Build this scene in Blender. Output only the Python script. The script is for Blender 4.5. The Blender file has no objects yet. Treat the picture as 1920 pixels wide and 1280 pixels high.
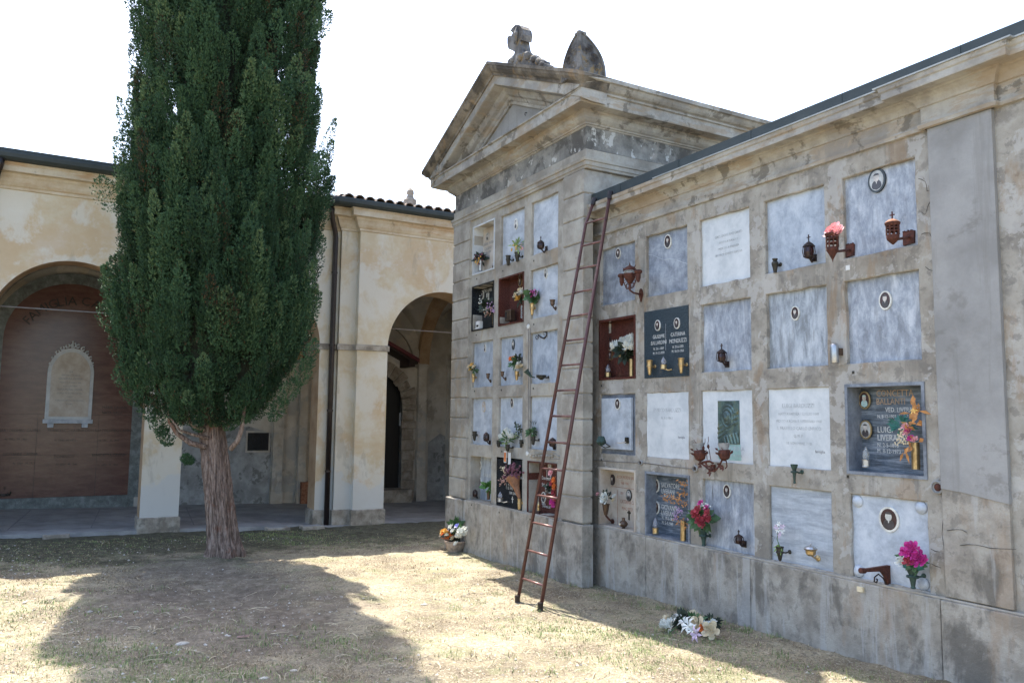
import bpy, bmesh, math, random
import numpy as np
from mathutils import Vector, Matrix

# ------------------------------------------------------------------ camera, sky, sun, exposure
scene = bpy.context.scene
COL = scene.collection
F_PX = 1500.0                      # focal length in pixels of a 1920 px wide frame
AL = math.radians(29.5233)         # heading: from -X (along the burial wall) towards +Y
PITCH = math.atan(143 / F_PX)
ROLL = math.radians(0.70)
CAM = np.array([0.0, 0.0, 2.0])
fw = np.array([-math.cos(AL) * math.cos(PITCH), math.sin(AL) * math.cos(PITCH), math.sin(PITCH)])
_r0 = np.cross(fw, [0, 0, 1]); _r0 /= np.linalg.norm(_r0)
_u0 = np.cross(_r0, fw)
rt = _r0 * math.cos(ROLL) + _u0 * math.sin(ROLL)
up = -_r0 * math.sin(ROLL) + _u0 * math.cos(ROLL)
cam_d = bpy.data.cameras.new('camera')
cam = bpy.data.objects.new('camera', cam_d); COL.objects.link(cam)
M = Matrix(((rt[0], up[0], -fw[0], CAM[0]), (rt[1], up[1], -fw[1], CAM[1]), (rt[2], up[2], -fw[2], CAM[2]), (0, 0, 0, 1)))
cam.matrix_world = M
cam_d.sensor_width = 36.0
cam_d.lens = 36.0 * F_PX / 1920
cam_d.clip_start = 0.05; cam_d.clip_end = 2000
scene.camera = cam

SUN = Vector((-0.54, 0.065, 1.0)).normalized()      # direction towards the sun
w = bpy.data.worlds.new('World'); scene.world = w; w.use_nodes = True
nt = w.node_tree; nt.nodes.clear()
sky = nt.nodes.new('ShaderNodeTexSky'); sky.sky_type = 'NISHITA'; sky.sun_disc = False
sky.sun_elevation = math.asin(SUN.z)
sky.sun_rotation = math.atan2(SUN.x, SUN.y) % (2 * math.pi)
sky.air_density = 1.0; sky.dust_density = 2.5; sky.ozone_density = 1.0; sky.altitude = 50
bg = nt.nodes.new('ShaderNodeBackground'); bg.inputs['Strength'].default_value = 0.15
ow = nt.nodes.new('ShaderNodeOutputWorld')
nt.links.new(sky.outputs[0], bg.inputs['Color']); nt.links.new(bg.outputs[0], ow.inputs['Surface'])
sd = bpy.data.lights.new('sun', 'SUN'); sd.energy = 3.7; sd.angle = math.radians(0.53); sd.color = (1.0, 0.94, 0.84)
so = bpy.data.objects.new('sun', sd); COL.objects.link(so)
so.rotation_euler = (-SUN).to_track_quat('-Z', 'Y').to_euler(); so.location = (0, 0, 30)
vs = scene.view_settings
vs.view_transform = 'Standard'; vs.look = 'None'; vs.gamma = 1; vs.exposure = 1.9
scene.cycles.max_bounces = 8; scene.cycles.diffuse_bounces = 4

# measured positions: a pixel of the survey photograph met with a real plane of the place
def ray(px, py): return fw * F_PX + rt * (px - 960) - up * (py - 640)
def oy(px, py, y): d = ray(px, py); return CAM + (y - CAM[1]) / d[1] * d
def ox(px, py, x): d = ray(px, py); return CAM + (x - CAM[0]) / d[0] * d
def oz(px, py, z): d = ray(px, py); return CAM + (z - CAM[2]) / d[2] * d
def mpp(p): return float((np.array(p) - CAM) @ fw) / F_PX          # metres per pixel there

# ------------------------------------------------------------------ materials
def lin(c):
    return tuple(((v / 255) / 12.92 if v / 255 <= 0.04045 else ((v / 255 + 0.055) / 1.055) ** 2.4) for v in c) + (1,)
MATS = {}
class NT:
    def __init__(s, name):
        s.m = bpy.data.materials.new(name); s.m.use_nodes = True; s.t = s.m.node_tree
        s.b = s.t.nodes['Principled BSDF']; MATS[name] = s.m
        s.geo = s.t.nodes.new('ShaderNodeNewGeometry')
    def n(s, typ, **kw):
        x = s.t.nodes.new(typ)
        for k, v in kw.items(): setattr(x, k, v)
        return x
    def l(s, a, b): s.t.links.new(a, b)
    def pos(s, sc=(1, 1, 1), off=(0, 0, 0), rot=(0, 0, 0)):
        m = s.n('ShaderNodeMapping'); s.l(s.geo.outputs['Position'], m.inputs[0])
        m.inputs['Scale'].default_value = sc; m.inputs['Location'].default_value = off; m.inputs['Rotation'].default_value = rot
        return m.outputs[0]
    def noise(s, scale=5, detail=6, rough=0.6, sc=(1, 1, 1), off=(0, 0, 0), dist=0.0, rot=(0, 0, 0)):
        x = s.n('ShaderNodeTexNoise'); s.l(s.pos(sc, off, rot), x.inputs['Vector'])
        x.inputs['Scale'].default_value = scale; x.inputs['Detail'].default_value = detail
        x.inputs['Roughness'].default_value = rough; x.inputs['Distortion'].default_value = dist
        return x.outputs['Fac']
    def ramp(s, f, stops):
        r = s.n('ShaderNodeValToRGB'); e = r.color_ramp.elements
        while len(e) < len(stops): e.new(0.5)
        for i, (p, c) in enumerate(stops):
            e[i].position = p; e[i].color = c if len(c) == 4 else tuple(c) + (1,)
        s.l(f, r.inputs[0]); return r.outputs[0]
    def mask(s, f, lo, hi, amt=1.0):
        r = s.n('ShaderNodeMapRange'); r.inputs[1].default_value = lo; r.inputs[2].default_value = hi
        r.inputs[3].default_value = 0; r.inputs[4].default_value = amt; r.clamp = True
        s.l(f, r.inputs[0]); return r.outputs[0]
    def mix(s, f, a, b, mode='MIX'):
        x = s.n('ShaderNodeMix', data_type='RGBA', blend_type=mode)
        if isinstance(f, (int, float)): x.inputs[0].default_value = f
        else: s.l(f, x.inputs[0])
        for i, v in ((6, a), (7, b)):
            if isinstance(v, tuple): x.inputs[i].default_value = v if len(v) == 4 else v + (1,)
            else: s.l(v, x.inputs[i])
        return x.outputs[2]
    def mul(s, a, b):
        x = s.n('ShaderNodeMath', operation='MULTIPLY')
        for i, v in enumerate((a, b)):
            if isinstance(v, (int, float)): x.inputs[i].default_value = v
            else: s.l(v, x.inputs[i])
        return x.outputs[0]
    def bump(s, f, strength=0.3, dist=0.02, prev=None):
        x = s.n('ShaderNodeBump'); x.inputs['Strength'].default_value = strength; x.inputs['Distance'].default_value = dist
        s.l(f, x.inputs['Height'])
        if prev is not None: s.l(prev, x.inputs['Normal'])
        return x.outputs[0]
    def done(s, col=None, rough=0.8, metal=0.0, normal=None, spec=None, **kw):
        b = s.b
        if col is not None:
            if isinstance(col, tuple): b.inputs['Base Color'].default_value = col if len(col) == 4 else col + (1,)
            else: s.l(col, b.inputs['Base Color'])
        if isinstance(rough, (int, float)): b.inputs['Roughness'].default_value = rough
        else: s.l(rough, b.inputs['Roughness'])
        b.inputs['Metallic'].default_value = metal
        if spec is not None: b.inputs['Specular IOR Level'].default_value = spec
        if normal is not None: s.l(normal, b.inputs['Normal'])
        for k, v in kw.items(): b.inputs[k].default_value = v
        return s.m

def stone(name, base, dark, light, stains=(), scale=3.0, bumpS=0.35, rough=0.9, contrast=(0.38, 0.62), pits=True, grain=0.35):
    """weathered render/stone: base noise between three colours, then list of stains
    (color, noise scale, (sx,sy,sz), lo, hi, amount)"""
    t = NT(name)
    f = t.noise(scale, 9, 0.66)
    c = t.ramp(f, [(contrast[0], dark), (0.5, base), (contrast[1], light)])
    f2 = t.noise(scale * 14, 6, 0.75)
    c = t.mix(t.mask(f2, 0.35, 0.75, grain), c, dark)
    for i, (sc_, nsc, sv, lo, hi, amt) in enumerate(stains):
        l2 = 0.5 + (lo - 0.5) * 0.62; h2 = l2 + (hi - lo) * 0.42
        m = t.mask(t.noise(nsc, 9, 0.66, sv, (3.7 * i + 1, 1.3 * i, 7.1 * i), 0.25), l2, h2, amt)
        c = t.mix(m, c, sc_)
    nb = t.noise(scale * 9, 10, 0.75)
    nrm = t.bump(nb, bumpS, 0.02)
    if pits:
        nrm = t.bump(t.noise(90, 4, 0.7), bumpS * 0.6, 0.004, nrm)
    return t.done(c, rough, normal=nrm)

GREY = (0.30, 0.285, 0.26); GD = (0.17, 0.155, 0.135); GL = (0.42, 0.40, 0.365)
# cement frame of the burial wall
stone('wall_cement', (0.335, 0.308, 0.262), (0.24, 0.215, 0.18), (0.41, 0.385, 0.34),
      [((0.155, 0.14, 0.122), 2.1, (1, 1, 0.8), 0.56, 0.72, 0.52), ((0.12, 0.11, 0.10), 9, (1, 1, 1), 0.58, 0.70, 0.45), ((0.17, 0.155, 0.135), 5, (1.6, 1.6, 0.14), 0.57, 0.72, 0.45),
       ((0.44, 0.425, 0.40), 3.1, (1, 1, 1), 0.56, 0.62, 0.6),
       ((0.26, 0.15, 0.06), 4.0, (1, 1, 0.35), 0.62, 0.76, 0.35)], 2.6)
stone('chapel_render', (0.36, 0.335, 0.29), (0.25, 0.225, 0.19), (0.44, 0.415, 0.36),
      [((0.20, 0.18, 0.15), 1.8, (1, 1, 1), 0.58, 0.72, 0.5),
       ((0.33, 0.24, 0.14), 3.5, (1, 1, 0.4), 0.60, 0.75, 0.4)], 2.2, 0.25)
stone('plinth_cement', (0.33, 0.30, 0.255), (0.24, 0.215, 0.18), (0.41, 0.38, 0.33),
      [((0.11, 0.10, 0.085), 2.2, (1, 1, 0.6), 0.56, 0.76, 0.75), ((0.12, 0.11, 0.095), 10, (1, 1, 0.8), 0.57, 0.70, 0.4),
       ((0.42, 0.41, 0.39), 5.0, (1.4, 1.4, 0.12), 0.58, 0.72, 0.55),
       ((0.30, 0.20, 0.12), 2.5, (1, 1, 0.25), 0.63, 0.78, 0.35)], 4.5, 0.5)
stone('cornice_stone', (0.37, 0.352, 0.318), (0.27, 0.25, 0.22), (0.45, 0.435, 0.40),
      [((0.31, 0.215, 0.12), 2.6, (0.5, 0.5, 2.5), 0.53, 0.66, 0.45),
       ((0.22, 0.21, 0.20), 1.3, (1, 1, 1), 0.56, 0.66, 0.5),
       ((0.12, 0.105, 0.085), 3.6, (1, 1, 1), 0.60, 0.70, 0.7)], 3.0, 0.35)
stone('pediment_stone', (0.30, 0.265, 0.215), (0.17, 0.145, 0.115), (0.40, 0.365, 0.31),
      [((0.075, 0.066, 0.055), 1.9, (1, 1, 1), 0.44, 0.56, 0.85),
       ((0.33, 0.21, 0.10), 3.2, (1, 1, 1), 0.55, 0.72, 0.5),
       ((0.42, 0.41, 0.38), 2.7, (1, 1, 1), 0.62, 0.70, 0.6)], 3.0, 0.5)
stone('sima_stone', (0.17, 0.145, 0.115), (0.085, 0.072, 0.058), (0.27, 0.235, 0.19),
      [((0.045, 0.04, 0.035), 2.6, (1, 1, 1), 0.52, 0.64, 0.7), ((0.31, 0.20, 0.10), 3.2, (1, 1, 1), 0.60, 0.74, 0.5)], 3.5, 0.5)
stone('frieze_render', (0.21, 0.205, 0.19), (0.13, 0.125, 0.115), (0.31, 0.30, 0.275),
      [((0.07, 0.065, 0.06), 2.4, (1, 1, 1), 0.52, 0.66, 0.75),
       ((0.52, 0.52, 0.50), 7.0, (1, 1, 0.7), 0.66, 0.70, 0.8),
       ((0.36, 0.33, 0.29), 1.6, (1, 1, 1), 0.55, 0.66, 0.7)], 3.0, 0.35)
stone('grey_patch_cement', (0.285, 0.28, 0.272), (0.235, 0.23, 0.222), (0.33, 0.325, 0.315),
      [((0.17, 0.16, 0.145), 2.4, (1, 1, 1), 0.62, 0.76, 0.55), ((0.20, 0.19, 0.175), 5, (1.5, 1.5, 0.12), 0.60, 0.76, 0.4)], 2.0, 0.18)
stone('dark_finial_stone', (0.12, 0.115, 0.11), (0.045, 0.04, 0.04), (0.22, 0.21, 0.20),
      [((0.26, 0.17, 0.06), 6, (1, 1, 1), 0.60, 0.68, 0.6)], 5.0, 0.35)
# yellow cloister plaster
stone('cloister_plaster', (0.56, 0.485, 0.352), (0.52, 0.43, 0.30), (0.60, 0.56, 0.475),
      [((0.50, 0.34, 0.19), 0.85, (1, 0.6, 0.9), 0.54, 0.74, 0.5),
       ((0.60, 0.57, 0.50), 1.1, (1, 1, 0.8), 0.48, 0.64, 0.8),
       ((0.30, 0.27, 0.22), 2.8, (1, 1, 0.3), 0.65, 0.76, 0.35)], 1.7, 0.15, grain=0.15)
stone('cloister_cornice', (0.50, 0.42, 0.31), (0.42, 0.32, 0.21), (0.57, 0.51, 0.41),
      [((0.42, 0.25, 0.12), 1.6, (0.4, 0.3, 3.0), 0.53, 0.68, 0.6),
       ((0.17, 0.14, 0.10), 2.4, (1, 1, 1), 0.66, 0.76, 0.5)], 2.0, 0.2, grain=0.2)
stone('cloister_base', (0.34, 0.30, 0.245), (0.22, 0.185, 0.145), (0.44, 0.40, 0.34),
      [((0.14, 0.125, 0.10), 3.0, (1, 1, 1), 0.55, 0.68, 0.6)], 4.0, 0.4)
stone('gallery_plaster', (0.50, 0.455, 0.385), (0.42, 0.365, 0.295), (0.57, 0.53, 0.47),
      [((0.24, 0.21, 0.17), 1.2, (1, 1, 0.9), 0.60, 0.72, 0.6),
       ((0.34, 0.34, 0.33), 1.2, (1, 1, 1), 0.55, 0.62, 0.6)], 2.2, 0.3)
stone('gallery_grey', (0.33, 0.33, 0.32), (0.25, 0.25, 0.24), (0.42, 0.42, 0.41),
      [((0.13, 0.13, 0.12), 4.0, (1, 1, 1), 0.60, 0.66, 0.7)], 3.5, 0.4)
stone('arch_orange', (0.40, 0.27, 0.16), (0.32, 0.20, 0.11), (0.46, 0.34, 0.22), [], 2.0, 0.2)
stone('gallery_floor', (0.30, 0.295, 0.285), (0.23, 0.225, 0.22), (0.37, 0.36, 0.35), [], 2.0, 0.2)
stone('rough_stone', (0.33, 0.28, 0.225), (0.22, 0.18, 0.14), (0.42, 0.37, 0.31), [], 5.0, 0.9)
stone('terracotta', (0.30, 0.13, 0.07), (0.20, 0.08, 0.045), (0.38, 0.20, 0.12), [], 12, 0.3)
stone('roof_tile', (0.25, 0.18, 0.14), (0.14, 0.11, 0.09), (0.38, 0.31, 0.26), [((0.20, 0.19, 0.17), 6, (1, 1, 1), 0.5, 0.6, 0.6)], 7, 0.5)

def limewash(name, z0, amp, colr):
    m = MATS[name]; t = m.node_tree; b = t.nodes['Principled BSDF']; src = b.inputs['Base Color'].links[0].from_socket
    geo = t.nodes.new('ShaderNodeNewGeometry'); sp = t.nodes.new('ShaderNodeSeparateXYZ'); t.links.new(geo.outputs['Position'], sp.inputs[0])
    nz = t.nodes.new('ShaderNodeTexNoise'); nz.inputs['Scale'].default_value = 1.3; nz.inputs['Detail'].default_value = 7; t.links.new(geo.outputs['Position'], nz.inputs['Vector'])
    ma = t.nodes.new('ShaderNodeMath'); ma.operation = 'MULTIPLY_ADD'; t.links.new(nz.outputs['Fac'], ma.inputs[0]); ma.inputs[1].default_value = amp; t.links.new(sp.outputs[2], ma.inputs[2])
    mr = t.nodes.new('ShaderNodeMapRange'); mr.inputs[1].default_value = z0 + amp / 2; mr.inputs[2].default_value = z0 + amp / 2 - 0.06; mr.inputs[3].default_value = 0; mr.inputs[4].default_value = 0.85; t.links.new(ma.outputs[0], mr.inputs[0])
    mx = t.nodes.new('ShaderNodeMix'); mx.data_type = 'RGBA'; t.links.new(mr.outputs[0], mx.inputs[0]); t.links.new(src, mx.inputs[6]); mx.inputs[7].default_value = colr + (1,); t.links.new(mx.outputs[2], b.inputs['Base Color'])
limewash('cloister_plaster', 0.85, 2.2, (0.53, 0.525, 0.50))
def marble(name, base, vein, light, wscale=3.0, stretch=(1, 1, 1), rot=(0, 0, 0), rough=0.45, streak=None, str_amt=0.25, off=(0, 0, 0)):
    t = NT(name)
    f = t.noise(wscale * 1.9, 10, 0.72, stretch, off, 0.25, rot)
    c = t.ramp(f, [(0.38, vein), (0.50, base), (0.62, light)])
    c = t.mix(t.mask(t.noise(wscale * 3.6, 9, 0.75, (1, 1, 0.7), (4, 9, 2), 0.8), 0.54, 0.62, 0.35), c, light)
    if streak:
        m = t.mask(t.noise(13, 8, 0.72, (1.2, 1, 0.16)), 0.50, 0.60, str_amt)
        c = t.mix(m, c, streak)
    c = t.mix(t.mask(t.noise(60, 4, 0.7), 0.45, 0.75, 0.25), c, vein)
    return t.done(c, rough, normal=t.bump(t.noise(30, 6, 0.7), 0.12, 0.004))
marble('marble_blue_grey', (0.351, 0.396, 0.459), (0.248, 0.284, 0.338), (0.469, 0.514, 0.568), 3.2, (1, 1, 0.7), streak=(0.515, 0.551, 0.596))
marble('marble_blue_dark', (0.245, 0.273, 0.321), (0.154, 0.173, 0.207), (0.373, 0.411, 0.463), 3.0, streak=(0.412, 0.450, 0.498))
marble('marble_cloud', (0.320, 0.354, 0.409), (0.196, 0.216, 0.251), (0.510, 0.539, 0.579), 4.2, (1, 1, 0.45), (0, 0.5, 0), streak=(0.185, 0.194, 0.214), str_amt=0.45)
marble('marble_streaky', (0.353, 0.389, 0.434), (0.194, 0.213, 0.231), (0.476, 0.512, 0.548), 6.0, (1, 1, 0.3), streak=(0.179, 0.188, 0.197), str_amt=0.6)
marble('marble_horizontal', (0.378, 0.414, 0.459), (0.274, 0.301, 0.337), (0.489, 0.525, 0.561), 5.0, (0.35, 1, 2.2), streak=(0.285, 0.312, 0.340), str_amt=0.3)
marble('marble_pale', (0.430, 0.471, 0.525), (0.327, 0.358, 0.403), (0.540, 0.576, 0.621), 3.0)
marble('marble_white', (0.56, 0.585, 0.60), (0.47, 0.50, 0.52), (0.63, 0.65, 0.66), 2.4, rough=0.5)
marble('marble_rosy', (0.50, 0.44, 0.37), (0.42, 0.34, 0.27), (0.58, 0.53, 0.47), 2.0)
marble('marble_dark_band', (0.085, 0.11, 0.14), (0.035, 0.045, 0.06), (0.22, 0.25, 0.29), 7.0, (0.3, 1, 3.2), (0, 0.06, 0), rough=0.3)
marble('marble_recess_grey', (0.17, 0.19, 0.225), (0.11, 0.125, 0.15), (0.24, 0.265, 0.30), 4.0, rough=0.4)
marble('marble_green_grey', (0.13, 0.15, 0.145), (0.08, 0.09, 0.085), (0.22, 0.24, 0.235), 4.0, (1, 1, 1), rough=0.5)
marble('granite_red', (0.085, 0.028, 0.022), (0.03, 0.012, 0.01), (0.15, 0.055, 0.042), 45, rough=0.25)
marble('granite_black', (0.012, 0.014, 0.017), (0.005, 0.006, 0.007), (0.03, 0.034, 0.04), 40, rough=0.2)
marble('granite_speckle', (0.022, 0.034, 0.045), (0.010, 0.014, 0.018), (0.11, 0.15, 0.18), 55, rough=0.28)
marble('marble_brown_red', (0.125, 0.062, 0.050), (0.095, 0.046, 0.038), (0.155, 0.085, 0.066), 2.2, (1, 0.45, 1.8), rough=0.22)

def metal(name, base, alt, rough=0.5, met=0.8, scale=25, bumpS=0.3):
    t = NT(name); f = t.noise(scale, 6, 0.7)
    c = t.ramp(f, [(0.35, alt), (0.6, base)])
    return t.done(c, rough, met, normal=t.bump(f, bumpS, 0.003))
metal('rust_iron', (0.115, 0.036, 0.022), (0.045, 0.017, 0.013), 0.75, 0.3, 30, 0.5)
metal('dark_iron', (0.022, 0.020, 0.020), (0.06, 0.03, 0.022), 0.6, 0.5, 30, 0.4)
metal('ladder_paint', (0.105, 0.042, 0.035), (0.06, 0.025, 0.022), 0.42, 0.2, 18, 0.2)
metal('ladder_rung', (0.20, 0.105, 0.095), (0.13, 0.06, 0.05), 0.35, 0.35, 18, 0.2)
metal('brass', (0.58, 0.44, 0.24), (0.36, 0.25, 0.12), 0.3, 0.85, 15, 0.1)
metal('bronze_dark', (0.06, 0.055, 0.045), (0.03, 0.028, 0.022), 0.5, 0.6, 30, 0.3)
metal('bronze_brown', (0.15, 0.10, 0.07), (0.09, 0.06, 0.045), 0.4, 0.7, 30, 0.2)
metal('bronze_green', (0.055, 0.10, 0.085), (0.035, 0.05, 0.042), 0.6, 0.5, 25, 0.3)
metal('gutter_dark', (0.022, 0.032, 0.034), (0.034, 0.044, 0.046), 0.6, 0.1, 4, 0.1)
metal('drain_brown', (0.018, 0.012, 0.011), (0.03, 0.02, 0.018), 0.4, 0.3, 8, 0.1)
metal('flashing_zinc', (0.42, 0.44, 0.45), (0.33, 0.35, 0.36), 0.5, 0.4, 8, 0.1)
metal('steel', (0.5, 0.5, 0.5), (0.35, 0.35, 0.35), 0.35, 0.9, 8, 0.1)
metal('wire_grey', (0.22, 0.20, 0.19), (0.16, 0.14, 0.13), 0.6, 0.3, 8, 0.1)
def plain(name, c, rough=0.6, var=0.25, scale=20, **kw):
    t = NT(name); f = t.noise(scale, 4, 0.6)
    d = tuple(v * (1 - var) for v in c); l_ = tuple(min(1, v * (1 + var)) for v in c)
    return t.done(t.ramp(f, [(0.35, d), (0.65, l_)]), rough, **kw)
plain('inscription_dark', (0.20, 0.20, 0.21), 0.8)
plain('crack_dark', (0.075, 0.068, 0.06), 0.9)
plain('inscription_faint', (0.40, 0.415, 0.43), 0.8)
plain('inscription_pale', (0.50, 0.50, 0.48), 0.6)
plain('inscription_dim', (0.24, 0.25, 0.26), 0.6)
plain('inscription_red', (0.36, 0.20, 0.15), 0.7)
plain('inscription_black', (0.02, 0.014, 0.012), 0.7)
plain('inscription_bronze', (0.35, 0.24, 0.15), 0.6)
plain('portrait_rim', (0.62, 0.61, 0.56), 0.3)
plain('portrait_rim_black', (0.02, 0.025, 0.025), 0.3)
plain('portrait_ground', (0.055, 0.028, 0.028), 0.25)
plain('portrait_ground_pale', (0.42, 0.42, 0.40), 0.25)
plain('portrait_face', (0.48, 0.44, 0.40), 0.3)
plain('portrait_coat', (0.055, 0.048, 0.05), 0.3)
plain('portrait_shirt', (0.35, 0.5, 0.5), 0.3)
plain('white_plastic', (0.70, 0.70, 0.69), 0.4, 0.05)
plain('ceramic_white', (0.66, 0.66, 0.64), 0.3, 0.05)
plain('hole_black', (0.012, 0.012, 0.012), 0.9)
plain('door_dark', (0.010, 0.009, 0.009), 0.6)
plain('awning_red', (0.10, 0.012, 0.018), 0.5)
plain('petal_white', (0.66, 0.67, 0.62), 0.6, 0.12)
plain('petal_cream', (0.66, 0.56, 0.38), 0.6, 0.12)
plain('petal_yellow', (0.70, 0.42, 0.10), 0.6, 0.2)
plain('petal_orange', (0.68, 0.19, 0.04), 0.6, 0.25)
plain('petal_red', (0.38, 0.05, 0.07), 0.7, 0.35)
plain('clay_grey', (0.30, 0.235, 0.185), 0.7, 0.3)
plain('petal_pink', (0.80, 0.42, 0.43), 0.6, 0.15)
plain('petal_magenta', (0.56, 0.045, 0.28), 0.6, 0.25)
plain('petal_lilac', (0.42, 0.27, 0.45), 0.6, 0.2)
plain('petal_blue', (0.30, 0.30, 0.62), 0.6, 0.2)
plain('petal_orchid', (0.55, 0.42, 0.52), 0.6, 0.2)
plain('petal_dried', (0.42, 0.19, 0.06), 0.8, 0.35)
plain('petal_dried_mauve', (0.15, 0.055, 0.08), 0.8, 0.35)
plain('petal_dried_pink', (0.42, 0.25, 0.20), 0.8, 0.25)
plain('wrap_brown', (0.24, 0.11, 0.055), 0.7, 0.3)
plain('leaf_green', (0.045, 0.105, 0.035), 0.6, 0.4)
plain('leaf_teal', (0.03, 0.14, 0.11), 0.6, 0.3)
plain('leaf_dark', (0.015, 0.028, 0.014), 0.6, 0.4)
plain('leaf_lime', (0.18, 0.26, 0.07), 0.6, 0.3)
plain('leaf_bright', (0.06, 0.17, 0.03), 0.6, 0.3)
plain('grey_print', (0.25, 0.25, 0.25), 0.5)
plain('green_stain', (0.30, 0.46, 0.43), 0.6, 0.15, 9)
def glass(name, c):
    t = NT(name)
    return t.done(c, 0.12, **{'Transmission Weight': 0.75, 'IOR': 1.4})
glass('flame_glass', (0.62, 0.64, 0.72)); glass('clear_glass', (0.7, 0.72, 0.72)); plain('dark_red_glass', (0.03, 0.008, 0.008), 0.2)

# ground, bark, foliage
def ground_mat():
    t = NT('dry_ground')
    c = t.ramp(t.noise(1.3, 8, 0.65), [(0.40, (0.17, 0.138, 0.088)), (0.5, (0.27, 0.228, 0.145)), (0.60, (0.37, 0.32, 0.21))])
    c = t.mix(t.mask(t.noise(22, 8, 0.75), 0.47, 0.60, 0.75), c, (0.13, 0.105, 0.08))
    c = t.mix(t.mask(t.noise(1.5, 8, 0.72, off=(9, 2, 0)), 0.53, 0.58, 0.6), c, (0.17, 0.175, 0.085))
    c = t.mix(t.mask(t.noise(48, 4, 0.7, (1, 1, 1), (5, 5, 5)), 0.56, 0.60, 0.7), c, (0.50, 0.44, 0.34))
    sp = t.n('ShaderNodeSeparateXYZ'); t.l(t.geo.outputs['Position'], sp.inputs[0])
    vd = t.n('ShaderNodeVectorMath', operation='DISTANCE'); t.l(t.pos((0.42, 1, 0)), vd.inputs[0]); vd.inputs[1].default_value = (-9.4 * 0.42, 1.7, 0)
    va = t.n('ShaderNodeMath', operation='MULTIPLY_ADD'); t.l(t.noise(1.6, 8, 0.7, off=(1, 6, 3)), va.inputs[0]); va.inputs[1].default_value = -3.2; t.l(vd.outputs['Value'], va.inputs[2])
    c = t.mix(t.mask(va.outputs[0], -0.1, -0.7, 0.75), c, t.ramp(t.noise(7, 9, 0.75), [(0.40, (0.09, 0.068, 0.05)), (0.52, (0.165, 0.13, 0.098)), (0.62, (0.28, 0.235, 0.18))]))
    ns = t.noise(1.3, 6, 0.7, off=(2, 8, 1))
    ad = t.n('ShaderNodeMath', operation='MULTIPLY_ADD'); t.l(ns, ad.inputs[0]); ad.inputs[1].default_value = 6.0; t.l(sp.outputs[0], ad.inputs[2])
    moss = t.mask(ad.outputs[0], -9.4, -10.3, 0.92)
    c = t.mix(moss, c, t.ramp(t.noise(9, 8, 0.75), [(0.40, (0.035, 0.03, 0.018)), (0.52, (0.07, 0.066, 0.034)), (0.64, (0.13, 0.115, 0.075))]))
    nrm = t.bump(t.noise(14, 10, 0.75), 0.9, 0.04)
    return t.done(c, 0.95, normal=nrm)
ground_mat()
def straw_mat(name, cols):
    t = NT(name)
    a = t.n('ShaderNodeAttribute'); a.attribute_name = 'tint'
    return t.done(t.ramp(a.outputs['Fac'], cols), 0.8)
straw_mat('straw', [(0.0, (0.12, 0.08, 0.045)), (0.35, (0.27, 0.21, 0.125)), (0.66, (0.46, 0.39, 0.25)), (0.74, (0.31, 0.33, 0.14)), (1.0, (0.10, 0.18, 0.05))])
straw_mat('pebble', [(0, (0.20, 0.17, 0.13)), (0.5, (0.38, 0.34, 0.29)), (1, (0.55, 0.52, 0.47))])
def leaf_mat():
    t = NT('cypress_leaf')
    a = t.n('ShaderNodeAttribute'); a.attribute_name = 'tint'
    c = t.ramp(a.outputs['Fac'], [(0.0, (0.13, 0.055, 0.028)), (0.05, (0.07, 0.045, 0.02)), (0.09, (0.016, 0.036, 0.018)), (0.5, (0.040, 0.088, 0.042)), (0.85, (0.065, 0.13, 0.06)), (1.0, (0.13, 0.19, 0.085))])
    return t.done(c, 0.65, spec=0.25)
leaf_mat()
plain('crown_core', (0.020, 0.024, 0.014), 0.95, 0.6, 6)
def bark():
    t = NT('bark')
    f = t.noise(14, 10, 0.75, (1.6, 1.6, 0.12), dist=0.8)
    c = t.ramp(f, [(0.38, (0.085, 0.055, 0.040)), (0.48, (0.25, 0.17, 0.13)), (0.60, (0.42, 0.32, 0.26))])
    c = t.mix(t.mask(t.noise(40, 6, 0.7, (1, 1, 0.2)), 0.52, 0.60, 0.6), c, (0.08, 0.05, 0.037))
    c = t.mix(t.mask(t.noise(2.5, 5, 0.6), 0.60, 0.66, 0.6), c, (0.19, 0.07, 0.035))
    return t.done(c, 0.95, normal=t.bump(f, 1.0, 0.04))
bark()

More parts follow.
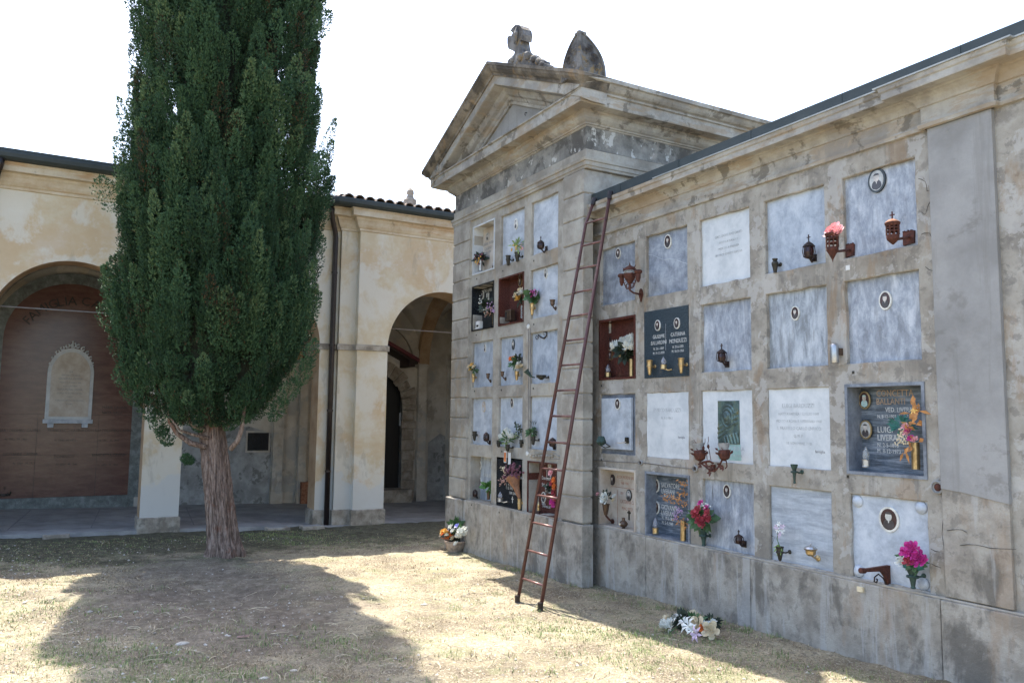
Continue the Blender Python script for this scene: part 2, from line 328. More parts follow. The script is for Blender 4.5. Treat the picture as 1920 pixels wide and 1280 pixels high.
# ------------------------------------------------------------------ mesh building
class MB:
    def __init__(s): s.v = []; s.f = []
    def add(s, vs_, fs):
        o = len(s.v); s.v += [tuple(map(float, p)) for p in vs_]; s.f += [tuple(i + o for i in f) for f in fs]; return s
    def box(s, x0, x1, y0, y1, z0, z1):
        v = [(x, y, z) for x in (x0, x1) for y in (y0, y1) for z in (z0, z1)]
        return s.add(v, [(0, 1, 3, 2), (4, 6, 7, 5), (0, 4, 5, 1), (2, 3, 7, 6), (0, 2, 6, 4), (1, 5, 7, 3)])
    def obox(s, c, ax, ay, az):
        c, ax, ay, az = map(np.array, (c, ax, ay, az))
        v = [c + i * ax + j * ay + k * az for i in (-1, 1) for j in (-1, 1) for k in (-1, 1)]
        return s.add(v, [(0, 1, 3, 2), (4, 6, 7, 5), (0, 4, 5, 1), (2, 3, 7, 6), (0, 2, 6, 4), (1, 5, 7, 3)])
    def quad(s, a, b, c, d): return s.add([a, b, c, d], [(0, 1, 2, 3)])
    def tube(s, pts, r, n=8, cap=True):
        pts = [np.array(p, float) for p in pts]; rs = r if isinstance(r, (list, tuple)) else [r] * len(pts)
        rings = []; nprev = None
        for i, p in enumerate(pts):
            d = (pts[min(i + 1, len(pts) - 1)] - pts[max(i - 1, 0)]); d /= (np.linalg.norm(d) + 1e-9)
            a = np.array([0, 0, 1.0]) if abs(d[2]) < 0.9 else np.array([1.0, 0, 0])
            if nprev is not None: a = nprev
            u = a - d * (a @ d); u /= (np.linalg.norm(u) + 1e-9); nprev = u; v = np.cross(d, u)
            rings.append([p + rs[i] * (math.cos(2 * math.pi * k / n) * u + math.sin(2 * math.pi * k / n) * v) for k in range(n)])
        vs_ = [q for rg in rings for q in rg]; fs = []
        for i in range(len(rings) - 1):
            for k in range(n): fs.append((i * n + k, i * n + (k + 1) % n, (i + 1) * n + (k + 1) % n, (i + 1) * n + k))
        if cap: fs.append(tuple(range(n))[::-1]); fs.append(tuple((len(rings) - 1) * n + k for k in range(n)))
        return s.add(vs_, fs)
    def lathe(s, c, prof, n=16, axis=(0, 0, 1), wob=0.0):
        c = np.array(c, float); ax = np.array(axis, float); ax /= np.linalg.norm(ax)
        a = np.array([1.0, 0, 0]) if abs(ax[0]) < 0.9 else np.array([0, 1.0, 0])
        u = a - ax * (a @ ax); u /= np.linalg.norm(u); v = np.cross(ax, u)
        vs_ = []
        for r, z in prof:
            for k in range(n):
                t = 2 * math.pi * k / n; rr = max(r, 1e-4) * (1 + wob * math.sin(k * 2.0 + z * 40))
                vs_.append(c + ax * z + rr * (math.cos(t) * u + math.sin(t) * v))
        m = len(prof); fs = []
        for i in range(m - 1):
            for k in range(n): fs.append((i * n + k, i * n + (k + 1) % n, (i + 1) * n + (k + 1) % n, (i + 1) * n + k))
        fs.append(tuple(range(n))[::-1]); fs.append(tuple((m - 1) * n + k for k in range(n)))
        return s.add(vs_, fs)
    def sphere(s, c, r, n=8, sq=(1, 1, 1)):
        c = np.array(c, float); vs_ = []; m = max(4, n // 2 + 1)
        for i in range(m + 1):
            ph = math.pi * i / m
            for k in range(n):
                t = 2 * math.pi * k / n
                vs_.append(c + r * np.array([math.sin(ph) * math.cos(t) * sq[0], math.sin(ph) * math.sin(t) * sq[1], math.cos(ph) * sq[2]]))
        fs = [(i * n + k, (i + 1) * n + k, (i + 1) * n + (k + 1) % n, i * n + (k + 1) % n) for i in range(m) for k in range(n)]
        return s.add(vs_, fs)
    def prism(s, poly, d0, d1, plane='xz'):
        """polygon extruded between d0 and d1 along the missing axis"""
        def P(a, b, d): return {'xz': (a, d, b), 'yz': (d, a, b), 'xy': (a, b, d)}[plane]
        n = len(poly); vs_ = [P(a, b, d0) for a, b in poly] + [P(a, b, d1) for a, b in poly]
        fs = [tuple(range(n)), tuple(range(n, 2 * n))[::-1]] + [(k, (k + 1) % n, n + (k + 1) % n, n + k) for k in range(n)]
        return s.add(vs_, fs)
    def sweep(s, prof, path):
        """profile of (outward, z) along an xy path (outward = right of travel), mitred"""
        P = [np.array(p, float) for p in path]; n = len(P); m = len(prof); offs = []
        for i in range(n):
            def nr(a, b): d = b - a; d /= np.linalg.norm(d); return np.array([d[1], -d[0]])
            ns = []
            if i > 0: ns.append(nr(P[i - 1], P[i]))
            if i < n - 1: ns.append(nr(P[i], P[i + 1]))
            if len(ns) == 2: b = ns[0] + ns[1]; b = b / (1 + ns[0] @ ns[1])
            else: b = ns[0]
            offs.append(b)
        vs_ = [(P[i][0] + offs[i][0] * d, P[i][1] + offs[i][1] * d, z) for i in range(n) for d, z in prof]
        fs = [(i * m + k, (i + 1) * m + k, (i + 1) * m + (k + 1) % m, i * m + (k + 1) % m) for i in range(n - 1) for k in range(m)]
        fs += [tuple(range(m)), tuple((n - 1) * m + k for k in range(m))[::-1]]
        return s.add(vs_, fs)
    def build(s, name, mat, parent=None, smooth=False, label=None, bevel=0):
        me = bpy.data.meshes.new(name)
        org = np.array(WL.get(parent.name, (0, 0, 0))) if parent else np.zeros(3)
        V = np.array(s.v) - org
        me.from_pydata(V.tolist(), [], s.f); me.validate()
        bm = bmesh.new(); bm.from_mesh(me); bmesh.ops.recalc_face_normals(bm, faces=bm.faces); bm.to_mesh(me); bm.free()
        for mm in (mat if isinstance(mat, (list, tuple)) else [mat]): me.materials.append(MATS[mm])
        if smooth:
            for p in me.polygons: p.use_smooth = True
        o = bpy.data.objects.new(name, me); COL.objects.link(o)
        if parent: o.parent = parent
        WL[o.name] = tuple(org)
        if label: o['label'] = label
        if bevel:
            b = o.modifiers.new('bevel', 'BEVEL'); b.width = bevel; b.segments = 2; b.limit_method = 'ANGLE'; b.angle_limit = 0.6
        return o
WL = {}
def thing(name, loc, label, cat, group=None):
    o = bpy.data.objects.new(name, None); COL.objects.link(o); o.location = loc; o.empty_display_size = 0.1
    WL[o.name] = tuple(map(float, loc)); o['label'] = label; o['category'] = cat
    if group: o['group'] = group
    return o
def tag(o, label, cat, group=None):
    o['label'] = label; o['category'] = cat
    if group: o['group'] = group
    return o
R = random.Random(7)

def text(name, body, x, y, z, size, mat, parent, face='-y', sx=1.0, align='CENTER', roll=0.0, ext=0.0015):
    cu = bpy.data.curves.new('t', 'FONT'); cu.body = body; cu.size = size; cu.align_x = align; cu.extrude = ext; cu.resolution_u = 2
    o = bpy.data.objects.new('t', cu); COL.objects.link(o)
    bpy.context.view_layer.update()
    me = bpy.data.meshes.new_from_object(o.evaluated_get(bpy.context.evaluated_depsgraph_get()))
    V = np.zeros(len(me.vertices) * 3); me.vertices.foreach_get('co', V); V = V.reshape(-1, 3)
    F = [tuple(p.vertices) for p in me.polygons]
    bpy.data.objects.remove(o); bpy.data.curves.remove(cu); bpy.data.meshes.remove(me)
    a = V[:, 0] * sx; b = V[:, 1]
    if roll: a, b = a * math.cos(roll) - b * math.sin(roll), a * math.sin(roll) + b * math.cos(roll)
    if face == '-y': W_ = np.stack([x + a, y - V[:, 2], z + b], 1)
    else: W_ = np.stack([x + V[:, 2], y + a, z + b], 1)       # facing +x
    mb = MB(); mb.v = W_.tolist(); mb.f = F
    return mb if parent is None else mb.build(name, mat, parent)
# ------------------------------------------------------------------ ground
def gh(x, y):
    x = np.asarray(x, float); y = np.asarray(y, float)
    z = 0.02 * (np.clip(x, -22, -3.5) + 7.0)
    z = z + np.clip((-x - 11) / 4.9, 0, 1) * np.clip((3 - y) / 5, 0, 1) * 0.12
    z = z + 0.012 * np.sin(x * 1.7 + 0.6) * np.sin(y * 2.1 + 1) + 0.008 * np.sin(x * 4.3 + y * 3.1) + 0.006 * np.sin(y * 7.7 - x * 5.2)
    # shallow hollow in the worn turf in front of the tree
    z = z - 0.10 * np.exp(-(((x + 9.6) / 0.8) ** 2 + ((y - 1.9) / 0.55) ** 2))
    z = z + 0.05 * np.exp(-(((x + 8.75) / 0.35) ** 2 + ((y - 1.75) / 0.8) ** 2))
    z = z - 0.3 * np.clip((-15.68 - x - np.where(y < 4.85, 0.27, 0.0)) / 0.12, 0, 1) * np.clip((x + 21.5) / 0.2, 0, 1)
    z = z - 0.12 * np.clip((y - 12) / 20, 0, 1) - 0.1 * np.clip((-5 - y) / 20, 0, 1)
    return z
def gridlines(lo, hi, flo, fhi, fine, coarse):
    a = list(np.arange(lo, flo, coarse)) + list(np.arange(flo, fhi, fine)) + list(np.arange(fhi, hi + coarse, coarse))
    return np.array(a)
def build_ground():
    xs = gridlines(-400, 400, -17, 3, 0.09, 40); ys = gridlines(-400, 400, -4, 7.5, 0.09, 40)
    X, Y = np.meshgrid(xs, ys, indexing='ij'); Z = gh(X, Y)
    rg = np.random.default_rng(3)
    Z = Z + rg.normal(0, 0.007, Z.shape) * ((X > -17) & (X < 3))
    V = np.stack([X, Y, Z], -1).reshape(-1, 3); n, m = X.shape
    i, j = np.meshgrid(np.arange(n - 1), np.arange(m - 1), indexing='ij')
    q = np.stack([i * m + j, (i + 1) * m + j, (i + 1) * m + j + 1, i * m + j + 1], -1).reshape(-1, 4)
    me = bpy.data.meshes.new('ground'); me.vertices.add(len(V)); me.vertices.foreach_set('co', V.ravel())
    me.loops.add(q.size); me.loops.foreach_set('vertex_index', q.ravel().astype(np.int32))
    me.polygons.add(len(q)); me.polygons.foreach_set('loop_start', (np.arange(len(q)) * 4).astype(np.int32))
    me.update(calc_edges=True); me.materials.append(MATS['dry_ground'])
    me.polygons.foreach_set('use_smooth', np.ones(len(q), bool))
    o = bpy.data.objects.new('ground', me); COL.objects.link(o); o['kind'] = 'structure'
build_ground()

def fast_mesh(name, V, k, mat, tint=None, parent=None, smooth=False):
    """V: (faces*k, 3) loose polygons of k corners; tint per face"""
    V = np.asarray(V, float).reshape(-1, 3)
    if parent: V = V - np.array(WL[parent.name])
    n = len(V) // k
    me = bpy.data.meshes.new(name); me.vertices.add(len(V)); me.vertices.foreach_set('co', V.ravel())
    me.loops.add(len(V)); me.loops.foreach_set('vertex_index', np.arange(len(V), dtype=np.int32))
    me.polygons.add(n); me.polygons.foreach_set('loop_start', (np.arange(n) * k).astype(np.int32))
    me.update(calc_edges=True)
    if tint is not None:
        a = me.attributes.new('tint', 'FLOAT', 'FACE'); a.data.foreach_set('value', np.asarray(tint, np.float32))
    me.materials.append(MATS[mat])
    o = bpy.data.objects.new(name, me); COL.objects.link(o)
    if parent: o.parent = parent
    return o

def vnoise(x, y, seed=0):
    r = np.random.default_rng(seed); s = np.zeros_like(x)
    for k in range(7):
        f = 0.5 * 1.6 ** k; a, b, c = r.uniform(0, 6.28, 3); s += np.sin(f * (x * math.cos(a) + y * math.sin(a)) * 1.5 + b + 1.3 * np.sin(f * y + c)) / 1.35 ** k
    return s / 2.2
plain('pale_straw', (0.50, 0.43, 0.30), 0.8)
def build_turf():
    g = np.random.default_rng(11)
    # near ground in view: density falls with distance
    N = 430000
    d = g.uniform(4.6, 15.5, N) ; lat = g.uniform(-0.75, 0.75, N) * d
    f2 = np.array([-math.cos(AL), math.sin(AL)]); r2 = np.array([math.sin(AL), math.cos(AL)])
    x = f2[0] * d + r2[0] * lat; y = f2[1] * d + r2[1] * lat
    keep = (x > -15.4) & ((y < 5.88) & ((x > -8.15) | (y < 5.6) | (x < -12.1)))
    dens = np.clip(0.60 + 0.75 * vnoise(x, y, 5) - 0.55 * np.exp(-(((x + 9.3) / 2.6) ** 2 + ((y - 1.6) / 1.3) ** 2)), 0.10, 1); keep &= g.uniform(0, 1, N) < dens
    x, y, d = x[keep], y[keep], d[keep]; n = len(x)
    z = gh(x, y) - 0.004
    green = vnoise(x * 1.3, y * 1.3, 9) + g.normal(0, 0.25, n) > 0.72
    ln = g.uniform(0.012, 0.038, n) * np.where(green, 1.15, 1.0); ln *= np.where(g.uniform(0, 1, n) > 0.985, 2.6, 1)
    az = g.uniform(0, 2 * math.pi, n); lean = np.where(green, g.uniform(0.2, 1.0, n), g.uniform(0.7, 1.5, n))
    wd = g.uniform(0.0014, 0.0034, n) * np.clip(d / 6.5, 1, 2)
    dx = np.cos(az) * np.sin(lean); dy = np.sin(az) * np.sin(lean); dz = np.cos(lean)
    P = np.stack([x, y, z], 1); D = np.stack([dx, dy, dz], 1) * ln[:, None]; S = np.stack([-np.sin(az), np.cos(az), 0 * az], 1) * wd[:, None]
    mid = P + D * 0.55; tip = P + D + np.stack([0 * x, 0 * x, -0.12 * ln], 1)
    V = np.stack([P - S, P + S, mid + S * 0.8, mid - S * 0.8], 1)
    V2 = np.stack([mid - S * 0.8, mid + S * 0.8, tip + S * .15, tip - S * .15], 1)
    t = np.where(green, g.uniform(0.72, 1, n), g.uniform(0, 0.66, n))
    moss = (x + 4 * 0.5 < -10.3) & (g.uniform(0, 1, n) < 0.5); t = np.where(moss, g.uniform(0.70, 1.0, n), t)
    o = fast_mesh('dry_grass', np.concatenate([V, V2]), 4, 'straw', np.concatenate([t, t])); o['kind'] = 'stuff'
    o['label'] = 'short dried grass and straw covering the burial ground'
    # longer green and dry tufts
    T_ = [(650, 1262), (655, 1250), (930, 1112), (540, 1090), (300, 1092), (160, 1190), (180, 1195), (1150, 1240), (960, 1240), (700, 1215), (425, 1175), (420, 1180), (470, 1182), (1090, 1150), (90, 1120), (1060, 1232)] + [(float(g.uniform(20, 1500)), float(g.uniform(1075, 1275))) for _ in range(70)] + [(float(u), 1108 + (float(u) - 1130) * 0.265 + float(g.uniform(0, 10))) for u in g.uniform(1115, 1660, 60)] + [(float(u), 1041 + (float(u) - 885) * 0.235 + float(g.uniform(0, 8))) for u in g.uniform(885, 1090, 22)]
    VV, TT = [], []
    for (px_, py_) in T_:
        q = oz(px_, py_, 0.0)
        if q[1] > 5.84: continue
        grn = g.uniform() < 0.6
        for _ in range(int(g.uniform(8, 34))):
            bx_ = q[0] + g.normal(0, 0.05); by_ = q[1] + g.normal(0, 0.05); bz_ = float(gh(bx_, by_)) - 0.004; a_ = g.uniform(0, 6.28); le = g.uniform(0.15, 0.9); L_ = g.uniform(0.03, 0.085); w_ = g.uniform(0.0016, 0.0032)
            p0 = np.array([bx_, by_, bz_]); dd = np.array([math.cos(a_) * math.sin(le), math.sin(a_) * math.sin(le), math.cos(le)]) * L_; ss = np.array([-math.sin(a_), math.cos(a_), 0]) * w_
            m_ = p0 + dd * 0.55; tp = p0 + dd + np.array([dd[0] * .2, dd[1] * .2, -L_ * 0.15])
            VV += [p0 - ss, p0 + ss, m_ + ss * .8, m_ - ss * .8, m_ - ss * .8, m_ + ss * .8, tp + ss * .1, tp - ss * .1]; t__ = g.uniform(0.78, 1) if grn else g.uniform(0.2, 0.66); TT += [t__, t__]
    o = fast_mesh('grass_tufts', np.array(VV), 4, 'straw', TT); o['kind'] = 'stuff'; o['label'] = 'longer green and dry grass tufts scattered over the ground'
    # gravel
    n = 9000
    d = g.uniform(4.8, 14.5, n); lat = g.uniform(-0.7, 0.7, n) * d
    x = f2[0] * d + r2[0] * lat; y = f2[1] * d + r2[1] * lat
    k = (x > -15.3) & (y < 5.5) & (vnoise(x * 1.2, y * 1.2, 21) > -0.15); x, y = x[k], y[k]; n = len(x)
    r = 0.005 + 0.014 * g.uniform(0, 1, n) ** 3 + np.where(g.uniform(0, 1, n) > 0.996, 0.018, 0)
    z = gh(x, y) + r * 0.15
    base = np.array([[1, 0, 0], [0, 1, 0], [-1, 0, 0], [0, -1, 0], [0, 0, .7], [0, 0, -.7]])
    J = base[None] * g.uniform(0.6, 1.3, (n, 6, 3)) * r[:, None, None] + np.stack([x, y, z], 1)[:, None]
    tris = [(0, 1, 4), (1, 2, 4), (2, 3, 4), (3, 0, 4), (1, 0, 5), (2, 1, 5), (3, 2, 5), (0, 3, 5)]
    V = np.concatenate([J[:, t_] for t_ in tris], 0)
    o = fast_mesh('gravel', V, 3, 'pebble', np.tile(g.uniform(0, 1, n), 8)); o['kind'] = 'stuff'
    o['label'] = 'loose pebbles and grit scattered in the bare earth'
    # fallen twigs and long straws
    mb = MB()
    for _ in range(190):
        d = g.uniform(5, 10); lat = g.uniform(-0.6, 0.25) * d
        x = f2[0] * d + r2[0] * lat; y = f2[1] * d + r2[1] * lat
        if y > 5.2: continue
        a = g.uniform(0, 6.28); L = g.uniform(0.05, 0.22); b = g.uniform(-0.6, 0.6); pts = []
        for i in range(5):
            u = i / 4; px = x + math.cos(a + b * u) * L * u; py = y + math.sin(a + b * u) * L * u
            pts.append((px, py, float(gh(px, py)) + 0.008 + 0.02 * math.sin(u * 3.1) * g.uniform(0.2, 1)))
        mb.tube(pts, [0.0034, 0.003, 0.003, 0.0024, 0.0015], 5)
    o = mb.build('fallen_twigs', 'pale_straw'); o['kind'] = 'stuff'; o['label'] = 'thin dry twigs and stalks lying on the turf'
build_turf()

# ------------------------------------------------------------------ burial wall with four rows of graves
WY = 5.95                                     # face of the cement frame
WTOP = 4.80
CX = [(-8.24, -7.53), (-7.335, -6.61), (-6.42, -5.695), (-5.51, -4.79), (-4.61, -3.90), (-3.02, -2.30), (-2.10, -1.38), (-1.18, -0.46)]
CZ = [(3.42, 4.155), (2.495, 3.232), (1.57, 2.312), (0.69, 1.395)]
wall = thing('burial_wall', (-5.8, WY, 0.0), 'long low cement burial wall with four rows of square grave slabs under a dark metal roof edge', 'burial wall')

def frame_grid(mb, x0, x1, z0, z1, opens, y, depth, jit=0.006, seed=1):
    """one sheet with openings: front face cells plus the reveals of each opening"""
    rr = random.Random(seed)
    xs = sorted({x0, x1, *[o[0] for o in opens], *[o[1] for o in opens]}); zs = sorted({z0, z1, *[o[2] for o in opens], *[o[3] for o in opens]})
    for i in range(len(xs) - 1):
        for j in range(len(zs) - 1):
            cx, cz = (xs[i] + xs[i + 1]) / 2, (zs[j] + zs[j + 1]) / 2
            if any(o[0] < cx < o[1] and o[2] < cz < o[3] for o in opens): continue
            mb.quad((xs[i], y, zs[j]), (xs[i + 1], y, zs[j]), (xs[i + 1], y, zs[j + 1]), (xs[i], y, zs[j + 1]))
    for a, b, c, d in opens:
        n = 7
        def edge(p, q):
            # slightly irregular, hand-trowelled arris
            P = []
            for k in range(n + 1):
                u = k / n; P.append((p[0] + (q[0] - p[0]) * u, p[1] + (q[1] - p[1]) * u))
            return P
        for p, q, nx, nz in (((a, c), (b, c), 0, 1), ((b, c), (b, d), -1, 0), ((b, d), (a, d), 0, -1), ((a, d), (a, c), 1, 0)):
            E_ = edge(p, q); w_ = [rr.uniform(0.002, 0.014) for _ in E_]; w_[0] = w_[-1] = 0.008
            for k in range(n):
                (xa, za), (xb, zb) = E_[k], E_[k + 1]
                # chamfer strip then reveal
                A = (xa, y, za); B = (xb, y, zb)
                C_ = (xb + nx * w_[k + 1], y + 0.008, zb + nz * w_[k + 1]); D_ = (xa + nx * w_[k], y + 0.008, za + nz * w_[k])
                mb.quad(A, B, C_, D_)
                mb.quad(D_, C_, (C_[0], y + depth, C_[2]), (D_[0], y + depth, D_[2]))
mb = MB()
opens = [(a, b, c, d) for a, b in CX for c, d in CZ]
frame_grid(mb, -8.44, 0.6, 0.60, 4.40, opens, WY, 0.22)
mb.build('wall_frame', 'wall_cement', wall)
MB().box(-8.2, 0.6, 6.25, 9.0, -0.3, 4.66).build('wall_back', 'wall_cement', wall)

# pilasters
mb = MB(); mb.prism([(-3.765, 1.50), (-3.60, 1.485), (-3.45, 1.46), (-3.26, 1.43), (-3.26, 4.33), (-3.765, 4.33)], WY - 0.038, WY + 0.01, 'xz')
mb.build('pilaster', 'grey_patch_cement', wall, bevel=0.004)
MB().box(-3.762, -3.263, WY - 0.032, WY + 0.008, 0.70, 1.52).build('pilaster_foot', 'plinth_cement', wall, bevel=0.005)
# plinth: front slab and its ledge, with vertical joints
mb = MB()
for a, b in ((-8.36, -7.30), (-7.295, -5.72), (-5.715, -3.80), (-3.79, -2.2), (-2.19, 0.6)):
    o_ = 0.0 if a < -3.9 else -0.012
    mb.box(a, b, 5.905 + o_, 6.2, -0.35, 0.672)
mb.build('plinth', 'plinth_cement', wall, bevel=0.01)
MB().box(-8.36, 0.6, 5.915, 6.02, 0.672, 0.690).build('ledge', 'chapel_render', wall, bevel=0.005)
# cornice: thin string, frieze, cove, fascia; breaks forward over the pilaster
prof = [(0.0, 4.33), (0.028, 4.335), (0.035, 4.365), (0.01, 4.375), (0.012, 4.505), (0.028, 4.51), (0.034, 4.53), (0.05, 4.56), (0.08, 4.585), (0.10, 4.59), (0.105, 4.605), (0.205, 4.608), (0.213, 4.60), (0.216, 4.612), (0.216, 4.655), (0.228, 4.665), (0.236, 4.70), (0.0, 4.70)]
mb = MB()
st = 0.045
mb.sweep(prof, [(-8.40, WY), (-3.79, WY), (-3.79, WY - st), (-3.235, WY - st), (-3.235, WY), (0.6, WY)])
mb.build('cornice', 'cornice_stone', wall)
mb = MB(); pf = [(0.19, 4.701), (0.248, 4.701), (0.25, 4.712), (0.10, 4.728), (0.1, 4.701)]
mb.sweep(pf, [(-6.9, WY), (-3.81, WY), (-3.81, WY - st), (-3.215, WY - st), (-3.215, WY), (0.6, WY)])
mb.build('flashing', 'flashing_zinc', wall)
mb = MB(); mb.box(-8.2, 0.6, 5.775, 5.80, 4.715, 4.838); mb.box(-8.2, 0.6, 5.80, 9.0, 4.73, 4.82)
for x in np.arange(-7.6, 0.5, 1.05): mb.box(x, x + 0.012, 5.771, 5.775, 4.717, 4.836)
mb.build('gutter', 'gutter_dark', wall)

# ---- portraits, inscriptions
def portrait(x, y, z, h, parent, ground='portrait_ground', rim='portrait_rim', coat='portrait_coat', face='portrait_face', w=0.74, photo='oval', thick=0.012):
    """oval enamel portrait: rim disc, photo disc, head and shoulders"""
    e = WL[parent.name]
    r1 = MB(); n = 22; a = h / 2 * w; b = h / 2
    if photo == 'oval': po = [(x + a * math.cos(t * 2 * math.pi / n), z + b * math.sin(t * 2 * math.pi / n)) for t in range(n)]
    else: po = [(x - a, z - b), (x + a, z - b), (x + a, z + b), (x - a, z + b)]
    pi_ = [(x + (p - x) * 0.80, z + (q - z) * 0.84) for p, q in po]
    r1.prism(po, y - thick, y)
    rim_o = r1.build('portrait', rim, parent)
    return po, pi_, rim_o
def full_portrait(x, y, z, h, slab, **kw):
    ground = kw.pop('ground', 'portrait_ground'); face = kw.pop('face', 'portrait_face'); coat = kw.pop('coat', 'portrait_coat')
    w = kw.get('w', 0.74); th = kw.get('thick', 0.012)
    po, pi_, ro = portrait(x, y, z, h, slab, **kw)
    # photograph, head, shoulders are tiny layers inside one mesh with four materials
    me = ro.data; MBm = MB(); mats = [MATS[k] for k in (ground, face, coat)]
    L = []
    def layer(poly, d, mi):
        o = len(MBm.v); MBm.v += [(p, y - th - d, q) for p, q in poly]; MBm.f.append(tuple(range(o, o + len(poly)))); L.append(mi)
    layer(pi_, 0.001, 0)
    bx, bz = x, z
    hw = h * 0.5 * w
    layer([(bx + hw * 0.33 * math.cos(t), bz + h * 0.11 + h * 0.17 * math.sin(t)) for t in np.linspace(0, 2 * math.pi, 12, endpoint=False)], 0.003, 1)
    sh = [(-0.55, -0.26), (-0.40, -0.34), (0.0, -0.40), (0.40, -0.34), (0.55, -0.26), (0.50, -0.10), (0.28, -0.01), (0.0, 0.03), (-0.28, -0.01), (-0.50, -0.10)]
    layer([(bx + hw * a_, bz + h * b_ ) for a_, b_ in sh], 0.002, 2)
    layer([(bx + hw * a_, bz + h * b_) for a_, b_ in ((-0.03, -0.14), (0.03, -0.14), (0.10, 0.0), (-0.10, 0.0))], 0.0025, 1)
    layer([(bx + hw * 0.33 * math.cos(t), bz + h * 0.20 + h * 0.095 * math.sin(t)) for t in np.linspace(0.0, math.pi, 8)], 0.0035, 2)
    bm = bmesh.new(); bm.from_mesh(me); org = WL[slab.name]
    off = {0: 1, 1: 2, 2: 3}
    for m_ in mats: me.materials.append(m_)
    for fi, mi in zip(MBm.f, L):
        vv = [bm.verts.new(np.array(MBm.v[i]) - np.array(org)) for i in fi]
        f_ = bm.faces.new(vv); f_.material_index = off[mi]
    bm.to_mesh(me); bm.free()
    return ro

def slab(c, r, mat, rec=0.045, inset=0.004, name='grave_slab', label=None, W=True, y=None, host=None, cells=None):
    if W: a, b = CX[c]; z0, z1 = CZ[r]; fy = WY; host = wall
    else: a, b = KX[c]; z0, z1 = KZ[r]; fy = KY; host = chapel
    m_ = MB().box(a - 0.02 + inset, b + 0.02 - inset, fy + rec, fy + rec + 0.04, z0 - 0.02, z1 + 0.02)
    return m_.build(name, mat, host, label=label)
def recess(c, r, frame_mat, back_mat, rim=0.028, depth=0.20, W=True, label=None, proud=0.012, rim_mat=None):
    """box-shaped niche: polished surround lining the opening and an inscribed slab at the back"""
    if W: a, b = CX[c]; z0, z1 = CZ[r]; fy = WY; host = wall
    else: a, b = KX[c]; z0, z1 = KZ[r]; fy = KY; host = chapel
    y0 = fy - proud; y1 = fy + depth
    fr = MB()
    a0, b0, c0, d0 = a - 0.012, b + 0.012, z0 - 0.012, z1 + 0.012
    fr.box(a0, b0, y0, y1, d0 - rim, d0); fr.box(a0, b0, y0, y1, c0, c0 + rim)
    fr.box(a0, a0 + rim, y0, y1, c0 + rim, d0 - rim); fr.box(b0 - rim, b0, y0, y1, c0 + rim, d0 - rim)
    f = fr.build('grave_niche', frame_mat, host, label=label)
    s_ = MB().box(a0 + rim, b0 - rim, y1 - 0.03, y1, c0 + rim, d0 - rim).build('inscribed_slab', back_mat, f)
    return f, (a0 + rim, b0 - rim, y1 - 0.03, c0 + rim, d0 - rim)
def wp(px, py, y): p = oy(px, py, y); return float(p[0]), float(p[2])

SY = WY + 0.045
# row one
s = slab(0, 0, 'marble_blue_dark'); x, z = wp(1160, 475, SY); full_portrait(x, SY, z, 0.135, s)
s = slab(1, 0, 'marble_blue_dark', label='dark blue grey grave slab with a pale vein across the middle')
x, z = wp(1253, 453, SY); full_portrait(x, SY, z, 0.165, s)
vein = [(1214, 477), (1226, 479), (1236, 484), (1246, 487), (1258, 485), (1268, 487), (1280, 492), (1290, 495)]
MB().tube([(wp(a, b, SY)[0], SY - 0.0005, wp(a, b, SY)[1]) for a, b in vein], 0.003, 4).build('vein', 'marble_pale', s)
s = slab(2, 0, 'marble_white', 0.035)
for i, (t_, sz) in enumerate((('SAC. DON ANTONIO', 0.040), ('NATO A CASOLA', 0.034), ('MORTO A FAENZA', 0.034), ('IN PACE CHRISTI RIPOSA', 0.034))):
    text('inscription', t_, -6.02, WY + 0.034, 3.915 - i * 0.066, sz, 'inscription_faint', s)
s = slab(3, 0, 'marble_blue_grey')
s = slab(4, 0, 'marble_cloud'); x, z = wp(1646, 339, SY)
full_portrait(x, SY, z, 0.21, s, rim='portrait_rim_black', ground='portrait_ground_pale', thick=0.018, w=0.8)
# row two
f, b = recess(0, 1, 'granite_red', 'granite_red', rim_mat=None, depth=0.17)
x, z = wp(1142, 616, b[2]); full_portrait(x, b[2], z, 0.115, f, photo='rect', ground='portrait_ground_pale')
x, z = wp(1142, 642, b[2]); full_portrait(x, b[2], z, 0.12, f, photo='rect', rim='portrait_ground', ground='portrait_ground')
x, z = wp(1145, 666, b[2]); full_portrait(x, b[2], z, 0.115, f, photo='rect', rim='brass')
MB().box(b[0] + 0.14, b[1] - 0.05, b[2] - 0.012, b[2], b[3] + 0.02, b[4] - 0.06).build('carved_panel', 'granite_red', f)
s = slab(1, 1, 'granite_speckle', -0.008)
yy = WY - 0.008
x, z = wp(1234, 610, yy); full_portrait(x, yy, z, 0.125, s); x, z = wp(1270, 606, yy); full_portrait(x, yy, z, 0.125, s)
for px, py, t_, sz in ((1235, 634, 'GIUSEPPE', 0.062), (1235, 645.5, 'BALLARDINI', 0.062), (1235, 655.5, 'N. 20-1-1889', 0.042), (1235, 664, 'M. 19-12-1970', 0.042),
                       (1271, 629.5, 'CATERINA', 0.062), (1271, 642, 'MONDUZZI', 0.066), (1271, 652, 'N. 21-5-1893', 0.042), (1271, 660, 'M. 18-11-1966', 0.042)):
    x, z = wp(px, py, yy); text('inscription', t_, x, yy, z, sz, 'inscription_pale', s, sx=0.80)
MB().box(-6.972, -6.966, yy - 0.002, yy, 2.78, 3.08).build('divider', 'inscription_dim', s)
s = slab(2, 1, 'marble_cloud')
s = slab(3, 1, 'marble_streaky', label='grey grave slab streaked with dark drips and a small oval portrait')
x, z = wp(1492, 587, SY); full_portrait(x, SY, z, 0.135, s)
s = slab(4, 1, 'marble_cloud'); x, z = wp(1661, 563, SY); full_portrait(x, SY, z, 0.16, s)
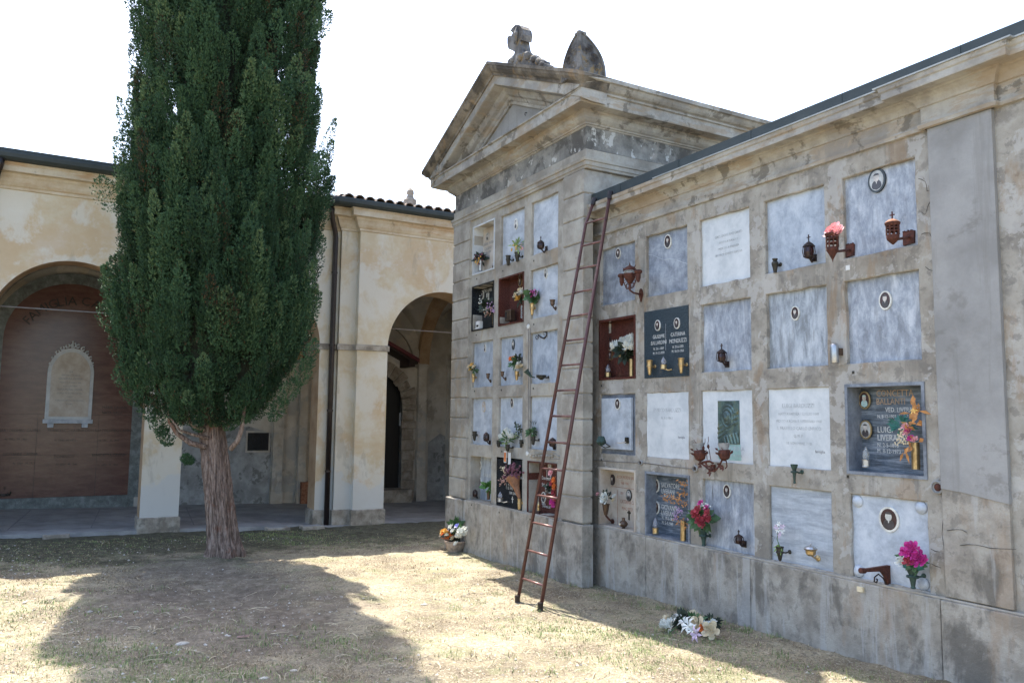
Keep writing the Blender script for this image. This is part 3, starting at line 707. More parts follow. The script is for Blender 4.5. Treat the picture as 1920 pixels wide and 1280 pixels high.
# row three
s = slab(0, 2, 'marble_recess_grey', 0.03)
m_ = MB().box(-8.19, -7.60, SY - 0.06, SY - 0.02, 1.635, 2.255).build('raised_panel', 'marble_pale', s, bevel=0.006)
x, z = wp(1159, 757, SY - 0.06); full_portrait(x, SY - 0.06, z, 0.14, s)
s = slab(1, 2, 'marble_white', 0.012)
x, z = wp(1262, 772, WY + 0.012); text('inscription', 'ENRICO BARDUZZI', -6.98, WY + 0.012, z, 0.062, 'inscription_faint', s, sx=0.85)
text('inscription', 'N. 8-3-1862', -6.98, WY + 0.012, z - 0.08, 0.04, 'inscription_faint', s)
text('inscription', 'famiglia', -6.74, WY + 0.012, 1.80, 0.036, 'inscription_dark', s)
s = slab(2, 2, 'marble_white', 0.02); yy = WY + 0.02
x0, z1_ = wp(1347, 752, yy); x1, z0_ = wp(1387, 832, yy)
# green bronze bas-relief of a veiled figure
def relief(x0, x1, z0, z1, y, parent):
    n, m = 44, 84; V = []; F = []
    for i in range(n + 1):
        for j in range(m + 1):
            u = i / n; v = j / m
            d = 0.003
            cx_, cz_ = 0.47, 0.60
            rv = ((u - cx_) / 0.36) ** 2 + ((v - cz_) / 0.33) ** 2            # veil
            if rv < 1: d = max(d, 0.016 * math.sqrt(1 - rv) + 0.003 * math.sin(22 * math.sqrt(rv)))
            rf = ((u - 0.42) / 0.14) ** 2 + ((v - 0.63) / 0.125) ** 2          # face
            if rf < 1: d = max(d, 0.014 + 0.014 * math.sqrt(1 - rf) + 0.003 * math.sin(30 * v) * math.sin(25 * u))
            rn = ((u - 0.43) / 0.025) ** 2 + ((v - 0.61) / 0.05) ** 2
            if rn < 1: d += 0.008 * (1 - rn)
            fold = v - (0.10 + 0.38 * u)                                        # drapery folds
            if 0 < fold < 0.34 and rv > 0.35: d = max(d, 0.008 + 0.006 * math.sin((fold + 0.1 * u) * 55))
            if v < 0.12 + 0.16 * u and u > 0.25: d = max(d, 0.010 + 0.003 * math.sin(40 * u + 20 * v))
            V.append((x0 + (x1 - x0) * u, y - 0.006 - d, z0 + (z1 - z0) * v))
    for i in range(n):
        for j in range(m):
            a = i * (m + 1) + j; F.append((a, a + m + 1, a + m + 2, a + 1))
    mb = MB(); mb.add(V, F); mb.box(x0 - 0.004, x1 + 0.004, y - 0.006, y, z0 - 0.004, z1 + 0.004)
    return mb.build('bronze_relief', 'relief_bronze', parent, smooth=True)
def rel_mat():
    t = NT('relief_bronze'); f = t.noise(7, 8, 0.7)
    c = t.ramp(f, [(0.40, (0.07, 0.10, 0.095)), (0.5, (0.13, 0.20, 0.185)), (0.58, (0.17, 0.18, 0.11)), (0.68, (0.22, 0.165, 0.09))])
    t.done(c, 0.4, 0.55, normal=t.bump(t.noise(40, 5, 0.6), 0.2, 0.003))
rel_mat()
relief(x0, x1, z0_, z1_, yy, s)
text('inscription', 'PITORINA', (x0 + x1) / 2 + 0.07, yy, z0_ - 0.07, 0.062, 'inscription_faint', s)
text('inscription', 'N. 1883  M. 1918', (x0 + x1) / 2 + 0.05, yy, z0_ - 0.13, 0.034, 'inscription_faint', s)
MB().prism([(x0 - 0.01, z0_ - 0.006), (x1 + 0.01, z0_ - 0.006), (x1 + 0.02, z0_ - 0.16), (x1 + 0.005, 1.60), (x0 + 0.0, 1.60), (x0 - 0.015, z0_ - 0.14)], yy - 0.0008, yy).build('verdigris_stain', 'green_stain', s)
s = slab(3, 2, 'marble_white', 0.02)
for i, (t_, sz) in enumerate((('LUIGI BARDUZZI', 0.056), ('NATO A FAENZA 1 LUGLIO 1848', 0.036), ('MORTO A ROMA IL 1 FEBBRAIO 1918', 0.036), ('IL FRATELLO CARLO ENRICO', 0.044), ('Q. M. P.', 0.038), ('18 NOVEMBRE 1918', 0.038))):
    text('inscription', t_, -5.155, yy, 2.125 - i * 0.068, sz, 'inscription_faint', s, sx=0.88)
text('inscription', 'famiglia', -4.92, yy, 1.72, 0.036, 'inscription_dark', s)
f, b = recess(4, 2, 'marble_recess_grey', 'marble_dark_band', rim=0.026, depth=0.20)
yb = b[2]
for px, py, h in ((1624, 750, 0.155), (1626, 805, 0.165)):
    x, z = wp(px, py, yb); full_portrait(x, yb - 0.012, z, h, f, coat='portrait_shirt' if py < 780 else 'portrait_coat', ground='portrait_ground_pale' if py > 780 else 'portrait_ground', rim='brass')
for px, py, t_, sz, al in ((1643, 741, 'CONCETTA', 0.078, 'LEFT'), (1643, 756, 'BALLANTI', 0.074, 'LEFT'), (1660, 770, 'VED. LIVERANI', 0.056, 'LEFT'), (1645, 781, 'N. 8-12-1903   M. 2-7-1986', 0.04, 'LEFT'),
                           (1645, 808, 'LUIGI', 0.074, 'LEFT'), (1645, 823, 'LIVERANI', 0.074, 'LEFT'), (1645, 835, 'N. 2-5-1898', 0.05, 'LEFT'), (1645, 846, 'M. 8-12-1973', 0.05, 'LEFT')):
    x, z = wp(px, py, yb); text('inscription', t_, x, yb, z - 0.01, sz, 'inscription_bronze' if py < 760 else 'inscription_pale', f, align='LEFT', sx=0.82)
# row four
f, b = recess(0, 3, 'marble_rosy', 'marble_rosy', rim=0.026, depth=0.20, rim_mat='marble_white'); yb = b[2]
x, z = wp(1149, 899, yb); full_portrait(x, yb, z, 0.135, f, rim='portrait_rim_black'); x, z = wp(1180, 928, yb); full_portrait(x, yb, z, 0.14, f, rim='portrait_rim_black', ground='portrait_ground_pale')
for px, py, t_, sz in ((1157, 896, 'ROSA MORINI SARTI', 0.058), (1164, 907, '1868 - 1946', 0.044), (1163, 926, '1893', 0.045), (1163, 942, 'CATERINA CAV.', 0.062), (1166, 955, 'PENCI SETTI', 0.055)):
    x, z = wp(px, py, yb); text('inscription', t_, x, yb, z, sz, 'inscription_red', f, align='LEFT', sx=0.72)
mb = MB(); x, z = wp(1180, 965, yb)
mb.box(x - 0.008, x + 0.008, yb - 0.01, yb, z - 0.06, z + 0.055); mb.box(x - 0.03, x - 0.008, yb - 0.01, yb, z + 0.02, z + 0.036); mb.box(x + 0.008, x + 0.03, yb - 0.01, yb, z + 0.02, z + 0.036)
mb.build('cross', 'bronze_dark', f)
mb = MB(); x, z = wp(1139, 909, yb); mb.box(x, b[1], yb - 0.003, yb, z - 0.01, z - 0.004); x, z = wp(1158, 915, yb); mb.box(x, x + 0.006, yb - 0.003, yb, b[3], z - 0.02)
mb.build('joint', 'inscription_red', f)
f, b = recess(1, 3, 'marble_recess_grey', 'marble_dark_band', rim=0.026, depth=0.18); yb = b[2]
for px, py in ((1231, 910), (1231, 951)):
    x, z = wp(px, py, yb); full_portrait(x, yb, z, 0.155, f, face='portrait_face')
for px, py, t_, sz in ((1240, 911, 'SALVATORE', 0.080), (1240, 922, 'LIVERANI', 0.078), (1245, 930, 'N. 21-2-1862', 0.05), (1240, 952, 'GIOVANNA', 0.080), (1240, 963, 'LIVERANI', 0.078), (1241, 971, 'N. 19-6-1868', 0.055), (1241, 980, 'M. 5-4-1949', 0.055)):
    x, z = wp(px, py, yb); text('inscription', t_, x, yb, z - 0.01, sz, 'inscription_pale', f, align='LEFT', sx=0.72)
s = slab(2, 3, 'marble_cloud', label='pale blue grave slab with diagonal veins and a small oval portrait'); x, z = wp(1364, 920, SY); full_portrait(x, SY, z, 0.14, s)
s = slab(3, 3, 'marble_horizontal', 0.03)
s = slab(4, 3, 'marble_pale', 0.03, label='pale lower grave slab with four round bosses in its corners'); yy = WY + 0.03
x, z = wp(1668, 973, yy); full_portrait(x, yy, z, 0.205, s, w=0.9, face='portrait_rim')
for px, py in ((1609, 939), (1728, 951), (1611, 1070), (1732, 1094)):
    x, z = wp(px, py, yy); MB().lathe((x, yy, z), [(0.05, -0.002), (0.05, 0.012), (0.042, 0.014), (0.036, 0.022), (0.02, 0.032), (0.0, 0.034)], 18, (0, -1, 0)).build('boss', 'marble_pale', s, smooth=True)
# second bay beyond the pilaster: plain slabs
for c in (5, 6, 7):
    for r in range(4): slab(c, r, ['marble_blue_grey', 'marble_cloud', 'marble_pale', 'marble_horizontal'][(c + r) % 4])
# small square tags, holes, medallions, wire
for px, py in ((1128, 723), (1128, 862), (1600, 698), (1590, 893)):
    x, z = wp(px, py, WY); MB().box(x - 0.011, x + 0.011, WY - 0.003, WY, z - 0.012, z + 0.012).build('number_tag', 'bronze_dark', wall)
x, z = wp(1590, 502, WY); MB().box(x - 0.02, x + 0.02, WY - 0.004, WY, z - 0.022, z + 0.022).build('number_tag', 'ceramic_white', wall)
x, z = wp(1614, 1104, 5.90); MB().box(x - 0.028, x + 0.028, 5.885, 5.905, z - 0.02, z + 0.02).build('number_tag', 'petal_cream', wall)
for px, py, r_ in ((1203, 867, 0.030), (1305, 878, 0.036), (1760, 913, 0.052)):
    x, z = wp(px, py, WY); j = MB().lathe((x, WY, z), [(r_, -0.002), (r_, 0.02), (r_ * 0.8, 0.026), (r_ * 0.78, 0.012), (0.0, 0.012)], 18, (0, -1, 0)).build('junction_box', 'grey_patch_cement', wall, smooth=False)
    MB().lathe((x, WY - 0.012, z), [(r_ * 0.6, 0.0), (r_ * 0.4, 0.01), (0, 0.012)], 10, (0, -1, 0)).build('fitting', 'rust_iron' if r_ > 0.05 else 'dark_iron', j)
pts = [(1000, 858), (1040, 860), (1100, 862), (1126, 863), (1160, 866), (1200, 867)]
mb = MB(); P_ = []
for i, (a, b_) in enumerate(pts):
    yq = KYQ = 5.685 if a < 1100 else WY - 0.006
    if a < 1100: yq = 5.655
    x, z = wp(a, b_, yq); P_.append((x, yq, z))
mb.tube(P_, 0.004, 5)
x, z = wp(1203, 867, WY - 0.005)
mb.tube([(x, WY - 0.005, z), (x + 0.5, WY - 0.005, z - 0.015), (x + 0.9, WY - 0.005, z - 0.02)], 0.004, 5)
for px, py in ((1336, 955), (1338, 1000)): pass
mb.build('cable', 'wire_grey', wall, smooth=True)
# dark settlement cracks in the render
mb = MB()
for pts in ([(1722, 335), (1735, 341), (1738, 358), (1751, 357)], [(1750, 366), (1735, 402), (1728, 398)], [(1727, 440), (1743, 437), (1756, 462), (1770, 470)], [(1735, 500), (1748, 508), (1762, 497)],
            [(1768, 940), (1766, 1000), (1772, 1060), (1774, 1110)], [(1745, 1028), (1762, 1034)], [(1746, 1056), (1765, 1064)], [(1776, 994), (1795, 992), (1812, 997)], [(1800, 1022), (1830, 1021), (1856, 1027), (1905, 1029)],
            [(1337, 905), (1335, 940), (1340, 980)], [(1445, 1002), (1452, 1006), (1447, 1020)]):
    yq = WY - 0.036 if pts[0][0] > 1770 else WY - 0.001
    P_ = []
    for i, (a, b_) in enumerate(pts):
        x, z = wp(a, b_, yq); P_.append((x, yq, z))
        if i < len(pts) - 1:
            x2, z2 = wp((a + pts[i + 1][0]) / 2 + R.uniform(-2, 2), (b_ + pts[i + 1][1]) / 2 + R.uniform(-2, 2), yq); P_.append((x2, yq, z2))
    mb.tube(P_, [0.0022 + 0.001 * math.sin(i * 2.1) for i in range(len(P_))], 4)
mb.build('crack', 'crack_dark', wall)

# ------------------------------------------------------------------ the chapel-like block with five rows
KX = [(-11.36, -10.645), (-10.465, -9.745), (-9.565, -8.85)]
KZ = [(0.72, 1.405), (1.575, 2.305), (2.465, 3.185), (3.37, 4.07), (4.27, 5.04)]
KY = 5.70
XL, XR = -12.02, -8.19
chapel = thing('grave_chapel', (-10.1, KY, 0.0), 'taller block of graves with a weathered stone pediment and dark roof ornaments', 'burial chapel')
mb = MB(); frame_grid(mb, -11.42, -8.66, 0.68, 5.20, [(a, b, c, d) for a, b in KX for c, d in KZ], KY, 0.26, seed=4)
mb.build('wall_frame', 'chapel_render', chapel)
mb = MB(); mb.box(XL + 0.02, XR - 0.26, 6.0, 12.0, -0.3, 4.69); mb.box(XL + 0.02, XR - 0.02, 6.0, 12.0, 4.69, 5.7); mb.box(XL + 0.02, XL + 0.6, KY + 0.0, 6.0, -0.3, 5.7); mb.box(XR - 0.47, XR - 0.02, KY + 0.0, 5.79, -0.3, 5.7); mb.box(XR - 0.47, XR - 0.26, 5.79, 6.0, -0.3, 4.69); mb.box(XR - 0.47, XR - 0.02, 5.79, 6.0, 4.69, 5.7)
mb.build('wall', 'chapel_render', chapel)
# corner blocks with dark joints
for side, (xa, xb) in (('L', (XL, -11.42)), ('R', (-8.66, XR))):
    mb = MB(); n = 14; h = (5.17 - 0.72) / n
    for k in range(n):
        z0 = 0.72 + k * h; j = 0.006
        a_, b_, y0, y1 = xa, xb, 5.655, (6.3 if side == 'L' else (6.10 if z0 > 4.5 else 5.80))
        e = 0.012
        # block with chamfered top and bottom arrises
        P = [(y0 + e, z0 + j), (y0, z0 + j + e), (y0, z0 + h - j - e), (y0 + e, z0 + h - j)]
        if side == 'R':
            ring = [(a_, 0), (b_ - e, 0), (b_, 1)]
        vs_ = []
        for (yy_, zz_), in_ in zip(P, (e, 0, 0, e)):
            vs_ += [(a_, yy_, zz_), (b_ - in_ if side == 'R' else b_, yy_, zz_), (b_ - in_ if side == 'R' else b_, y1, zz_), (a_, y1, zz_)]
        fs = []
        for i in range(3):
            for q in range(4): fs.append((i * 4 + q, i * 4 + (q + 1) % 4, (i + 1) * 4 + (q + 1) % 4, (i + 1) * 4 + q))
        fs += [(0, 1, 2, 3), (15, 14, 13, 12)]
        mb.add(vs_, fs)
    mb.build('corner_blocks', 'chapel_render', chapel)
    MB().box(xa + 0.012, xb - 0.014, 5.672, 5.785, 0.72, 5.17).build('joint_backing', 'wall_cement', chapel)
# plinth
mb = MB(); mb.box(-12.07, -11.47, 5.615, 6.3, -0.4, 0.71); mb.box(-11.465, -8.75, 5.645, 6.1, -0.4, 0.71); mb.box(-8.745, XR + 0.03, 5.625, 5.80, -0.35, 0.71)
mb.build('plinth', 'plinth_cement', chapel, bevel=0.012)
MB().box(-11.42, -8.66, 5.66, 5.80, 0.71, 0.722).build('ledge', 'chapel_render', chapel)
# architrave, frieze, cornice round three sides
path = [(XL, 12.0), (XL, KY), (XR, KY), (XR, 12.0)]
mb = MB(); mb.sweep([(0.0, 5.165), (0.035, 5.17), (0.04, 5.20), (0.052, 5.205), (0.056, 5.255), (0.07, 5.262), (0.075, 5.30), (0.03, 5.305), (0.03, 5.42), (0.0, 5.43)], path)
mb.build('architrave', 'chapel_render', chapel)
mb = MB(); mb.sweep([(0.0, 5.42), (0.018, 5.43), (0.018, 5.72), (0.0, 5.72)], path); mb.build('frieze', 'frieze_render', chapel)
mb = MB(); mb.sweep([(0.0, 5.715), (0.03, 5.72), (0.035, 5.735), (0.055, 5.74), (0.06, 5.755), (0.085, 5.77), (0.115, 5.80), (0.13, 5.845), (0.15, 5.86), (0.155, 5.885), (0.30, 5.895), (0.315, 5.885), (0.32, 5.90), (0.32, 6.02), (0.345, 6.03), (0.345, 6.045), (0.0, 6.06)], path)
mb.build('cornice', 'cornice_stone', chapel)
# eaves mouldings on the two long sides
for s_, pth in (('L', [(XL, 12.0), (XL, KY - 0.36)]), ('R', [(XR, KY - 0.36), (XR, 12.0)])):
    mb = MB(); mb.sweep([(0.0, 6.05), (0.335, 6.048), (0.34, 6.06), (0.375, 6.075), (0.40, 6.10), (0.425, 6.14), (0.455, 6.15), (0.46, 6.20), (0.0, 6.235)], pth)
    mb.build('eaves_moulding', 'pediment_stone' if s_ == 'L' else 'cornice_stone', chapel)
# raking cornices of the pediment
AX, AZ, EZ = (XL + XR) / 2, 7.235, 6.195
EXL, EXR = XL - 0.462, XR + 0.462
def rake(prof, mat, name):
    """profile (y, dz) carried along both slopes, cut plumb at eaves and mitred at the apex"""
    mb = MB()
    for ex in (EXL, EXR):
        n = len(prof); vs_ = []
        for (y_, dz, inset) in prof:
            t = inset / abs(ex - AX)
            xe = ex + (AX - ex) * t; ze = EZ + (AZ - EZ) * t
            vs_.append((xe, y_, ze + dz))
        for (y_, dz, inset) in prof: vs_.append((AX, y_, AZ + dz))
        fs = [(k, (k + 1) % n, n + (k + 1) % n, n + k) for k in range(n)] + [tuple(range(n)), tuple(range(n, 2 * n))[::-1]]
        mb.add(vs_, fs)
    return mb.build(name, mat, chapel)
rake([(5.235, 0.0, 0), (5.235, -0.045, 0), (5.25, -0.055, 0.0), (5.26, -0.085, 0.03), (5.30, -0.13, 0.05), (5.335, -0.155, 0.08), (5.345, -0.19, 0.09), (5.75, -0.19, 0.09), (5.75, 0.0, 0)], 'sima_stone', 'raking_cornice')
rake([(5.365, -0.19, 0.1), (5.365, -0.32, 0.1), (5.385, -0.33, 0.1), (5.53, -0.345, 0.1), (5.75, -0.345, 0.1), (5.75, -0.19, 0.1)], 'cornice_stone', 'raking_fascia')
rake([(5.53, -0.345, 0.35), (5.54, -0.385, 0.35), (5.57, -0.43, 0.35), (5.62, -0.455, 0.35), (5.64, -0.50, 0.35), (5.655, -0.51, 0.4), (5.655, -0.56, 0.45), (5.75, -0.56, 0.45), (5.75, -0.345, 0.35)], 'cornice_stone', 'raking_bed_moulding')
MB().prism([(XL + 0.1, 6.03), (XR - 0.1, 6.03), (AX, 6.98)], 5.69, 5.95, 'xz').build('tympanum', 'grey_patch_cement', chapel)
mb = MB(); x, z = wp(988, 214, 5.69); mb.tube([(x, 5.69, z + .02), (x, 5.66, z + 0.015), (x, 5.655, z - 0.02), (x, 5.67, z - 0.025)], 0.006, 6); mb.build('hook', 'dark_iron', chapel)
# roof slabs
mb = MB()
for ex in (EXL + 0.012, EXR - 0.012):
    q = [(ex, 5.262, EZ + 0.006), (AX, 5.262, AZ + 0.006), (AX, 12.4, AZ + 0.002), (ex, 12.4, EZ + 0.002)]
    mb.add([*q, *[(a, b_, c - 0.03) for a, b_, c in q]], [(0, 1, 2, 3), (7, 6, 5, 4), (0, 4, 5, 1), (1, 5, 6, 2), (2, 6, 7, 3), (3, 7, 4, 0)])
mb.build('roof', 'frieze_render', chapel)
# corner ornament: two carved half-lancet faces meeting at the corner
def ornament_corner(xc, yc, z0, w_, h, host, sgn=1):
    mb = MB(); n = 12
    prof = [(max(w_ * (1 - t ** 2.5) ** 0.8, 0.002), z0 + h * t) for t in np.linspace(0, 1, n)]
    prof = [(w_, z0 - 0.0)] + prof
    poly1 = [(xc - sgn * d, z) for d, z in prof] + [(xc, z0)]
    mb.prism(poly1, yc, yc + 0.11, 'xz')
    poly2 = [(yc + 0.001 + d, z) for d, z in prof] + [(yc + 0.001, z0)]
    mb.prism(poly2, xc - sgn * 0.11, xc + sgn * 0.004, 'yz')
    # raised rims and foliage carving
    for k in range(len(prof) - 1):
        (d0, a0), (d1, a1) = prof[k], prof[k + 1]
        mb.tube([(xc - sgn * d0 * 0.93, yc, a0 - 0.01), (xc - sgn * d1 * 0.93, yc, a1 - 0.01)], 0.015, 5)
        mb.tube([(xc + sgn * 0.004, yc + d0 * 0.93, a0 - 0.01), (xc + sgn * 0.004, yc + d1 * 0.93, a1 - 0.01)], 0.015, 5)
    mb.tube([(xc, yc, z0 + 0.0), (xc, yc, z0 + h * 0.97)], 0.03, 6)
    for cx_, cz_, r_ in ((0.21, 0.22, 0.06), (0.10, 0.12, 0.055), (0.26, 0.10, 0.045), (0.10, 0.28, 0.045), (0.16, 0.33, 0.035)):
        for t0 in (0.0, 2.1):
            sp = [(cx_ + r_ * (1 - t / 7) * math.cos(t + t0), z0 + cz_ + r_ * (1 - t / 7) * math.sin(t + t0)) for t in np.linspace(0, 5, 10)]
            mb.tube([(xc - sgn * a, yc - 0.002, b_) for a, b_ in sp], 0.015, 4)
            mb.tube([(xc + sgn * 0.006, yc + a, b_) for a, b_ in sp], 0.015, 4)
    return mb.build('corner_ornament', 'dark_finial_stone', host)
ornament_corner(EXR - 0.04, 5.29, 6.20, 0.40, 0.52, chapel)
# broken crest on the ridge: base of stepped scrolls carrying what is left of a palmette
def crest():
    mb = MB(); yq = 5.55
    O = [(950, 121), (953, 112), (958, 108), (963, 103), (965, 98), (960, 95), (953, 92), (951, 82), (951, 71), (954, 67), (958, 68), (961, 62), (957, 58), (960, 53), (966, 47), (973, 47), (979, 54), (981, 64), (979, 76), (975, 75), (976, 84), (979, 97), (985, 101), (992, 100), (996, 103), (999, 107), (1004, 107), (1008, 112), (1013, 112), (1014, 117), (1020, 119), (1020, 125), (985, 128)]
    P = [wp(a, b_, yq) for a, b_ in O]
    P = [(a, b_) for a, b_ in P]
    mb.prism(P, yq, yq + 0.16, 'xz')
    for px, py, r_ in ((990, 105, 0.075), (1001, 111, 0.06), (1009, 116, 0.05), (1016, 121, 0.045), (976, 108, 0.07), (962, 112, 0.05)):
        a, b_ = wp(px, py, yq); mb.sphere((a, yq - 0.0, b_), r_, 8, (1, 0.9, 0.9))
    a, b_ = wp(970, 62, yq); mb.tube([(a - 0.03, yq - 0.01, b_ - 0.16), (a + 0.02, yq - 0.03, b_ - 0.02), (a + 0.0, yq - 0.01, b_ + 0.08)], [0.03, 0.035, 0.015], 6)
    a0, z0 = wp(950, 123, yq); a1, z1 = wp(1020, 128, yq)
    mb.prism([(a0 - 0.02, z0 + 0.01), (a1 + 0.02, z1 + 0.01), (a1 + 0.02, z1 - 0.25), (AX, 7.0), (a0 - 0.02, z0 - 0.15)], yq - 0.03, yq + 0.22, 'xz')
    return mb.build('ridge_ornament', 'dark_finial_stone', chapel)
crest()

# chapel slabs
KSY = KY + 0.045
f, b = recess(0, 4, 'marble_white', 'marble_rosy', rim=0.022, depth=0.2, W=False); yb = b[2]
x, z = wp(915, 444, yb); full_portrait(x, yb, z, 0.14, f, rim='portrait_face', ground='portrait_ground_pale')
for i, (px, py) in enumerate(((916, 459), (915, 468), (915, 475), (916, 483))):
    x, z = wp(px, py, yb); text('inscription', ('ANNA MARIA', 'CASADIO', '1871 - 1939', 'PACE')[i], x, yb, z, 0.07 if i < 2 else 0.05, 'inscription_dim', f, sx=0.8)
s = slab(1, 4, 'marble_pale', W=False); x, z = wp(968, 420, KSY); full_portrait(x, KSY, z, 0.17, s, ground='portrait_rim', w=0.6)
s = slab(2, 4, 'marble_pale', W=False)
f, b = recess(0, 3, 'granite_black', 'granite_black', rim=0.02, depth=0.2, W=False); yb = b[2]
x, z = wp(905, 553, yb); full_portrait(x, yb, z, 0.14, f); x, z = wp(915, 556, yb); full_portrait(x, yb, z, 0.11, f, photo='rect', ground='portrait_ground_pale')
for i, (px, py) in enumerate(((913, 548), (916, 571))):
    x, z = wp(px, py, yb); text('inscription', ('PIETRO LAMA', '1899 - 1971')[i], x, yb, z, 0.075, 'inscription_pale', f, sx=0.7)
f, b = recess(1, 3, 'granite_red', 'granite_red', rim=0.022, depth=0.2, W=False); yb = b[2]
x, z = wp(976, 528, yb); full_portrait(x, yb, z, 0.15, f, rim='brass', ground='portrait_ground')
s = slab(2, 3, 'marble_pale', W=False); x, z = wp(1024, 512, KSY); full_portrait(x, KSY, z, 0.15, s, ground='portrait_ground_pale', w=0.55)
s = slab(0, 2, 'marble_blue_grey', W=False); x, z = wp(910, 652, KSY); full_portrait(x, KSY, z, 0.13, s, ground='portrait_face', w=0.5)
s = slab(1, 2, 'marble_blue_grey', W=False); x, z = wp(963, 646, KSY); full_portrait(x, KSY, z, 0.15, s, rim='portrait_rim_black', ground='portrait_ground_pale', w=0.55)
s = slab(2, 2, 'marble_blue_grey', W=False)
s = slab(0, 1, 'marble_pale', W=False); x, z = wp(908, 762, KSY); full_portrait(x, KSY, z, 0.17, s, rim='marble_rosy', ground='marble_rosy', face='marble_rosy', coat='marble_pale', w=0.6)
s = slab(1, 1, 'marble_pale', W=False); x, z = wp(961, 755, KSY); full_portrait(x, KSY, z, 0.15, s, w=0.55)
s = slab(2, 1, 'marble_pale', W=False)
f, b = recess(0, 0, 'chapel_render', 'marble_streaky', rim=0.012, depth=0.22, W=False, proud=-0.01); yb = b[2]
for px, py in ((900, 872), (900, 903)):
    x, z = wp(px, py, yb); full_portrait(x, yb, z, 0.15, f)
for i in range(2):
    x, z = wp(915, 863 + 31 * i, yb); text('inscription', ('GINO BOSI', 'ELVIRA BOSI')[i], x, yb, z, 0.075, 'inscription_pale', f, sx=0.75)
s = slab(1, 0, 'granite_black', 0.0, W=False); yy = KY
for px, py, t_ in ((955, 911, '1.  9. 1910'), (955, 917, '7. 12. 1992'), (962, 927, 'FAM. RAVA'), (978, 898, 'RAVA')):
    x, z = wp(px, py, yy); text('inscription', t_, x, yy, z, 0.055, 'inscription_pale', s, sx=0.8)
x, z = wp(961, 937, yy); mb = MB(); mb.box(x - 0.006, x + 0.006, yy - 0.003, yy, z - 0.04, z + 0.05); mb.box(x - 0.03, x - 0.006, yy - 0.003, yy, z + 0.01, z + 0.02); mb.box(x + 0.006, x + 0.03, yy - 0.003, yy, z + 0.01, z + 0.02); mb.build('cross', 'inscription_pale', s)
f, b = recess(2, 0, 'granite_red', 'granite_red', rim=0.02, depth=0.2, W=False); yb = b[2]
x, z = wp(1032, 877, yb); full_portrait(x, yb, z, 0.13, f, photo='rect', rim='brass', ground='portrait_ground_pale')
x, z = wp(1030, 888, yb); full_portrait(x, yb, z, 0.13, f, photo='rect')
x, z = wp(1020, 932, yb); full_portrait(x, yb, z, 0.15, f)
for px, py, t_, sz in ((1016, 898, 'Domenico', 0.07), (1016, 911, 'Sebastiano', 0.07), (1022, 923, 'Rosa', 0.10), (1016, 945, 'Paola', 0.06), (1017, 950, 'Domenicali', 0.06), (1037, 950, 'N. 1921', 0.05)):
    x, z = wp(px, py, yb); text('inscription', t_, x, yb, z, sz, 'inscription_pale', f, align='LEFT', sx=0.75)
# little numbering holes and white ceramic discs of the chapel
for px, py in ((894, 523), (943, 508), (1001, 489), (893, 628), (1001, 608), (890, 733), (940, 731), (1000, 728), (941, 846), (884, 946), (936, 960), (994, 973)):
    yq = KY if py < 940 else 5.645
    x, z = wp(px, py, yq); MB().lathe((x, yq, z), [(0.014, -0.001), (0.014, 0.003), (0.009, 0.004), (0.0, 0.002)], 8, (0, -1, 0)).build('number_stud', 'bronze_dark', chapel)
for px, py in ((991, 612), (989, 850)):
    x, z = wp(px, py, KY); MB().lathe((x, KY, z), [(0.033, -0.001), (0.033, 0.01), (0.024, 0.014), (0.0, 0.015)], 14, (0, -1, 0)).build('junction_disc', 'ceramic_white', chapel)
mb = MB()
for xx in (991.5, 995.0): mb.tube([(wp(xx, 615, KY)[0], KY - 0.004, wp(xx, 615, KY)[1]), (wp(xx, 730, KY)[0], KY - 0.004, wp(xx, 730, KY)[1]), (wp(xx - 1, 848, KY)[0], KY - 0.004, wp(xx - 1, 848, KY)[1])], 0.005, 5)
mb.build('cable', 'wire_grey', chapel)
mb = MB(); mb.tube([(wp(a, b_, KY - 0.01)[0], KY - 0.012, wp(a, b_, KY - 0.01)[1]) for a, b_ in ((996, 852), (1010, 850), (1024, 847), (1036, 850), (1049, 856))], 0.006, 5)
for k in range(9):
    a, b_ = wp(997 + k * 5, 854.5 + (k % 2), KY); mb.sphere((a, KY - 0.01, b_), 0.022, 6)
mb.build('plaster_repair', 'chapel_render', chapel)
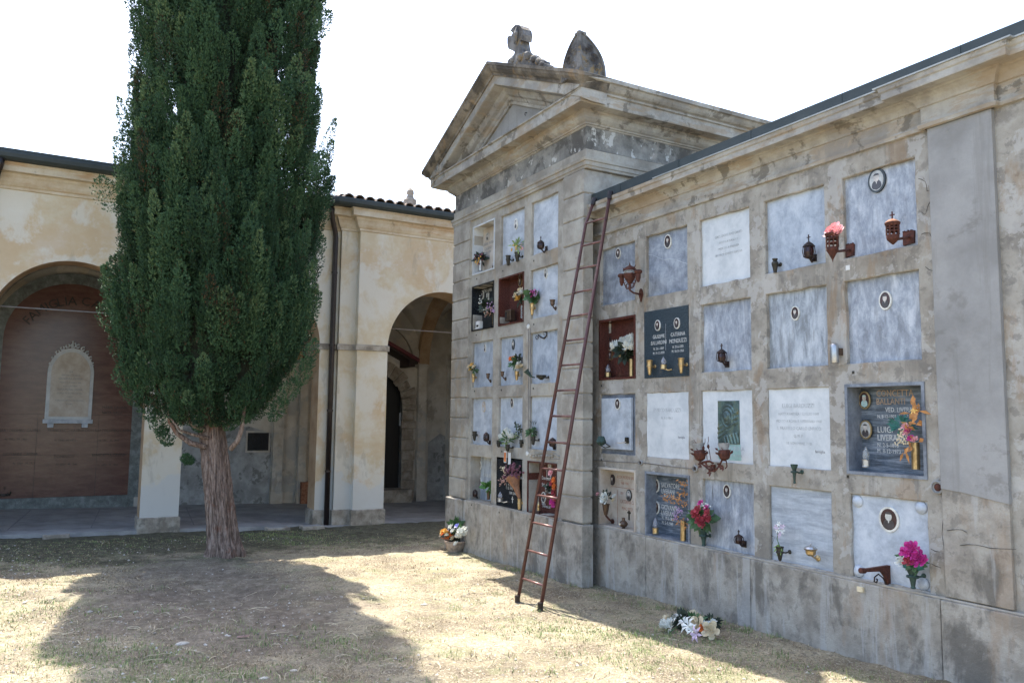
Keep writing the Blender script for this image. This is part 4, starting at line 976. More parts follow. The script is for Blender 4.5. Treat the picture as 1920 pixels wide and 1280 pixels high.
# ------------------------------------------------------------------ arcaded portico
PX_, PS, PR = -15.9, -15.78, -15.62          # left wall, pilaster strip, right block planes
BX = -20.2
portico = thing('portico', (-16.0, 2.0, -0.1), 'cream plastered arcade with round arches and a vaulted gallery, drainpipe and tiled roof', 'arcade building')
def zf(y): return -0.05 - 0.022 * y
SPR = 3.40
def arch_wall(xf, xb, y0, y1, arches, ztop, name, mat, rmat):
    mb = MB(); rv = MB(); N = 28
    cur = y0
    for c, r in sorted(arches):
        mb.quad((xf, cur, -0.6), (xf, c - r, -0.6), (xf, c - r, ztop), (xf, cur, ztop)); mb.quad((xb, cur, -0.6), (xb, c - r, -0.6), (xb, c - r, ztop), (xb, cur, ztop))
        P = [(c - r * math.cos(math.pi * k / N), SPR + r * math.sin(math.pi * k / N)) for k in range(N + 1)]
        for k in range(N):
            for xx in (xf, xb): mb.quad((xx, P[k][0], P[k][1]), (xx, P[k + 1][0], P[k + 1][1]), (xx, P[k + 1][0], ztop), (xx, P[k][0], ztop))
            rv.quad((xf, *P[k]), (xf, *P[k + 1]), (xb, *P[k + 1]), (xb, *P[k]))
        for yy in (c - r, c + r): rv.quad((xf, yy, -0.6), (xf, yy, SPR), (xb, yy, SPR), (xb, yy, -0.6))
        cur = c + r
    mb.quad((xf, cur, -0.6), (xf, y1, -0.6), (xf, y1, ztop), (xf, cur, ztop)); mb.quad((xb, cur, -0.6), (xb, y1, -0.6), (xb, y1, ztop), (xb, cur, ztop))
    for yy in (y0, y1): mb.quad((xf, yy, -0.6), (xb, yy, -0.6), (xb, yy, ztop), (xf, yy, ztop))
    o = mb.build(name, mat, portico); rv.build('arch_soffit', rmat, portico); return o
LA = [(-9.28, 1.25), (-6.13, 1.25), (-2.99, 1.25), (0.15, 1.25), (3.30, 1.25)]
RA = [(7.17, 1.28)]
arch_wall(PX_, PX_ - 0.5, -11.0, 4.90, LA, 6.0, 'wall', 'cloister_plaster', 'arch_orange')
arch_wall(PR, PX_ - 0.5, 5.24, 11.0, RA, 6.0, 'wall', 'cloister_plaster', 'arch_orange')
MB().box(PX_ - 0.5, PS, 4.90, 5.24, -0.6, 6.0).build('pilaster', 'cloister_plaster', portico)
# imposts and base blocks
def banded(pth):
    MB().sweep(prof_i, pth).build('impost', 'cloister_base', portico); MB().sweep(prof_b, pth).build('base', 'cloister_base', portico)
prof_i = [(0.0, 3.325), (0.03, 3.33), (0.03, 3.44), (0.0, 3.45)]; prof_b = [(0.0, -0.7), (0.03, -0.7), (0.03, 0.125), (0.0, 0.14)]
def pier(y0, y1, xf, xb=PX_ - 0.52): banded([(xb, y0), (xf, y0), (xf, y1), (xb, y1)])
ys = [c for c, r in LA]
for i in range(len(LA) - 1): pier(LA[i][0] + 1.25, LA[i + 1][0] - 1.25, PX_)
pth = [(PX_ - 0.52, 4.55), (PX_, 4.55), (PX_, 4.90), (PS, 4.90), (PS, 5.24), (PR, 5.24), (PR, 5.89), (PX_ - 0.52, 5.89)]
banded(pth)
pth = [(PX_ - 0.52, 8.45), (PR, 8.45), (PR, 11.0)]; banded(pth)
# cornice, gutter, roof
cp = [(0.0, 5.78), (0.025, 5.79), (0.03, 5.83), (0.055, 5.85), (0.09, 5.90), (0.115, 5.97), (0.14, 6.0), (0.145, 6.04), (0.24, 6.05), (0.24, 6.16), (0.265, 6.18), (0.265, 6.21), (0.0, 6.22)]
mb = MB(); mb.sweep(cp, [(PX_, -11.0), (PX_, 4.90), (PS, 4.90), (PS, 5.24), (PR, 5.24), (PR, 11.0)]); mb.build('cornice', 'cloister_cornice', portico)
gp = [(0.20, 6.205), (0.30, 6.20), (0.365, 6.215), (0.40, 6.25), (0.41, 6.31), (0.405, 6.345), (0.38, 6.345), (0.38, 6.31), (0.25, 6.30), (0.2, 6.34)]
mb = MB(); mb.sweep(gp, [(PX_, -11.0), (PX_, 4.62), (PR - 0.02, 4.84), (PR - 0.02, 11.0)]); mb.build('gutter', 'gutter_dark', portico)
mb = MB()
mb.add([(PX_ + 0.36, -11, 6.40), (PX_ + 0.36, 4.8, 6.40), (-18.3, 4.8, 6.72), (-18.3, -11, 6.72), (PX_ + 0.36, -11, 6.33), (PX_ + 0.36, 4.8, 6.33), (-18.3, 4.8, 6.3), (-18.3, -11, 6.3)], [(0, 1, 2, 3), (0, 4, 5, 1), (1, 5, 6, 2), (3, 2, 6, 7), (0, 3, 7, 4), (4, 7, 6, 5)])
mb.add([(PR + 0.33, 4.8, 6.34), (PR + 0.33, 11, 6.34), (-18.3, 11, 6.95), (-18.3, 4.8, 6.95), (PR + 0.33, 4.8, 6.24), (PR + 0.33, 11, 6.24), (-18.3, 11, 6.3), (-18.3, 4.8, 6.3)], [(0, 1, 2, 3), (0, 4, 5, 1), (1, 5, 6, 2), (3, 2, 6, 7), (0, 3, 7, 4), (4, 7, 6, 5)])
mb.add([(-18.3, -11, 6.72), (-18.3, 4.8, 6.72), (-20.9, 4.8, 6.2), (-20.9, -11, 6.2)], [(0, 1, 2, 3)])
mb.add([(-18.3, 4.8, 6.95), (-18.3, 11, 6.95), (-20.9, 11, 6.2), (-20.9, 4.8, 6.2)], [(0, 1, 2, 3)])
mb.build('roof', 'gutter_dark', portico)
# clay tiles: arched covers laid up the slope, overlapping
mb = MB()
sl = (6.95 - 6.34) / (18.3 + PR + 0.33)
for k, y in enumerate(np.arange(4.86, 10.8, 0.215)):
    for j in range(7):
        x0 = PR + 0.39 - j * 0.40; x1 = x0 - 0.46
        z0 = 6.34 + (PR + 0.33 - x0) * sl + 0.045 + R.uniform(-0.006, 0.008); z1 = z0 + 0.46 * sl - 0.035
        yj = y + R.uniform(-0.012, 0.012); n = 7; vs_ = []
        for (xx, zz, rr) in ((x0, z0, 0.098), (x1, z1, 0.078)):
            for a in range(n + 1):
                t = math.pi * a / n; vs_.append((xx, yj + rr * math.cos(t), zz - 0.03 + rr * 0.85 * math.sin(t)))
            for a in range(n + 1):
                t = math.pi * a / n; vs_.append((xx, yj + (rr - 0.016) * math.cos(t), zz - 0.03 + (rr * 0.85 - 0.016) * math.sin(t)))
        m2 = 2 * (n + 1); fs = []
        for a in range(n):
            fs += [(a, a + 1, m2 + a + 1, m2 + a), (n + 1 + a, m2 + n + 1 + a, m2 + n + 2 + a, n + 2 + a), (a, n + 1 + a, n + 2 + a, a + 1)]
        mb.add(vs_, fs)
mb.build('roof_tiles', 'roof_tile', portico)
p = ox(769, 374, -17.2)
MB().lathe(p, [(0.16, -0.3), (0.15, -0.02), (0.10, 0.02), (0.07, 0.10), (0.09, 0.14), (0.085, 0.20), (0.04, 0.26), (0.0, 0.28)], 10, wob=0.08).build('roof_finial', 'rough_stone', portico)
# drainpipe
pipe = [(PX_ + 0.30, 4.60, 6.24), (PX_ + 0.30, 4.62, 6.10), (PX_ + 0.26, 4.64, 5.98), (PX_ + 0.10, 4.76, 5.74), (PX_ + 0.085, 4.78, 5.62), (PX_ + 0.08, 4.78, 3.0), (PX_ + 0.08, 4.78, -0.2)]
mb = MB(); mb.tube(pipe, 0.052, 12); dp = mb.build('drainpipe', 'drain_brown', portico, smooth=True)
mb = MB()
for z in (4.9, 3.42, 2.1, 0.9): mb.lathe((PX_ + 0.08, 4.78, z), [(0.056, -0.02), (0.062, -0.018), (0.062, 0.018), (0.056, 0.02)], 12)
mb.build('bracket', 'drain_brown', dp)
p = ox(5, 300, PX_ + 0.34)
mb = MB(); q = float(p[1]); mb.tube([(PX_ + 0.34, q - 0.02, 6.22), (PX_ + 0.33, q - 0.03, 6.1), (PX_ + 0.2, q - 0.08, 5.95), (PX_ + 0.09, q - 0.22, 5.75), (PX_ + 0.08, q - 0.24, 4.0), (PX_ + 0.08, q - 0.24, -0.2)], 0.052, 12)
mb.build('drainpipe', 'drain_brown', portico, smooth=True)
# gallery: floor, back wall, vaults, pilasters
mb = MB()
ysf = np.arange(-11, 11.01, 0.5)
for a, b_ in zip(ysf[:-1], ysf[1:]):
    mb.quad((PX_ + 0.0 if b_ < 4.9 else PR, a, zf(a)), (PX_ + 0.0 if b_ < 4.9 else PR, b_, zf(b_)), (BX, b_, zf(b_)), (BX, a, zf(a)))
    mb.quad((PX_ if b_ < 4.9 else PR, a, zf(a)), (PX_ if b_ < 4.9 else PR, b_, zf(b_)), (PX_ if b_ < 4.9 else PR, b_, -0.6), (PX_ if b_ < 4.9 else PR, a, -0.6))
fl = mb.build('floor', 'gallery_floor', portico)
mb = MB()
for y in (-0.63, 0.66, 2.4): mb.add([(PX_ - 0.6, y, zf(y) + 0.002), (PX_ - 0.6, y + 0.02, zf(y) + 0.002), (BX + 0.5, y + 0.30, zf(y) + 0.002), (BX + 0.5, y + 0.28, zf(y) + 0.002)], [(0, 1, 2, 3)])
mb.add([(PX_ - 0.62, -11, zf(-11) + 0.0025), (PX_ - 0.62, 4.4, zf(4.4) + 0.0025), (PX_ - 0.60, 4.4, zf(4.4) + 0.0025), (PX_ - 0.60, -11, zf(-11) + 0.0025)], [(0, 1, 2, 3)])
mb.build('joint', 'inscription_dark', fl)
# doorway bay opening in the back wall
DC, DR, DS = 7.23, 0.86, 2.30
bw = MB()
bw.quad((BX, -11, -0.6), (BX, DC - DR, -0.6), (BX, DC - DR, 5.6), (BX, -11, 5.6)); bw.quad((BX, DC + DR, -0.6), (BX, 11, -0.6), (BX, 11, 5.6), (BX, DC + DR, 5.6))
P = [(DC - DR * math.cos(math.pi * k / 20), DS + DR * 1.0 * math.sin(math.pi * k / 20)) for k in range(21)]
for k in range(20): bw.quad((BX, *P[k]), (BX, *P[k + 1]), (BX, P[k + 1][0], 5.6), (BX, P[k][0], 5.6))
bw.box(BX - 0.6, BX - 0.5, -11, 11, -0.6, 6.3)
bw.quad((BX, -11, -0.6), (BX - .5, -11, -0.6), (BX - .5, -11, 6.2), (BX, -11, 6.2)); 
bw.box(BX, PX_ - 0.5, -11.2, -11.0, -0.6, 6.2); bw.box(BX - 0.6, PR, 11.0, 11.2, -0.6, 6.2)
bw.build('back_wall', 'gallery_plaster', portico)
MB().add([(BX + 0.006, 1.95, -0.4), (BX + 0.006, 4.65, -0.4), (BX + 0.006, 4.65, 1.55), (BX + 0.006, 4.1, 1.72), (BX + 0.006, 3.3, 1.62), (BX + 0.006, 2.6, 1.78), (BX + 0.006, 1.95, 1.6)], [tuple(range(7))]).build('damp_render', 'gallery_grey', portico)
MB().add([(BX + 0.006, 8.85, -0.3), (BX + 0.006, 9.5, -0.3), (BX + 0.006, 9.5, 1.4), (BX + 0.006, 9.2, 1.55), (BX + 0.006, 8.85, 1.3)], [tuple(range(5))]).build('damp_render', 'gallery_grey', portico)
mb = MB()
for a, b_, d in ((-1.72, -1.40, .10), (1.66, 1.95, 0.10), (4.68, 4.92, 0.12), (5.30, 5.50, 0.14), (8.48, 8.72, 0.16), (9.36, 9.60, 0.12)):
    mb = MB(); mb.box(BX, BX + d, a, b_, -0.5, 3.30); mb.box(BX, BX + d + 0.025, a - 0.02, b_ + 0.02, 3.30, 3.42); mb.box(BX, BX + d + 0.03, a - 0.025, b_ + 0.025, -0.5, 0.12)
    mb.build('pilaster', 'gallery_plaster', portico)
def vault(y0, y1, h_y, name='vault', mat='gallery_plaster'):
    xa, xb = PX_ - 0.5, BX; xc = (xa + xb) / 2; hx = (xa - xb) / 2; yc = (y0 + y1) / 2; hy = (y1 - y0) / 2; n = 30
    V = []; F = []
    for i in range(n + 1):
        for j in range(n + 1):
            x = xb + (xa - xb) * i / n; y = y0 + (y1 - y0) * j / n
            za = h_y * math.sqrt(max(0, 1 - ((y - yc) / hy) ** 2)); zb = (h_y + 0.1) * math.sqrt(max(0, 1 - ((x - xc) / hx) ** 2))
            V.append((x, y, SPR + max(za, zb)))
    for i in range(n):
        for j in range(n): a = i * (n + 1) + j; F.append((a, a + 1, a + n + 2, a + n + 1))
    mb = MB(); mb.add(V, F); mb.build(name, mat, portico, smooth=True)
def rib(y, w_, h_y):
    xa, xb = PX_ - 0.5, BX; xc = (xa + xb) / 2; hx = (xa - xb) / 2; mb = MB(); N = 24
    for k in range(N):
        t0, t1 = math.pi * k / N, math.pi * (k + 1) / N
        q = []
        for t in (t0, t1):
            for s_ in (0.93, 1.12): q.append((xc + hx * s_ * math.cos(t) if s_ < 1 else xc + hx * math.cos(t) * 1.0, SPR + h_y * s_ * math.sin(t)))
        v = [(a, yy, b_) for yy in (y - w_ / 2, y + w_ / 2) for a, b_ in q]
        mb.add(v, [(0, 2, 3, 1), (4, 5, 7, 6), (0, 4, 6, 2), (1, 3, 7, 5)])
    mb.build('transverse_arch', 'arch_orange', portico)
bays = [(-4.5, -1.5), (-1.42, 1.72), (1.73, 4.85), (5.3, 8.62), (8.64, 10.98)]
for a, b_ in bays: vault(a, b_, 1.85)
for y in (-1.46, 1.73, 5.08, 8.63): rib(y, 0.30 if y != 5.08 else 0.46, 1.80)
# lunette rims on the back wall
for a, b_ in bays[2:4]:
    mb = MB(); c = (a + b_) / 2; r_ = (b_ - a) / 2 - 0.08; N = 22
    for k in range(N):
        t0, t1 = math.pi * k / N, math.pi * (k + 1) / N
        v = [(xx, c + rr * math.cos(t), SPR + rr * 0.85 * math.sin(t)) for xx in (BX + 0.002, BX + 0.12) for t in (t0, t1) for rr in (r_ - 0.2, r_)]
        mb.add(v, [(0, 1, 3, 2), (4, 6, 7, 5), (0, 2, 6, 4), (1, 5, 7, 3)])
    mb.build('lunette_arch', 'gallery_plaster', portico)
# tie rods
mb = MB()
for (a, b_) in (((0, 573), (202, 588)), ((734, 617), (850, 623))):
    p, q = ox(*a, PX_ - 0.25), ox(*b_, PX_ - 0.25); zc = (p[2] + q[2]) / 2 - 0.0
    if a[0] == 0: mb.tube([(PX_ - 0.25, -1.1, zc), (PX_ - 0.25, 1.4, zc)], 0.012, 6)
    else: mb.tube([(PX_ - 0.25, 5.9, zc), (PX_ - 0.25, 8.4, zc)], 0.012, 6)
    zk = zc
mb.tube([(PX_ - 0.25, 2.05, zk), (PX_ - 0.25, 4.55, zk)], 0.012, 6)
mb.build('tie_rod', 'wire_grey', portico)
# doorway: rough voussoirs and jamb stones, dark leaf, step, pent roof
mb = MB(); rr = random.Random(5)
N = 15
for k in range(N):
    t0 = math.pi * k / N + 0.012; t1 = math.pi * (k + 1) / N - 0.012; ro = DR + rr.uniform(0.30, 0.42); ri = DR - rr.uniform(0.0, 0.05)
    v = [(xx, DC + q * math.cos(t), DS + q * math.sin(t)) for xx in (BX + 0.0, BX + 0.05 + rr.uniform(0, 0.03)) for t in (t0, t1) for q in (ri, ro)]
    mb.add(v, [(0, 1, 3, 2), (4, 6, 7, 5), (0, 2, 6, 4), (1, 5, 7, 3), (0, 4, 5, 1), (2, 3, 7, 6)])
for s_ in (-1, 1):
    z = -0.2
    while z < DS - 0.02:
        h = rr.uniform(0.20, 0.30); h = min(h, DS - z); wd = rr.uniform(0.30, 0.44); i0 = DR - rr.uniform(0, 0.05)
        y0, y1 = sorted((DC + s_ * i0, DC + s_ * (DR + wd))); mb.box(BX, BX + 0.05 + rr.uniform(0, 0.03), y0, y1, z + 0.008, z + h - 0.008); z += h
dr = mb.build('doorway', 'rough_stone', portico, bevel=0.02)
MB().box(BX - 0.35, BX - 0.3, DC - DR - .05, DC + DR + .05, -0.1, DS + DR + 0.05).build('door', 'door_dark', dr)
p = ox(748, 795, BX - 0.25); MB().box(BX - 0.29, BX - 0.26, float(p[1]) + 0.02, float(p[1]) + 0.06, 1.75, 2.1).build('notice', 'white_plastic', dr)
MB().box(BX - 0.3, BX + 0.45, DC - 1.0, DC + 1.0, -0.45, 0.10).build('step', 'cloister_base', dr, bevel=0.01)
XA = BX + 0.75
p, q = ox(700, 622, XA), ox(787, 672, XA)
mb = MB()
y0, z0, y1, z1 = float(p[1]) - 0.4, float(p[2]) + 0.20, float(q[1]), float(q[2])
mb.prism([(y0, z0), (y1, z1), (y1, z1 - 0.10), (y0, z0 - 0.10)], BX, XA, 'yz')
pr = mb.build('pent_roof', 'awning_red', dr)
MB().prism([(y0, z0 - 0.101), (y1 - 0.02, z1 - 0.101), (y1 - 0.02, z1 - 0.15), (y0, z0 - 0.15)], BX, XA - 0.05, 'yz').build('soffit', 'dark_iron', pr)
MB().box(BX, XA - 0.06, y1 - 0.26, y1 - 0.10, z1 - 0.22, z1 - 0.02).build('corbel', 'dark_iron', pr)
# framed dark tablet and little brick-red box in the middle bay
a, b_ = ox(465, 811, BX + 0.03), ox(503, 844, BX + 0.03)
pq = MB().box(BX, BX + 0.02, a[1] - 0.04, b_[1] + 0.04, b_[2] - 0.05, a[2] + 0.05).build('wall_tablet', 'gallery_plaster', portico)
MB().box(BX + 0.02, BX + 0.035, a[1], b_[1], b_[2], a[2]).build('dark_panel', 'granite_black', pq)
p = ox(575, 910, BX + 0.3); MB().box(BX, BX + 0.28, p[1] - 0.12, p[1] + 0.14, -0.3, p[2] + 0.08).build('brick_box', 'terracotta', portico, bevel=0.01)
# family tomb wall in the left bay
MC, MR, MS = 0.215, 1.285, 3.55
def arch_poly(c, r, s_, z0, n=26): return [(c - r, z0), (c + r, z0)] + [(c + r * math.cos(math.pi * k / n), s_ + r * math.sin(math.pi * k / n)) for k in range(n + 1)]
tw = MB(); tw.prism(arch_poly(MC, MR + 0.24, MS, -0.25), BX, BX + 0.107, 'yz')
tomb = tw.build('tomb_surround', 'marble_green_grey', portico)
MB().prism(arch_poly(MC, MR, MS, 0.18), BX + 0.107, BX + 0.115, 'yz').build('red_marble_panel', 'marble_brown_red', tomb)
MB().box(BX + 0.107, BX + 0.17, MC - MR, MC + MR, -0.2, 0.178).build('skirting', 'marble_green_grey', tomb)
mb = MB()
for y in (MC - 0.55, MC + 0.62): mb.box(BX + 0.1155, BX + 0.117, y, y + 0.006, 0.18, 1.95)
for z in (1.95, 1.08): mb.box(BX + 0.1155, BX + 0.117, MC - MR, MC + MR, z, z + 0.006)
mb.build('joint', 'inscription_black', tomb)
XT = BX + 0.116
L = [('F', 58, 602), ('A', 68, 593), ('M', 82, 583), ('I', 93, 577), ('G', 103, 573), ('L', 115, 570), ('I', 125, 568), ('A', 136, 568), ('C', 160, 569), ('A', 178, 574), ('V', 191, 580), ('I', 203, 588), ('N', 214, 598), ('A', 225, 611)]
mb = MB(); pc = None
pts = [ox(a, b_ + 4, XT) for _, a, b_ in L]
for i, (ch, a, b_) in enumerate(L):
    q0, q1 = pts[max(i - 1, 0)], pts[min(i + 1, len(L) - 1)]; ang = math.atan2(q1[2] - q0[2], q1[1] - q0[1])
    t_ = text('x', ch, XT, float(pts[i][1]), float(pts[i][2]), 0.27, None, None, '+x', roll=ang, ext=0.002); mb.add(t_.v, t_.f)
mb.build('inscription', 'inscription_black', tomb)
for i, (t_, a, b_) in enumerate((('MARIA CAVINA', 215, 766), ('NATA GALLI', 210, 776), ('CAV. BARTOLOMEO CAVINA', 28, 809), ('FRANCESCO CAVINA', 124, 809), ('DON BARTOLOMEO CAVINA', 205, 809), ('N. 1832   M. 1901', 30, 825), ('N. 1840   M. 1912', 122, 827), ('N. 1851   M. 1933', 204, 827),
                                  ('GIOVANNI CAVINA', 38, 853), ('DOMENICO', 120, 858), ('BENEDETTA CAVINA', 204, 855), ('N. 1860   M. 1929', 45, 870), ('N. 1863   M. 1940', 125, 872), ('N. 1870   M. 1951', 202, 873))):
    q = ox(a, b_, XT); text('inscription', t_, XT, float(q[1]), float(q[2]), 0.085 if 'N.' not in t_ else 0.065, 'inscription_black', tomb, '+x', sx=0.85)
# white memorial tablet
XM = BX + 0.19
a, b_, tp, ft = ox(83, 788, XM), ox(171, 788, XM), ox(128, 652, XM), ox(128, 790, XM)
c = float(a[1] + b_[1]) / 2; hw = float(b_[1] - a[1]) / 2; zb = float(a[2]); zt = float(tp[2]); sp_ = zt - hw * 1.25
def lancet(s_, z0): return [(c - hw * s_, z0), (c + hw * s_, z0)] + [(c + hw * s_ * math.cos(t), sp_ + (zt - sp_) * (s_ if s_ < 1 else 1) * math.sin(t)) for t in np.linspace(0, math.pi, 24)]
me_ = MB().prism(lancet(1, zb), BX + 0.118, XM - 0.02, 'yz').build('memorial_tablet', 'marble_white', tomb, bevel=0.01)
MB().prism(lancet(0.84, zb + 0.09), XM - 0.02, XM, 'yz').build('inscribed_face', 'marble_rosy', tomb)
mb = MB(); mb.box(BX + 0.118, XM + 0.04, c - hw - 0.03, c + hw + 0.03, zb - 0.06, zb + 0.03)
for s_ in (-1, 1): mb.box(BX + 0.118, XM + 0.02, c + s_ * (hw - 0.12) - 0.06, c + s_ * (hw - 0.12) + 0.06, zb - 0.15, zb - 0.06)
mb.build('sill', 'marble_pale', tomb, bevel=0.008)
mb = MB()
for k, t in enumerate(np.linspace(0.28, math.pi - 0.28, 11)):
    y_, z_ = c + hw * 0.93 * math.cos(t), sp_ + (zt - sp_) * 1.02 * math.sin(t) + 0.02
    s_ = 1 if k < 5 else -1; r_ = 0.05 if k != 5 else 0.07
    mb.tube([(XM - 0.03, y_ + r_ * (1 - q / 8) * math.cos(q * s_ + 1), z_ + 0.03 + r_ * (1 - q / 8) * math.sin(q * s_ + 1)) for q in np.linspace(0, 5.5, 9)], 0.016, 5)
mb.tube([(XM - 0.03, c, zt), (XM - 0.03, c, zt + 0.16)], [0.03, 0.012], 6)
mb.build('scroll_crest', 'marble_white', tomb)
for i, (t_, sz) in enumerate((('QUI', 0.05), ('RIPOSANO IN PACE', 0.05), ('GIOVANNI CAVINA', 0.065), ('MORTO IL 3 MARZO 1882', 0.045), ('E LA CONSORTE', 0.045), ('ANNA MARIA CAVINA', 0.06), ('DONNA PIA E CARITATEVOLE', 0.045), ('I FIGLI', 0.045), ('A PERENNE MEMORIA DEI GENITORI', 0.042), ('POSERO', 0.045))):
    q = ox(126, 698, XM); text('inscription', t_, XM, c, float(q[2]) - 0.078 * i, sz, 'inscription_dim', tomb, '+x', sx=0.8)

# ------------------------------------------------------------------ ladder
def ladder():
    g = lambda a, b_: oz(a, b_, -0.03)
    L0, R0 = g(970, 1133), g(1013, 1146)
    P0 = (L0 + R0) / 2; top_y = 5.60
    sl_ = (5.60 - P0[1]) / (4.45 + 0.03); n = np.array([0, 1, -sl_]); n /= np.linalg.norm(n)
    def onl(a, b_): d = ray(a, b_); return CAM + ((P0 - CAM) @ n) / (d @ n) * d
    Lb = onl(1098, 421); L0 = onl(970, 1131); R0 = onl(1013, 1145)
    Lt = oy(1114, 376, 5.715); Rt = oy(1144, 364, 5.715)
    t = thing('ladder', tuple((L0 + R0) / 2), 'long reddish brown metal ladder leaning against the gutter of the burial wall', 'ladder')
    MB().tube([L0, Lb, Lt], 0.0195, 10).build('rail', 'ladder_paint', t, smooth=True)
    MB().tube([R0, R0 + (Rt - R0) * 0.5, Rt], 0.021, 10).build('rail', 'ladder_paint', t, smooth=True)
    for p, d in ((Lt, Lt - Lb), (Rt, Rt - R0)):
        d = d / np.linalg.norm(d); MB().tube([p - d * 0.07, p - d * 0.02, p + d * 0.03, p + d * 0.035], [0.026, 0.034, 0.034, 0.02], 10).build('top_cap', 'drain_brown', t)
    for p in (L0, R0):
        f = MB(); f.lathe(p, [(0.026, 0.09), (0.03, 0.085), (0.029, 0.03), (0.036, 0.0), (0.038, -0.025), (0.0, -0.03)], 10)
        for a in range(4): f.tube([p + np.array([0.03 * math.cos(a * 1.57 + .6), 0.03 * math.sin(a * 1.57 + .6), 0.01]), p + np.array([0.055 * math.cos(a * 1.57 + .6), 0.055 * math.sin(a * 1.57 + .6), -0.025])], [0.01, 0.004], 5)
        f.build('foot', 'drain_brown', t)
    for k in range(15):
        z = 0.235 + 0.2985 * k
        def at(A, B): u = (z - A[2]) / (B[2] - A[2]); return A + (B - A) * u
        a, b_ = at(L0, Lb), at(R0, Rt)
        MB().tube([a, b_], 0.0125, 8).build('rung', 'ladder_rung', t, smooth=True)
    q = oz(1008, 1141, -0.03)
    m_ = MB(); m_.tube([q + np.array([0.01, 0.0, 0.07]), q + np.array([-0.05, -0.02, 0.015]), oz(993, 1150, -0.02), oz(975, 1155, -0.015), oz(960, 1157, -0.01)], 0.006, 5)
    tag(m_.build('cord', 'petal_cream', smooth=True), 'frayed pale cord lying at the right foot of the ladder', 'cord')
ladder()

